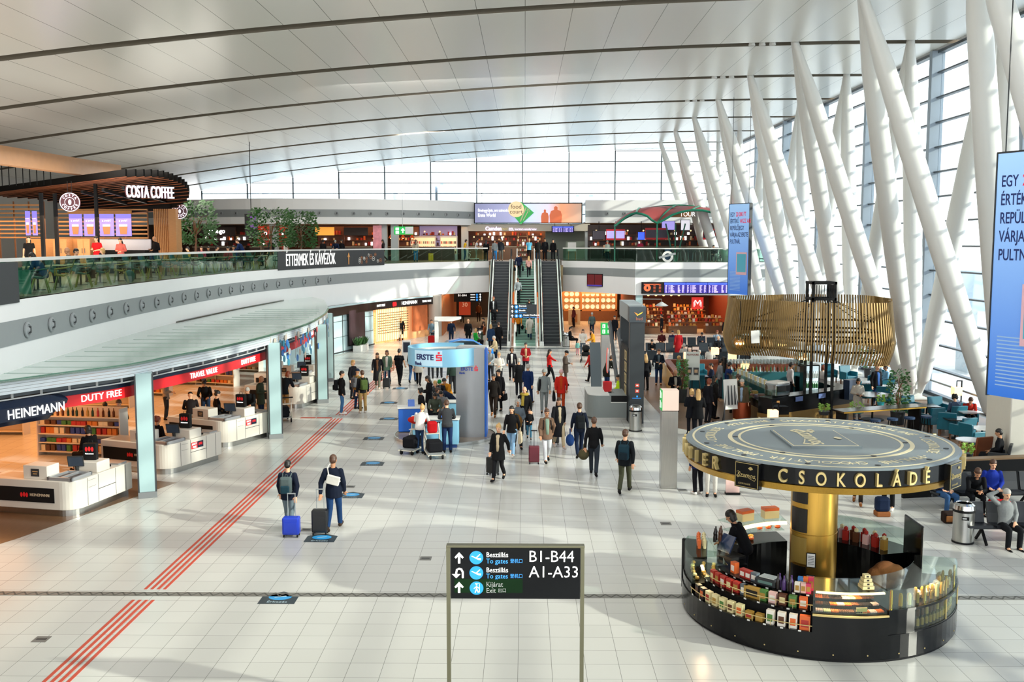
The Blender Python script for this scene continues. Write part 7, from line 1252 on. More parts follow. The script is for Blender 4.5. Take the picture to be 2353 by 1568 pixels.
POSES = {
 'stand': pose(), 'walk': pose(**LEGW, elR=(.23, .03, 1.14), wrR=(.23, .2, .93), elL=(-.24, -.1, 1.13), wrL=(-.24, -.14, .88)),
 'walkm': pose(**LEGM, elL=(-.23, .03, 1.14), wrL=(-.23, .2, .93), elR=(.24, -.1, 1.13), wrR=(.24, -.14, .88)),
 'pull': pose(**LEGW, elR=(.26, -.13, 1.15), wrR=(.25, -.26, .92), elL=(-.23, .0, 1.13), wrL=(-.23, .12, .9)),
 'pullm': pose(**LEGM, elL=(-.26, -.13, 1.15), wrL=(-.25, -.26, .92), elR=(.23, .0, 1.13), wrR=(.23, .12, .9)),
 'phone': pose(elR=(.24, -.02, 1.14), wrR=(.11, .22, 1.13), elL=(-.24, -.02, 1.14), wrL=(-.09, .23, 1.1), hea=(0, .05, 1.635)),
 'hold': pose(**LEGW, elR=(.24, -.02, 1.14), wrR=(.13, .2, 1.08), elL=(-.24, -.03, 1.13), wrL=(-.12, .2, 1.06)),
 'point': pose(**LEGM, elR=(.36, .12, 1.28), wrR=(.5, .26, 1.22)),
 'push': pose(elR=(.24, .08, 1.16), wrR=(.2, .36, 1.03), elL=(-.24, .08, 1.16), wrL=(-.2, .36, 1.03), che=(0, .04, 1.3), nec=(0, .06, 1.46), hea=(0, .11, 1.63), shR=(.185, .04, 1.41), shL=(-.185, .04, 1.41)),
 'lean': pose(pel=(0, -.06, .94), wai=(0, -.0, 1.09), che=(0, .1, 1.26), nec=(0, .18, 1.41), hea=(0, .27, 1.55), shR=(.185, .15, 1.36), shL=(-.185, .15, 1.36), elR=(.25, .22, 1.1), elL=(-.25, .22, 1.1), wrR=(.16, .42, 1.04), wrL=(-.16, .42, 1.04)),
 'bend': pose(pel=(0, -.12, .93), wai=(0, .0, 1.06), che=(0, .2, 1.18), nec=(0, .34, 1.27), hea=(0, .5, 1.33), shR=(.18, .29, 1.24), shL=(-.18, .29, 1.24), elR=(.24, .38, .98), elL=(-.24, .38, .98), wrR=(.14, .58, 1.0), wrL=(-.14, .58, 1.0)),
 'sit': pose(**SITL, **SITT, elR=(.25, -.03, .74), elL=(-.25, -.03, .74), wrR=(.12, .2, .64), wrL=(-.12, .2, .64)),
 'sitlean': pose(**SITL, wai=(0, .05, .68), che=(0, .16, .84), nec=(0, .26, .97), hea=(0, .35, 1.11), shR=(.185, .22, .93), shL=(-.185, .22, .93), elR=(.2, .34, .66), elL=(-.2, .34, .66), wrR=(.06, .52, .68), wrL=(-.06, .52, .66)),
 'sithead': pose(**SITL, **SITT, elR=(.42, .0, 1.2), wrR=(.16, -.08, 1.27), elL=(-.25, -.03, .74), wrL=(-.12, .2, .62)),
}
def cap(b, p0, p1, r0, r1, n=10):
    p0, p1 = V(p0), V(p1); d = (p1 - p0).normalized(); b.tube([p0 - d * r0 * .85, p0 - d * r0 * .5, p0, p1, p1 + d * r1 * .5, p1 + d * r1 * .85], [r0 * .45, r0 * .85, r0, r1, r1 * .85, r1 * .45], n)
def torso(b, J, e, top=True, hem=None):
    L = [(J['pel'] - V((0, 0, .07)) * (1 if hem is None else 1), .15, .11), (J['pel'], .168, .118), (J['wai'], .145, .105), (J['che'], .172, .12), (J['che'].lerp(J['nec'], .5), .158, .102), (J['che'].lerp(J['nec'], .82), .105, .075), (J['nec'], .07, .065)]
    rs = []
    for i, (c_, a, d) in enumerate(L):
        u = (L[min(i + 1, 6)][0] - L[max(i - 1, 0)][0]).normalized(); x = V((1, 0, 0)); f = u.cross(x).normalized(); rs.append([c_ + x * ((a + e) * cos(t)) + f * ((d + e) * sin(t)) for t in [2 * pi * k / 14 for k in range(14)]])
    b.rings(rs)
def hand(b, el, wr, side):
    d = (wr - el).normalized(); n = d.cross(V((side, 0, 0))).normalized() if abs(d.x) < .9 else V((0, 0, 1)); w_ = d.cross(n).normalized(); b.rings([[wr + d * t + w_ * (a * cos(q)) + n * (c_ * sin(q)) for q in [2 * pi * k / 8 for k in range(8)]] for t, a, c_ in ((-.01, .026, .02), (.04, .042, .019), (.085, .042, .016), (.1, .034, .012))])
    for k, l in enumerate((.068, .078, .072, .055)):
        p = wr + d * .09 + w_ * (-.032 + k * .0215); cap(b, p, p + d * l * .5 - n * .01, .0105, .0095, 6); cap(b, p + d * l * .5 - n * .01, p + d * l - n * .035, .0095, .0085, 6)
    sg = 1 if w_.dot(V((0, 1, 0))) > 0 else -1; p = wr + d * .03 + w_ * (sg * .035); cap(b, p, p + d * .035 + w_ * (sg * .03) - n * .01, .014, .012, 6); cap(b, p + d * .035 + w_ * (sg * .03) - n * .01, p + d * .068 + w_ * (sg * .032) - n * .03, .012, .009, 6)
def headm(J):
    u = (J['hea'] - J['nec']).normalized(); x = V((1, 0, 0)); f = u.cross(x).normalized(); m = Matrix((x, f, u)).transposed().to_4x4(); m.translation = J['hea']; return m
def make_body(J):
    b = B(); torso(b, J, -.004)
    for s, sg in (('R', 1), ('L', -1)):
        cap(b, J['sh' + s], J['el' + s], .05, .04); cap(b, J['el' + s], J['wr' + s], .04, .026); cap(b, J['hi' + s], J['kn' + s], .082, .054); cap(b, J['kn' + s], J['an' + s], .054, .036); cap(b, J['an' + s], J['to' + s], .04, .03); hand(b, J['el' + s], J['wr' + s], sg)
    cap(b, J['nec'] - V((0, 0, .03)), J['hea'] - V((0, .02, .03)), .058, .052); m = headm(J); b.T = m
    b.sph((0, -.005, .022), (.08, .102, .104), 16); b.sph((0, .018, -.05), (.062, .074, .074), 14); cap(b, (0, .085, .01), (0, .112, -.025), .011, .016, 8); b.sph((0, .088, -.062), (.026, .014, .011), 8)
    for sg in (-1, 1): b.sph((sg * .078, -.01, -.01), (.012, .022, .032), 8); b.sph((sg * .03, .082, .022), (.024, .014, .008), 8)
    b.T = None; me = solid(b, .0105, 2, 'body'); mi = m.inverted(); me.materials.append(skin1); me.materials.append(mk('eye_dark', '#2a1c16', .3)); me.materials.append(mk('lip_rose', '#a8584e', .5))
    for p in me.polygons:
        c_ = mi @ p.center
        if c_.y > .06:
            if min((c_ - V((sg * .031, .085, .003))).length for sg in (-1, 1)) < .013: p.material_index = 1
            elif abs(c_.x) < .028 and abs(c_.z + .063) < .009: p.material_index = 2
    return me
def make_top(J, kind):
    b = B(); e = {'s': .012, 't': .008, 'c': .02, 'l': .02, 'p': .022}[kind]; torso(b, J, e)
    for s in 'RL':
        if kind == 't': cap(b, J['sh' + s], J['sh' + s].lerp(J['el' + s], .6), .062, .056)
        else: cap(b, J['sh' + s], J['el' + s], .05 + e, .043 + e); cap(b, J['el' + s], J['el' + s].lerp(J['wr' + s], .93), .042 + e, .034 + e * .5)
    if kind != 't': b.tube([J['nec'] + V((.07 * cos(a), .065 * sin(a), .0 + .012 * sin(a * 1))) for a in [2 * pi * k / 12 for k in range(12)]], .024, 6, loop=True)
    hem = {'s': .84, 't': .86, 'p': .78, 'c': .66, 'l': .42}[kind]
    if J['pel'].z > .8:
        c0, c1 = J['pel'], V((0, (J['knL'].y + J['knR'].y) * .3 + J['pel'].y * .4, hem)); w_ = .05 * abs(J['knL'].y - J['knR'].y) * 5 * (1 if hem < .8 else .3)
        b.rings([[V((c_.x + (a + e) * cos(t), c_.y + (d + e) * sin(t), c_.z)) for t in [2 * pi * k / 14 for k in range(14)]] for c_, a, d in ((J['wai'], .14, .1), (c0, .168, .12), (c1, .175 + (.03 if hem < .7 else 0), .13 + w_))])
    return solid(b, .016, 3, 'top')
def make_legs(J, kind='trousers'):
    b = B(); b.rings([[c_ + V((a * cos(t), d * sin(t), 0)) for t in [2 * pi * k / 14 for k in range(14)]] for c_, a, d in ((J['pel'] + V((0, 0, .06)), .15, .11), (J['pel'], .172, .122), (J['pel'] - V((0, 0, .07)), .16, .118))])
    for s in 'RL': cap(b, J['hi' + s], J['kn' + s], .1, .072); cap(b, J['kn' + s], J['kn' + s].lerp(J['an' + s], .97), .07, .06)
    return solid(b, .016, 3, 'trousers')
def make_shoe(J, s):
    a, t_ = J['an' + s], J['to' + s]; b = B(); cap(b, a + V((0, 0, .015)), a - V((0, .02, .04)), .046, .042); cap(b, a - V((0, .03, .045)), t_ + V((0, .03, .0)), .048, .042); return solid(b, .013, 2, 'shoe')
def make_hair(k):
    b = B()
    if k == 'beanie': b.sph((0, -.01, .055), (.09, .108, .09), 14); b.tube([(.085 * cos(a), -.01 + .103 * sin(a), .035) for a in [2 * pi * q / 16 for q in range(16)]], .016, 6, loop=True)
    elif k == 'cap': b.sph((0, -.01, .055), (.088, .105, .075), 14); b.rings([[(x, y, z) for x, z in ((-.06, .045), (.06, .045), (.06, .055), (-.06, .055))] for y in (.06, .16)])
    elif k == 'curly':
        for q in range(26): a, z = q * 2.4, -.05 + .17 * (q / 26); r = .085 * (1 - max(0, z - .03) * 3); y = r * sin(a) * 1.1 - .02; (b.sph((r * cos(a), min(y, .05), z), .04, 8))
        b.sph((0, -.02, .05), (.085, .1, .085), 12)
    else:
        b.sph((0, -.013, .046), (.088, .107, .094), 14); b.sph((0, -.04, .0), (.084, .085, .085), 12)
        if k == 'long': b.rings([[(w_ * cos(t), y + d * sin(t), z) for t in [2 * pi * q / 12 for q in range(12)]] for y, z, w_, d in ((-.03, .04, .085, .08), (-.06, -.08, .095, .055), (-.085, -.2, .1, .045), (-.1, -.32, .07, .03))])
        if k == 'bun': b.sph((0, -.1, .1), .045, 10)
        if k == 'bob': b.rings([[(w_ * cos(t), -.03 + d * sin(t), z) for t in [2 * pi * q / 12 for q in range(12)]] for z, w_, d in ((.03, .088, .085), (-.06, .1, .07), (-.12, .09, .06))])
        if k == 'tail': cap(b, (0, -.1, .05), (0, -.13, -.15), .035, .02, 8)
    return solid(b, .012, 2, 'hair')
PC = {}
def part_of(key, fn):
    if key not in PC: PC[key] = fn(); 
    return PC[key]
HC = {'k': mk('hair_black', '#15110f', .5, noise=.2, nscale=30), 'b': mk('hair_brown', '#4a2f1e', .5, noise=.25, nscale=30), 'y': mk('hair_blond', '#b8925a', .5, noise=.25, nscale=30), 'g': mk('hair_grey', '#a5a19a', .5, noise=.2, nscale=30), 'r': mk('hair_red', '#7a3418', .5, noise=.2, nscale=30)}
PN = 0
def child(root, nm, me, mat, m=None):
    o = bpy.data.objects.new(nm, me); C.objects.link(o); o.parent = root
    if not me.materials: me.materials.append(white)
    o.material_slots[0].link = 'OBJECT'; o.material_slots[0].material = mat
    if m is not None: o.matrix_local = m
    return o
def person(ps, loc, hd, H, hair, top, legs, label, shoe='#1b1a1a', sk=None, group=None):
    global PN; PN += 1; J = POSES[ps]; t = thing('person', label, 'person', loc, R(hd)); s = H / 1.76; t.scale = (s, s, s)
    skm = sk or (skin1, skin1, skin2, skin1, skin1, skin2)[PN % 6]
    child(t, 'body', part_of((ps, 'b'), lambda: make_body(J)), skm); kind, col = top[0], top[1:]; col, _, inn = col.partition('+')
    if kind in 'cl' and J['pel'].z < .8: kind = 'p'
    child(t, {'s': 'sweater', 't': 'shirt', 'c': 'coat', 'l': 'long_coat', 'p': 'jacket'}[kind], part_of((ps, kind), lambda: make_top(J, kind)), cmat(col)); child(t, 'trousers', part_of((ps, 'leg'), lambda: make_legs(J)), cmat(legs))
    if inn: e = {'s': .012, 'c': .02, 'l': .02}.get(kind, .028); b = B().rings([[J[k] + V((x * w_, y * d + e, dz)) for x, y in ((-1, .4), (1, .4), (.95, .86), (.5, 1), (-.5, 1), (-.95, .86))] for k, dz, w_, d in (('wai', -.2, .05, .126), ('wai', .05, .055, .108), ('che', .0, .065, .121), ('che', .09, .065, .105), ('nec', -.02, .05, .068))]); b.build('shirt_front', cmat(inn), t, smooth=True)
    for q in 'RL': child(t, 'shoe', part_of((ps, 'sh' + q), lambda: make_shoe(J, q)), cmat(shoe))
    if hair != '-': k, c_ = hair[:-1], hair[-1]; hm = HC[c_] if c_ in HC else cmat({'P': '#d8b0b0', 'K': '#17171a', 'G': '#1f7a3f', 'N': '#1b2436', 'M': '#5a1f2a', 'T': '#8b8f8c'}[c_]); child(t, {'beanie': 'knitted_hat', 'cap': 'peaked_cap'}.get(k, 'hair'), part_of('h' + k, lambda: make_hair(k)), hm, headm(J))
    return t
# ---------- luggage ----------
def suitcase(loc, rz, col, label, h=.55, w_=.38, d=.22, hl=.5, tilt=0, two=True):
    t = thing('suitcase', label, 'suitcase', loc, R(rz)); t.rotation_euler[0] = R(tilt); m = mk('case_' + col[1:], col, .4); B().box(-w_ / 2, w_ / 2, -d / 2, d / 2, .06, .06 + h).build('shell', m, t, bevel=.035); B().box(-w_ * .4, w_ * .4, -d / 2 - .012, -d / 2, .06 + h * .1, .06 + h * .75).build('front_pocket', m, t, bevel=.01)
    b = B(); z = .06 + h
    for sx_ in ((-1, 1) if two else (0,)): b.bar((sx_ * .09, d * .25, z - .05), (sx_ * .09, d * .25, z + hl), .018, .018)
    b.bar((-.1, d * .25, z + hl), (.1, d * .25, z + hl), .03, .025); b.build('pull_handle', midgrey if two else matblack, t)
    for sx_ in (-1, 1):
        for sy_ in (-1, 1): W = B(); W.T = Matrix.Translation((sx_ * w_ * .4, sy_ * d * .38, .03)) @ Matrix.Rotation(pi / 2, 4, 'Y'); W.cyl((0, 0), .03, -.015, .015, 10); W.build('wheel', matblack, t)
    return t
def backpack(p, col, label, col2=None, dz=0):
    t = thing('backpack', label, 'backpack', p.matrix_basis @ V((0, -.22, 1.0 + dz)), p.rotation_euler[2]); t.scale = p.scale; m = cmat(col); B().prism([(-.14, -.09), (.14, -.09), (.15, .08), (-.15, .08)], -.02, .4).build('main_body', m, t, bevel=.05); B().box(-.11, .11, -.14, -.08, .0, .2).build('front_pocket', cmat(col2 or col), t, bevel=.03); B().tube([(-.03, .05, .4), (-.02, .05, .45), (.02, .05, .45), (.03, .05, .4)], .01, 6).build('grab_loop', m, t)
    for sg in (-1, 1): B().tube([(sg * .09, .06, .38), (sg * .11, .16, .45), (sg * .12, .33, .38), (sg * .13, .36, .2), (sg * .14, .25, .03), (sg * .12, .07, .02)], .016, 6).build('shoulder_strap', m, t)
    return t
def bag(p, side, col, label, w_=.34, h=.3, d=.16, drop=.42, off=.0, nm='bag', rnd_=False):
    q = POSES['stand']; t = thing(nm, label, 'bag', p.matrix_basis @ V((side * .3, off, .78 - drop + .1)), p.rotation_euler[2]); m = cmat(col)
    o = (B().sph((0, 0, h / 2), (d / 2 * 1.1, w_ / 2 * 1.1, h / 2), 12) if rnd_ else B().rings([[(-d * k, -w_ / 2 * g, z), (d * k, -w_ / 2 * g, z), (d * k, w_ / 2 * g, z), (-d * k, w_ / 2 * g, z)] for k, g, z in ((.45, .9, 0), (.5, 1, h * .3), (.3, .95, h))])).build('bag_body', m, t, smooth=rnd_, bevel=0 if rnd_ else .02); B().tube([(0, -w_ * .25, h * .95), (0, -w_ * .15, h + drop * .35), (0, w_ * .15, h + drop * .35), (0, w_ * .25, h * .95)], .011, 6).build('carry_handle', m, t); return t
def trolley(loc, rz, label):
    t = thing('luggage_trolley', label, 'trolley', loc, R(rz)); wm_ = mk('trolley_white', '#d9d6c8', .35, .3); b = B()
    for sx_ in (-.27, .27): b.tube([(sx_, .5, .14), (sx_, -.35, .17), (sx_ * .95, -.5, .45), (sx_ * .9, -.45, .8), (sx_ * .9, -.6, 1.02)], .022, 8); b.tube([(sx_, -.3, .2), (sx_ * .8, -.2, .5), (sx_ * .9, -.42, .7)], .018, 6)
    b.bar((-.27, .45, .14), (.27, .45, .14), .03, .03).bar((-.27, .0, .15), (.27, .0, .15), .03, .03); b.build('frame', wm_, t); B().bar((-.3, -.6, 1.02), (.3, -.6, 1.02), .05, .05).build('push_bar', matblack, t); B().box(-.22, .22, -.42, -.18, .72, .74).build('upper_tray', wm_, t); B().box(-.26, .26, -.35, .45, .17, .19).build('platform', midgrey, t)
    for x, y in ((-.25, -.35), (.25, -.35), (-.2, .42), (.2, .42)): W = B(); W.T = Matrix.Translation((x, y, .08)) @ Matrix.Rotation(pi / 2, 4, 'Y'); W.cyl((0, 0), .08, -.025, .025, 14); W.build('wheel', matblack, t)
    return t
PP = {}
def row(key, ps, px, py, hd, H, hair, top, legs, label, shoe='#1b1a1a', sk=None, Y=None, z=0.0, loc=None):
    if loc is None:
        if Y is None: q = G(px, py, z)
        else: q = P(px, 558, Y); q.z = z
    else: q = Vector(loc)
    PP[key or len(PP)] = person(ps, q, hd, H, hair, top, legs, label, shoe, sk); return PP[key or len(PP) - 1]
N_, K_, J_, GR = '#141b2b', '#141416', '#2f4f75', '#5a6066'
# foreground walkers
a = row('a', 'pull', 664, 1218, 0, 1.72, 'shortk', 'p' + N_, '#66757c', 'person in navy jacket walking away with grey backpack and blue suitcase'); backpack(a, '#4f5b5c', 'grey and teal backpack worn by the person with the blue suitcase', '#1f3a45'); suitcase(G(670, 1233), 0, '#1436b0', 'bright blue wheeled suitcase pulled behind the navy jacket', .42, .4, .25, .55)
a = row('b', 'pullm', 768, 1219, 0, 1.86, 'shortb', 'p' + N_, '#1c3a63', 'man in navy jacket and jeans walking away with white sling bag', '#3a2c22'); suitcase(G(736, 1228), 0, '#0e1013', 'black wheeled suitcase beside the blue floor sticker', .55, .38, .24, .48); t = thing('sling_bag', 'white sling bag across the back of the man in navy', 'bag', a.matrix_basis @ Vector((.03, -.2, 1.22)), 0); o = B().box(-.16, .16, -.05, .04, -.1, .12).build('bag_body', cmat('#cfccc4'), t, bevel=.02); o.rotation_euler[1] = R(15); B().tube([(-.1, .02, .1), (-.14, .06, .3), (-.1, .16, .38), (.05, .36, .2), (.16, .3, -.05), (.13, .03, -.05)], .015, 6).build('strap', cmat('#cfccc4'), t)
a = row('c', 'pullm', 1146, 1104, 165, 1.68, 'buny', 'c' + K_ + '+#b9a88c', '#17171a', 'blond woman in black coat and beige sweater, hand on hip, with suitcase'); suitcase(G(1132, 1092), 150, '#101215', 'black suitcase held by the blond woman in black coat', .5, .36, .22, .42, 0, False)
a = row('d', 'walk', 1176, 1048, 170, 1.66, 'longk', 's' + K_, '#7fa3c4', 'girl with long black hair and pale wide jeans carrying canvas bag', '#cfcac2'); bag(a, -1, '#b8ab92', 'printed canvas tote of the girl in pale jeans', .4, .36, .1)
a = row('e', 'hold', 1190, 1030, 185, 1.68, 'curlyg', 's#59626a', '#1c1c20', 'grey haired woman in grey jumper carrying brown jackets over her arm'); o = B().sph((0, 0, 0), (.25, .2, .3), 12).build('carried_jackets', cmat('#6b4a22'), loc=a.matrix_basis @ Vector((.12, .3, 1.0)), smooth=True); tag(o, 'bundle of brown and black jackets held by the grey haired woman', 'jacket')
row('f', 'walkm', 1205, 1002, 180, 1.8, '-', 'c' + K_, '#17171a', 'bald bearded man in black with yellow patterned scarf'); o = B().tube([(.12 * cos(x), .12 * sin(x) * .9, 0) for x in [2 * pi * k / 12 for k in range(12)]], .05, 6, loop=True).bar((.05, .1, -.02), (.07, .16, -.4), .09, .04).build('scarf', cmat('#a08a3a'), loc=PP['f'].matrix_basis @ Vector((0, 0, 1.5)), rz=pi); tag(o, 'yellow patterned scarf around the bald bearded man', 'scarf')
row('g', 'hold', 1216, 1009, 180, 1.08, 'shortb', 's' + K_, '#3f6f88', 'small boy in black sweater and jeans walking towards the viewer')
a = row('h', 'pullm', 1256, 1062, 190, 1.72, 'tailb', 'p#6b5444+#7d9484', '#c9ccd0', 'woman in brown puffer jacket and white trousers with maroon suitcase'); suitcase(G(1227, 1066), 180, '#5a1222', 'maroon suitcase beside the woman in brown puffer jacket', .52, .34, .22, .5, 0, False); backpack(a, K_, 'black backpack worn by the woman in brown puffer jacket')
a = row('i', 'walk', 1284, 1030, 195, 1.74, 'longb', 'l#1a1a1e+#b8a88c', '#a8977c', 'long haired woman in black coat over beige clothes', '#b7a9a0'); suitcase(G(1272, 1022), 180, '#1d1d20', 'dark suitcase behind the long haired woman in beige')
a = row('j', 'walkm', 1331, 1052, 5, 1.8, 'shortb', 's' + N_, '#172238', 'man in navy with black backpack walking away beside a blue bag'); backpack(a, '#15181b', 'black backpack worn by the man in navy'); bag(a, -1, '#1d3a6e', 'round navy bag carried low by the man in navy', .4, .4, .26, .5, 0, 'bag', True)
a = row('k', 'walk', 1364, 1094, -8, 1.78, 'shortb', 's#121214', '#2b3138', 'man in black hoodie walking away carrying khaki duffel bag'); bag(a, -1, '#4a4530', 'khaki duffel bag carried by the man in black hoodie', .55, .34, .3, .4, 0, 'bag', True)
a = row('l', 'walkm', 1435, 1134, -15, 1.8, 'shortb', 'p#14181c', '#3f4131', 'person in dark hooded jacket and camouflage trousers walking away'); backpack(a, '#1d3540', 'dark teal backpack on the person in camouflage trousers', '#16232b')
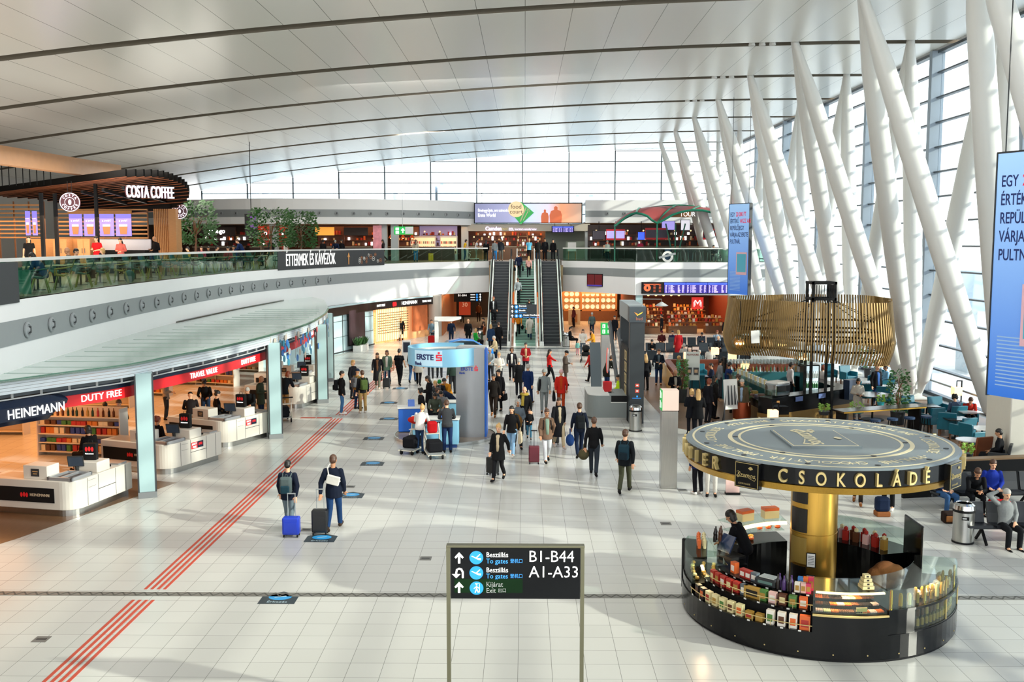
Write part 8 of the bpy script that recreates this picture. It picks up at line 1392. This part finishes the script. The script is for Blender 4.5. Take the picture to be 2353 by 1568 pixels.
# middle of the hall
a = row('m', 'walk', 1289, 945, 180, 1.74, 'beanieP', 'p#c0281e+#b4421a', '#a93a18', 'person in red ski jacket, orange trousers and pink knitted hat'); bag(a, 1, '#17171a', 'black tote bag of the person in red ski jacket', .4, .42, .14, .45)
a = row('n', 'walkm', 1250, 948, 180, 1.8, 'beanieT', 's#7b8282', '#777d7d', 'man in grey hooded tracksuit with black and white jacket off one shoulder'); o = B().bar((0, 0, .9), (.05, 0, 1.4), .12, .3).build('loose_jacket', cmat('#1a1a1d'), loc=a.matrix_basis @ Vector((.2, -.05, 0)) - Vector((0, 0, 0)), bevel=.05); tag(o, 'black jacket hanging from the shoulder of the man in grey tracksuit', 'jacket')
for x in (
 ('', 'walk', 1192, 912, 0, 1.76, 'shortg', 'c#17181b', '#22242a', 'man in dark coat with greying hair seen from behind'),
 ('', 'walkm', 1213, 930, -20, 1.76, 'shortg', 'c#162a55', '#1d2c50', 'grey haired man in blue coat walking away beside the dark coat', '#5a3a24'),
 ('w1', 'walk', 1176, 876, 180, 1.7, 'curlyb', 's#1d1d22+#dddad4', '#17171a', 'curly haired woman in black jacket and white top'),
 ('w2', 'hold', 1208, 862, 185, 1.72, 'tailk', 'p#8f1a22+#b89a74', '#2a2a30', 'woman in red padded jacket with beige scarf'),
 ('', 'point', 1262, 880, -80, 1.68, 'longk', 's#b5201f', '#1a1a1e', 'woman in red blazer pointing to the right'),
 ('', 'phone', 1299, 886, -90, 1.72, 'beanieK', 'c#4b413a', '#4a423c', 'person in brown overcoat and black knitted hat looking at phone'),
 ('w3', 'walkm', 1358, 880, 45, 1.7, 'taily', 's#b82a26', '#17171b', 'woman in red top hurrying left with a basket'),
 ('', 'push', 1339, 818, 180, 1.68, 'longb', 's#d8d4cc', '#4a5a6a', 'woman in white jumper standing behind the baby buggy'),
 ('w4', 'push', 1363, 822, 90, 1.76, 'shortk', 's#c98a2a', '#17171b', 'man in mustard jumper leaning to the baby buggy'),
 ('', 'stand', 1327, 816, 170, .9, 'longb', 's#6fa8a0', '#c98a92', 'toddler in mint top beside the baby buggy'),
 ('', 'push', 1139, 840, 110, 1.7, 'shortg', 's#cdbb95', '#1d2a3c', 'grey haired person in striped cream sweater behind the bank wall'),
 ('', 'push', 1128, 876, 150, 1.7, 'shortg', 's#8a9296', '#2a2c30', 'old man in grey half hidden beside the blue wall edge'),
 ('', 'phone', 1147, 890, 170, 1.7, 'buny', 's#d6d2c8', '#33363a', 'blond woman in white knitted sweater holding papers'),
 ('w5', 'stand', 1146, 944, 160, 1.72, 'bunk', 'l#101014', '#141417', 'woman in long black dress with black handbag by the bank wall'),
 ('', 'walk', 1134, 958, 175, 1.74, 'shortk', 's#1a1614', '#2b211b', 'person mostly hidden behind the bank wall wearing brown boots', '#7a4a24'),
 ('l1', 'stand', 786, 952, -80, 1.78, 'shortk', 'p' + K_, '#3f6a98', 'young man in black jacket and jeans with bulky black backpack', '#e0dfdb'),
 ('', 'stand', 812, 916, -120, 1.74, 'boby', 'l#15151a', '#1a1a1f', 'blond woman in long black coat behind the backpackers'),
 ('l2', 'stand', 822, 940, -30, 1.7, 'beanieN', 's#8a6a30', '#1d3050', 'person in mustard jacket and navy hat between the backpackers'),
 ('l3', 'stand', 834, 949, 25, 1.76, 'shortb', 's#16171a', '#8d7248', 'man in black with khaki trousers and green backpack', '#dcd8d0'),
 ('', 'walk', 868, 894, 185, 1.74, 'longb', 'l#1b1c20+#6b4a34', '#6a6a5c', 'long haired woman in long dark coat near the farthest pillar', '#c9c4b8'),
 ('', 'walkm', 890, 886, 178, 1.74, 'bobb', 'p#55705f+#d4d0c8', '#26384f', 'woman in green jacket carrying a red folder'),
 ('l4', 'walk', 918, 886, -10, 1.8, 'shortk', 't#15161a', '#17181c', 'man in black t-shirt walking away with black backpack', '#2a2622'),
 ('', 'walkm', 948, 880, -5, 1.76, 'shortb', 's#17181d', '#2c4a70', 'person in black top and jeans partly behind the bank ring'),
 ('', 'walk', 962, 886, 0, 1.72, 'bobb', 'c#c9c3b6', '#17171b', 'person in cream coat and black boots partly behind the bank ring'),
 # bank kiosk
 ('', 'lean', 966, 1042, -12, 1.68, 'buny', 's#d2cfcb', '#1f3452', 'woman in white sweater leaning on the light blue bank desk'),
 ('', 'lean', 1028, 1040, 8, 1.82, 'shortb', 's#3a3c3f', '#1a2c50', 'man in charcoal sweater leaning on the light blue bank desk'),
 ('', 'lean', 1000, 996, 185, 1.62, 'longk', 's#4a5246', '#22242a', 'dark haired bank assistant in green jacket behind the front desk'),
 ('', 'lean', 1019, 990, 165, 1.62, 'longk', 's#9a9a9c', '#22242a', 'bank assistant in grey top beside the steel wall'),
 ('', 'stand', 968, 990, 120, 1.6, 'curlyk', 's#1c1c20', '#22242a', 'curly haired assistant behind the woman in white sweater'),
 ('', 'phone', 986, 962, 95, 1.72, 'longk', 'c#15161a', '#1a1a1e', 'woman in black coat and black hat at the kiosk side'),
 ('', 'sitlean', 1002, 936, 180, 1.7, 'longy', 's#3f4448', '#4a5a68', 'blond woman seated in the kiosk looking at phone'),
 ('', 'sitlean', 1015, 934, 170, 1.7, 'beanieG', 's#22262a', '#3d4a55', 'person in green knitted hat seated in the kiosk'),
 ('', 'sitlean', 1032, 934, 150, 1.8, 'shortk', 's#b97a20', '#17171b', 'man in mustard jacket bending forward inside the kiosk'),
 ('', 'stand', 1040, 905, 20, 1.76, 'shortb', 's#2f3f38', '#26282c', 'man in dark green top standing behind the mustard jacket'),
 ('', 'bend', 1036, 972, 100, 1.7, 'shortb', 's#1b2438', '#22242a', 'person in navy with red scarf bending over the rear bank desk'),
 ('', 'stand', 1010, 868, 0, 1.74, 'shortg', 'c#2a2e30', '#26282c', 'grey haired person in dark coat seen below the bank ring'),
 ('', 'push', 990, 870, 10, 1.7, 'bobk', 's#5b3c28', '#26282c', 'person in brown pushing a trolley below the bank ring'),
 ('', 'walk', 1050, 880, 30, 1.66, 'bobb', 's#b04a68', '#26282c', 'person in pink top beside the steel bank wall'),
 # far left shop front and passage
 ('', 'walkm', 922, 784, 5, 1.72, 'longy', 's#131316', '#151518', 'blond woman in black walking along the optician'),
 ('', 'walk', 913, 782, 180, 1.7, 'bobk', 's#1c1518', '#1a1a1e', 'woman in dark clothes near the spectacle display'),
 ('', 'stand', 930, 760, 90, 1.7, 'bobr', 's#a82a3a', '#2a2024', 'person in crimson top inside the optician'),
 ('', 'push', 993, 792, 170, 1.74, 'shortb', 's#6d8290', '#3a4450', 'man in pale blue shirt pushing a luggage trolley'),
 ('', 'pull', 1037, 792, 5, 1.76, 'shortk', 's#16233a', '#1d2c45', 'man in dark blue walking away with small white suitcase'),
 ('', 'walkm', 1076, 794, 0, 1.8, '-', 'c#131316', '#17171a', 'bald man in long black coat walking to the passage'),
 ('', 'walk', 1062, 742, 5, 1.74, 'tailb', 's#c98d4e', '#26333d', 'woman in tan jumper walking into the passage'),
 ('', 'walkm', 1100, 740, 0, 1.7, 'bobb', 's#7a4a2a', '#2a2220', 'person in brown coat deep in the passage'),
 ('', 'walk', 1020, 735, 180, 1.74, 'shortk', 'c#111113', '#151517', 'dark figure in black coat by the passage posters'),
 ('', 'sit', 1094, 800, -60, 1.7, 'boby', 's#1f9a3a', '#1d1d22', 'blond woman in bright green jumper sitting beside the escalator'),
 ('', 'sit', 1110, 770, 100, 1.7, 'shortk', 's#1d1b1e', '#1d1d22', 'seated person in black beside the passage'),
 ('', 'sit', 1112, 784, 80, 1.7, 'bobb', 's#8a4a2c', '#1d1d22', 'seated woman in rust coat beside the passage'),
 ('', 'stand', 1128, 806, 20, 1.7, 'boby', 'c#1d3350', '#17171b', 'fair haired woman in blue jacket at the escalator foot'),
 ('', 'stand', 1146, 804, 10, 1.8, 'shortb', 's#141417', '#151518', 'man in black stepping onto the left escalator'),
 ('', 'sit', 1311, 797, -90, 1.76, 'shortk', 's#161618', '#17171a', 'man in black sitting behind the bin at the right escalator'),
 ('', 'walk', 1360, 772, 0, 1.76, 'shortg', 's#4d5a58', '#1d2436', 'grey haired man in green grey jumper walking into the porcelain shop'),
 ('', 'stand', 1318, 752, 120, 1.7, 'bobb', 's#7a3a3a', '#2a2024', 'person in rust red browsing the porcelain shop'),
 ('', 'stand', 1412, 782, 150, 1.76, 'shortk', 'c#14151a', '#17181c', 'man in dark coat behind the tilted display screens'),
 # information desk and cafe edge
 ('', 'lean', 1394, 897, -60, 1.74, 'shortb', 'c#232520', '#23406a', 'man in dark jacket leaning on the information desk'),
 ('i1', 'stand', 1483, 897, 10, 1.72, 'longy', 'c#15171c', '#16161a', 'blond woman in black carrying large dark bag by the pylon'),
 ('i2', 'phone', 1513, 885, 175, 1.8, 'shortb', 'p#16202a+#4a5a62', '#1f3a63', 'man in dark jacket and jeans standing with backpack by the bench', '#6a3f22'),
 ('', 'phone', 1550, 945, 185, 1.74, '-', 'p#121215+#8a8478', '#1a1a1e', 'bald bearded man in black behind the lit steel pylon'),
 ('', 'phone', 1588, 1000, 0, 1.7, 'boby', 'c#12141a', '#15161b', 'left of two fair haired women in black coats, back to viewer'),
 ('', 'phone', 1603, 1003, -8, 1.72, 'longy', 'c#101114', '#15161b', 'right of two fair haired women in black coats, back to viewer'),
 ('i3', 'stand', 1640, 962, -70, 1.74, 'longk', 'p#22201f', '#191a1e', 'dark haired woman with grey backpack queueing at the cafe bar'),
 ('', 'stand', 1627, 972, -60, 1.74, 'bobr', 'p#1a1a1f', '#1b1b20', 'person in black and red jacket queueing left of the easel'),
 ('', 'stand', 1655, 915, -75, 1.78, 'shortk', 's#787d80', '#33363b', 'man in grey sweater queueing near the coffee machine'),
 ('', 'stand', 1674, 924, -70, 1.76, 'shortk', 's#1a2d5c', '#22252b', 'man in blue sweater queueing at the pastry case'),
 ('', 'lean', 1684, 950, -60, 1.68, 'curlyb', 's#3a322a', '#22201e', 'curly haired woman with fur collar bending to the pastry case'),
 ('', 'stand', 1703, 974, 160, 1.74, 'shortg', 'c#4d4232+#8a9fb5', '#17171b', 'elderly man in brown coat with red tie beside the easel'),
 ('', 'sit', 1560, 872, -100, 1.6, 'shorty', 's#1f9a80', '#2b3a45', 'person in green and teal top sitting on the brown bench'),
 ('', 'sit', 1632, 900, 90, 1.76, 'shortk', 's#1a2338', '#22262e', 'young man in dark sweater sitting at the small table'),
 ('', 'sit', 1606, 860, 180, 1.7, 'shortg', 's#4a5a5f', '#2b2d31', 'grey haired guest in slate jacket on the brown bench'),
 ('', 'stand', 1815, 925, -80, 1.76, 'shortk', 's#b9b3b4', '#22242a', 'barman in pale grey t-shirt behind the black bar'),
 ('', 'stand', 1829, 917, -70, 1.8, 'capM', 't#c2bcbc', '#22242a', 'barman in maroon cap and pale t-shirt behind the bar'),
 ('', 'stand', 1889, 925, -60, 1.66, 'bobr', 's#cfc9c4', '#22242a', 'red haired barmaid in white behind the bar'),
 ('', 'phone', 1969, 966, 175, 1.68, 'bobk', 'l#bdb7ac', '#4a4a50', 'waitress in long cream cardigan by the round high table'),
 ('', 'stand', 2012, 934, -160, 1.8, '-', 'p#17181c+#3f66a8', '#1f3a68', 'bald man in dark jacket over blue striped sweater'),
 ('', 'sit', 2012, 895, 150, 1.72, 'bobb', 's#7f8c92', '#2a2d33', 'woman in grey with phone at ear by the glass wall'),
 ('', 'sit', 2032, 905, 90, 1.76, 'shortk', 's#6fa3c4', '#22262e', 'bearded man in light blue shirt at the laptop table'),
 ('', 'sit', 2190, 985, 10, 1.72, 'curlyk', 's#4a5a72', '#22262e', 'dark haired person in slate blue with back turned by the glass'),
 ('', 'sitlean', 2222, 985, 170, 1.78, 'shortb', 's#a8281c', '#2a2d33', 'man in red sweater sitting at the table by the glass wall'),
 ('', 'sit', 2290, 1085, 60, 1.76, 'shortk', 's#15161a', '#17181c', 'dark haired man in black bending beside the cream tower'),
 # seats at the far right row
 ('', 'sitlean', 1496, 826, 180, 1.76, 'shortk', 's#15161a', '#5f7384', 'man in black sports jacket sitting in the short seat pair'),
 ('', 'stand', 1558, 826, 10, 1.76, 'boby', 'l#9a1a1f', '#23406a', 'person in long red coat standing among the black seats'),
 ('', 'sit', 1520, 806, 180, 1.7, 'beanieM', 's#4a1c1c', '#1d1d22', 'seated person with red patterned hat in the rear seat row'),
 ('', 'sit', 1545, 806, 170, 1.7, 'shortk', 's#26284a', '#1d1d22', 'seated person in dark violet left of the red coat'),
 ('', 'sitlean', 1610, 806, 180, 1.74, 'shortk', 's#1b2848', '#1d1d22', 'seated man in navy jumper looking down in the rear row'),
 ('', 'sit', 1647, 806, 180, 1.74, 'shortr', 's#8fa0b0', '#1d1d22', 'seated person in pale blue near the gold canopy'),
 ('', 'sit', 1650, 822, 175, 1.74, '-', 's#1a1c22', '#1d1d22', 'bald seated man in black near the gold canopy'),
 ('', 'sit', 1571, 842, 0, 1.7, 'shortg', 's#b0a8a0', '#1d1d22', 'white haired person in the front seat row, back turned'),
 ('', 'sit', 1631, 850, 0, 1.7, 'shortk', 's#c9c4bc', '#1d1d22', 'dark haired person in white in the front seat row, back turned'),
 ('', 'stand', 1668, 790, 170, 1.8, 'shortk', 'p#15161a', '#17181c', 'man in black standing left of the gold canopy edge'),
 ('', 'stand', 1520, 775, 90, 1.7, 'bobk', 's#17171b', '#151518', 'shop assistant in black inside the red souvenir shop'),
 # beside and behind the round kiosk
 ('', 'stand', 1603, 1136, 20, 1.66, 'bobb', 'p#16224a', '#15151a', 'person in blue and red skirted jacket hidden behind the kiosk canopy', '#d9d6d0'),
 ('', 'stand', 1634, 1140, 170, 1.74, 'shortb', 's#5a5f66', '#c9c5bd', 'person in white trousers hidden behind the kiosk canopy'),
 ('', 'stand', 2040, 1172, 150, 1.74, 'shortb', 's#17181c', '#15161a', 'person in black trousers and white sneakers under the canopy edge', '#dcdad4'),
 ('', 'walk', 1970, 1158, 160, 1.7, 'bobb', 's#3a2c22', '#2a2420', 'person in brown boots just visible under the kiosk canopy', '#7a4a24'),
 # duty free customers and cashiers
 ('', 'phone', 279, 1040, 170, 1.8, 'shortb', 'c#1a1613', '#16181c', 'tall man in dark coat waiting beside the nearest pillar'),
 ('', 'lean', 243, 1030, -150, 1.7, 'bunk', 's#1b1918', '#1c1c20', 'woman in black with bun behind the sweets shelf'),
 ('', 'sit', 366, 1052, -25, 1.8, 'bunr', 's#131316', '#17171a', 'red haired cashier in black behind the second checkout'),
 ('', 'phone', 383, 965, -80, 1.74, 'shortk', 's#8f8578', '#2a2d33', 'man in beige jumper with cross strap looking at phone'),
 ('', 'lean', 441, 1010, 20, 1.76, 'capK', 's#1c1718', '#17181c', 'man in dark jacket and cap leaning over the second checkout'),
 ('', 'lean', 474, 970, 190, 1.76, 'shortk', 's#111114', '#1f3048', 'young man in black hoodie with white chest print'),
 ('', 'sit', 503, 985, -60, 1.9, 'bunk', 's#131316', '#17171a', 'cashier in black at the third checkout'),
 ('', 'lean', 577, 990, 175, 1.76, 'shortg', 's#14171a', '#17181c', 'grey haired man in black leaning at the third checkout'),
 ('', 'phone', 600, 968, -100, 1.8, '-', 'c#33382a', '#172238', 'older man in olive coat next to the second pillar'),
 ('', 'lean', 655, 950, -20, 1.8, 'bobr', 'p#14161c', '#9a7442', 'customer in dark jacket and tan trousers at the fourth checkout'),
 ('', 'sit', 205, 1085, 60, 1.9, 'bobk', 's#131316', '#17171a', 'cashier in black sitting at the nearest checkout'),
): row(*x)
backpack(PP['l1'], '#121316', 'bulky black backpack on the young man in jeans'); backpack(PP['l2'], '#55565a', 'black and white backpack on the person in mustard jacket'); backpack(PP['l3'], '#44552c', 'large green backpack on the man in khaki trousers'); backpack(PP['l4'], '#0f1012', 'small black backpack on the man in black t-shirt'); backpack(PP['i2'], '#16202c', 'dark backpack on the man standing by the bench'); backpack(PP['i3'], '#4a4f50', 'grey backpack on the dark haired woman in the queue')
bag(PP['w5'], -1, '#101013', 'black handbag of the woman in long black dress', .3, .28, .12); bag(PP['w3'], 1, '#a5613a', 'small wicker basket carried by the hurrying woman in red', .3, .22, .22, .4); bag(PP['i1'], -1, '#131417', 'large dark bag carried by the blond woman at the pylon', .5, .5, .24, .5)
suitcase(G(888, 893), 180, '#15171a', 'small black suitcase between the two women near the pillar', .45, .34, .2, .35); suitcase(G(1052, 795), 0, '#b9c4c9', 'small white suitcase of the man in dark blue', .4, .34, .2, .5)
# staff and others with exact places
row('', 'lean', 0, 0, 60, 1.78, 'bobk', 's#0f0f12', '#12131a', 'shop assistant in black bending over the till inside the chocolate kiosk', loc=pk(1.42, -122, 0)); PP['hv'] = person('sit', G(1424, 944) + Vector((0, .9, .1)), 100, 1.7, 'longk', 's#b4d420', '#22262e', 'woman in yellow high visibility jacket inside the information desk')
for a in (('sithead', (11.2, 22.8, -.05), 180, 1.78, 'shortg', 's#7f8383', '#16171b', 'grey haired man in grey sweater resting with arm behind head'), ('sitlean', (11.75, 25.75, -.05), 172, 1.8, 'shortb', 's#101114', '#15161a', 'man in black jacket sitting forward with phone, right bench'), ('sit', (12.35, 25.95, -.05), 170, 1.78, 'shortb', 's#1a2f8a', '#15161a', 'man in bright blue jacket sitting beside the man in black'), ('sit', (11.0, 25.85, -.05), 190, 1.74, 'bobk', 's#1f2a44', '#34557f', 'person in blue jeans with crossed legs at the bench end', '#d9d6d0')): person(*a)
o = B().box(-.25, .25, -.14, .14, 0, .32).build('red_bag', cmat('#b31a1c'), loc=(12.15, 25.1, 0), bevel=.04); o.location.z = .0; o.scale.z = 1.4; tag(o, 'bright red bag on the floor before the man in blue', 'bag'); t = thing('rucksack', 'dark blue rucksack with tan base on the floor under the bench', 'backpack', (9.2, 25.2, 0)); B().box(-.18, .18, -.14, .14, .12, .5).build('main_body', cmat('#18243c'), t, bevel=.08); B().box(-.18, .18, -.15, .14, 0, .13).build('tan_base', cmat('#8a5530'), t, bevel=.03); suitcase((13.5, 25.6, 0), 0, '#1c2436', 'dark suitcase with tall pale handle at the right bench', .5, .4, .24, .6); t = thing('holdall', 'tan and black holdall on the floor beside the steel bin', 'bag', (10.75, 24.6, 0)); B().box(-.25, .25, -.15, .15, 0, .28).build('main_body', cmat('#2a1d18'), t, bevel=.05); B().box(-.22, .22, -.17, -.14, .05, .2).build('side_pocket', cmat('#8a5a34'), t, bevel=.02)
# trolleys with bags and the buggy
for px, py, rz, l in ((948, 1040, 160, 'luggage trolley with red coat left of the bank customers'), (998, 1050, 195, 'white luggage trolley with red backpack between the bank customers')):
    t = trolley(G(px, py), rz, l); mt = t.matrix_basis; k = px < 970; o = B().box(-.24, .24, -.3, .3, .19, .55).build('travel_bag', cmat('#15161a'), bevel=.06); o.matrix_basis = mt; tag(o, 'black travel bag on the platform of the %s trolley' % ('left' if k else 'right'), 'bag')
    o = B().sph((0, -.45, 1.02), (.4, .22, .14), 12).build('red_coat', cmat('#b32018'), smooth=True) if k else B().box(-.16, .16, -.5, -.2, .74, 1.12).build('backpack', cmat('#b3161c'), bevel=.07); o.matrix_basis = mt; tag(o, 'red coat lying over the handle of the left trolley' if k else 'red backpack standing in the right trolley basket', 'coat' if k else 'backpack')
t = trolley(G(652, 968), 20, 'luggage trolley beside the striped second pillar'); o = B().box(-.2, .2, -.3, .25, .19, .6).build('travel_bag', cmat('#14171c'), bevel=.06); o.matrix_basis = t.matrix_basis; tag(o, 'dark bag on the trolley beside the second pillar', 'bag')
t = trolley(G(992, 803), 170, 'luggage trolley with red bags behind the bank ring'); o = B().box(-.2, .2, -.2, .25, .19, .9).build('travel_bag', cmat('#a81c1c'), bevel=.06); o.matrix_basis = t.matrix_basis; tag(o, 'tall red bag on the trolley behind the bank ring', 'bag')
t = thing('baby_buggy', 'black baby buggy between the woman in white and man in mustard', 'buggy', G(1346, 832), R(170)); b = B()
for sx_ in (-.25, .25): b.tube([(sx_, .35, .1), (sx_, -.1, .5), (sx_, -.4, 1.0)], .018, 6); b.tube([(sx_, -.3, .1), (sx_, .15, .6)], .018, 6)
b.bar((-.25, -.4, 1.0), (.25, -.4, 1.0), .03, .03); b.build('frame', midgrey, t); B().box(-.22, .22, -.15, .3, .35, .6).build('seat', matblack, t, bevel=.06); B().sph((0, -.1, .78), (.25, .28, .22), 12).build('hood', matblack, t, smooth=True)
for x, y in ((-.27, .35), (.27, .35), (-.27, -.3), (.27, -.3)): W = B(); W.T = Matrix.Translation((x, y, .1)) @ Matrix.Rotation(pi / 2, 4, 'Y'); W.cyl((0, 0), .1, -.02, .02, 14); W.build('wheel', matblack, t)
# escalator and stair users
def on_st(px, py, hd, H, hair, top, legs, label, esc=False, ps='walk'):
    r = ray(px, py); best = min(range(680, 795), key=lambda i: abs(EYE + r.z / r.y * i / 10 - (prof(i / 10) if esc else max(0, min(EZ, (i / 10 - SY0 + .2) / 11.8 * EZ))))); y = best / 10; z = (prof(y) + .1) if esc else max(0, min(EZ, (y - SY0 + .2) / 11.8 * EZ)) + .1
    return person(ps, (r.x / r.y * y, y, z), hd, H, hair, top, legs, label)
on_st(1134, 744, 180, 1.8, 'shortr', 'c#131418+#c2c6c8', '#17181c', 'man in black jacket and pale shirt riding down the left escalator', True, 'stand'); a = on_st(1192, 640, 0, 1.84, 'shortb', 's#161d33', '#15161a', 'man in navy near the stair top carrying two black bags'); bag(a, -1, '#121215', 'black bag in the left hand of the stair climber', .3, .4, .18); bag(a, 1, '#17171b', 'black bag in the right hand of the stair climber', .3, .38, .16)
on_st(1215, 641, 0, 1.6, 'longy', 's#c9968e', '#1d1d24', 'girl with long fair hair and pink top climbing the stairs', ps='walkm'); on_st(1190, 699, 0, 1.8, 'shortb', 's#7f888c', '#17181d', 'man in grey hoodie climbing the middle of the stairs'); a = on_st(1190, 777, 0, 1.78, '-', 's#c97a1c', '#17181c', 'person in orange hooded vest starting up the stairs', ps='walkm'); bag(a, 1, '#131316', 'round black bag carried by the orange vest', .3, .36, .2, .42, 0, 'bag', True); a = on_st(1217, 793, 0, 1.68, 'buny', 'l#c9c4b8', '#1d3350', 'blond woman in long white coat climbing the lowest steps'); bag(a, -1, '#15151a', 'small black shoulder bag of the woman in white coat', .24, .22, .1)
on_st(1216, 748, 0, 1.74, 'shortk', 's#111114', '#131316', 'person in black on the stairs hidden by the direction sign')
# upper deck people
for x in (
 ('stand', 66, 45.5, -160, 1.76, 'longk', 't#121215', '#15161a', 'woman in black work shirt standing behind the deck railing'), ('sitlean', 98, 30.5, 90, 1.74, 'bobk', 's#1c3f66', '#22262e', 'woman in blue with glasses bending over a deck table'),
 ('sit', 153, 36.5, 100, 1.76, '-', 's#6a6258', '#22262e', 'bald man seated at the deck railing'), ('phone', 222, 46.8, 175, 1.78, 'shortk', 't#b5161c', '#1c1d22', 'man in red polo shirt with lanyard at the coffee counter'),
 ('phone', 277, 46.8, 180, 1.7, 'longk', 's#b5584e', '#1c1d22', 'woman with dark hair and pink patterned top at the coffee counter'), ('phone', 357, 48.5, 150, 1.78, '-', 's#131316', '#1c1d22', 'bald bearded man in black with red straps near the timber pillar'),
 ('sit', 175, 37.6, -90, 1.7, 'shortk', 's#2a2a30', '#22262e', 'dark haired person seated right of the bald man'), ('sit', 234, 41.5, 95, 1.7, 'boby', 's#8a8378', '#22262e', 'fair haired person seated below the red polo shirt'),
 ('sit', 415, 55, -100, 1.7, 'shortg', 's#8f9aa5', '#22262e', 'grey haired person seated under the left indoor tree'), ('sit', 430, 56.5, 90, 1.7, 'shortk', 's#8a6a2a', '#22262e', 'seated person in ochre under the left indoor tree'), ('sit', 462, 59, 180, 1.7, 'bobb', 's#b03a5a', '#22262e', 'seated person in magenta top near the dark food stall'), ('sit', 478, 60, 180, 1.7, 'shortk', 's#1a1a1f', '#22262e', 'seated person in dark glasses and black near the left tree'),
 ('sit', 499, 53.5, -60, 1.8, 'shortk', 's#141417', '#22262e', 'broad man in black seated at the middle of the railing'), ('sit', 523, 54.5, 170, 1.72, 'tailk', 's#b5505c', '#22262e', 'woman in pink jumper seated smiling at the railing'), ('sit', 536, 60, 180, 1.76, 'shortk', 's#191a20', '#22262e', 'man in black behind the woman in pink jumper'), ('lean', 556, 57, 90, 1.76, 'shortb', 's#17294f', '#1d2a45', 'man in blue sweater leaning over a deck table'),
 ('stand', 622, 66, 150, 1.78, 'shortk', 'c#131418', '#17181c', 'man in black standing under the middle indoor tree'), ('stand', 657, 68, -100, 1.7, 'longr', 's#cfc8bf', '#2a2d33', 'red haired woman in white near the sandwich boards'), ('stand', 602, 64, 90, 1.66, 'bobb', 's#6a5a4a', '#2a2d33', 'woman in beige under the middle indoor tree'),
 ('lean', 772, 76, 180, 1.76, 'capT', 's#18223a', '#22262e', 'cook in white cap and navy at the brown stall'), ('stand', 785, 77, 160, 1.7, 'bobk', 's#15151a', '#22262e', 'person in black beside the cook'),
 ('stand', 955, 78.5, 0, 1.7, 'longb', 's#a59a86', '#3a78a8', 'long haired woman in beige top and jeans at the far railing'), ('push', 1068, 83, -90, 1.74, 'bobk', 't#d6b21c', '#2a4a6a', 'person in yellow shirt pushing a luggage trolley on the deck'), ('push', 1094, 83.5, -90, 1.78, 'shortk', 't#c2ccd2', '#8a8a80', 'man in pale shirt behind the yellow shirt on the deck'), ('stand', 1117, 82, 10, 1.7, 'longk', 's#131316', '#17171b', 'long haired woman in black on the deck left of the escalator'),
 ('stand', 1137, 81.5, 180, 1.72, 'bobk', 's#7d8486', '#2f86c8', 'person in grey with bright blue trousers at the left escalator top'), ('stand', 1151, 81.8, 180, 1.82, 'shortk', 's#22262c', '#5a5a55', 'tall man in dark jacket at the left escalator top'), ('walk', 1216, 82.5, 180, 1.8, 'shorty', 't#5fb0d0', '#17181c', 'blond man in light blue and white t-shirt at the stair top'), ('stand', 1236, 83, 175, 1.78, 'shortk', 'c#1d1e1c', '#1f3a50', 'man in dark coat at the right escalator top'), ('stand', 1252, 82.2, 180, 1.82, 'shortk', 'c#131317', '#17171b', 'tall man in long black coat at the right escalator'), ('stand', 1271, 82, 170, 1.74, 'shortk', 's#121215', '#15151a', 'man in black leaning at the right escalator railing'),
 ('sit', 1389, 80, -60, 1.76, '-', 's#2a2b30', '#22262e', 'bald man seated at the deck bar, left side'), ('stand', 1396, 79, 150, 1.62, 'beanieT', 's#8d978f', '#23323a', 'child sized person in grey hoodie at the deck railing'), ('stand', 1472, 82.5, 180, 1.7, 'bobr', 's#c23a5a', '#22262e', 'bartender in pink top under the blue bar screen'), ('sit', 1640, 79, 170, 1.74, 'shortk', 's#26282c', '#22262e', 'left seated guest behind the straight railing near the column'), ('sit', 1652, 79.5, 170, 1.74, 'bobb', 's#3a2c2a', '#22262e', 'middle seated guest behind the straight railing near the column'), ('sit', 1664, 79, 170, 1.74, 'shortb', 's#2a3038', '#22262e', 'right seated guest behind the straight railing near the column'),
 ('stand', 742, 78, 20, 1.7, 'bobk', 's#1c1a1c', '#22262e', 'person in black reading the stall menu board'), ('walk', 880, 77.5, 90, 1.7, 'longk', 's#2a2226', '#22262e', 'dark haired woman passing the pillar poster'),
):
    p = P(x[1], 558, x[2]); person(x[0], (p.x, x[2], D0 + (-.05 if x[0].startswith('sit') else 0)), *x[3:])
t = trolley((P(1085, 1, 83).x, 82.7, D0), -90, 'luggage trolley pushed along the deck by the person in yellow')
bpy.data.scenes.remove(TMP)
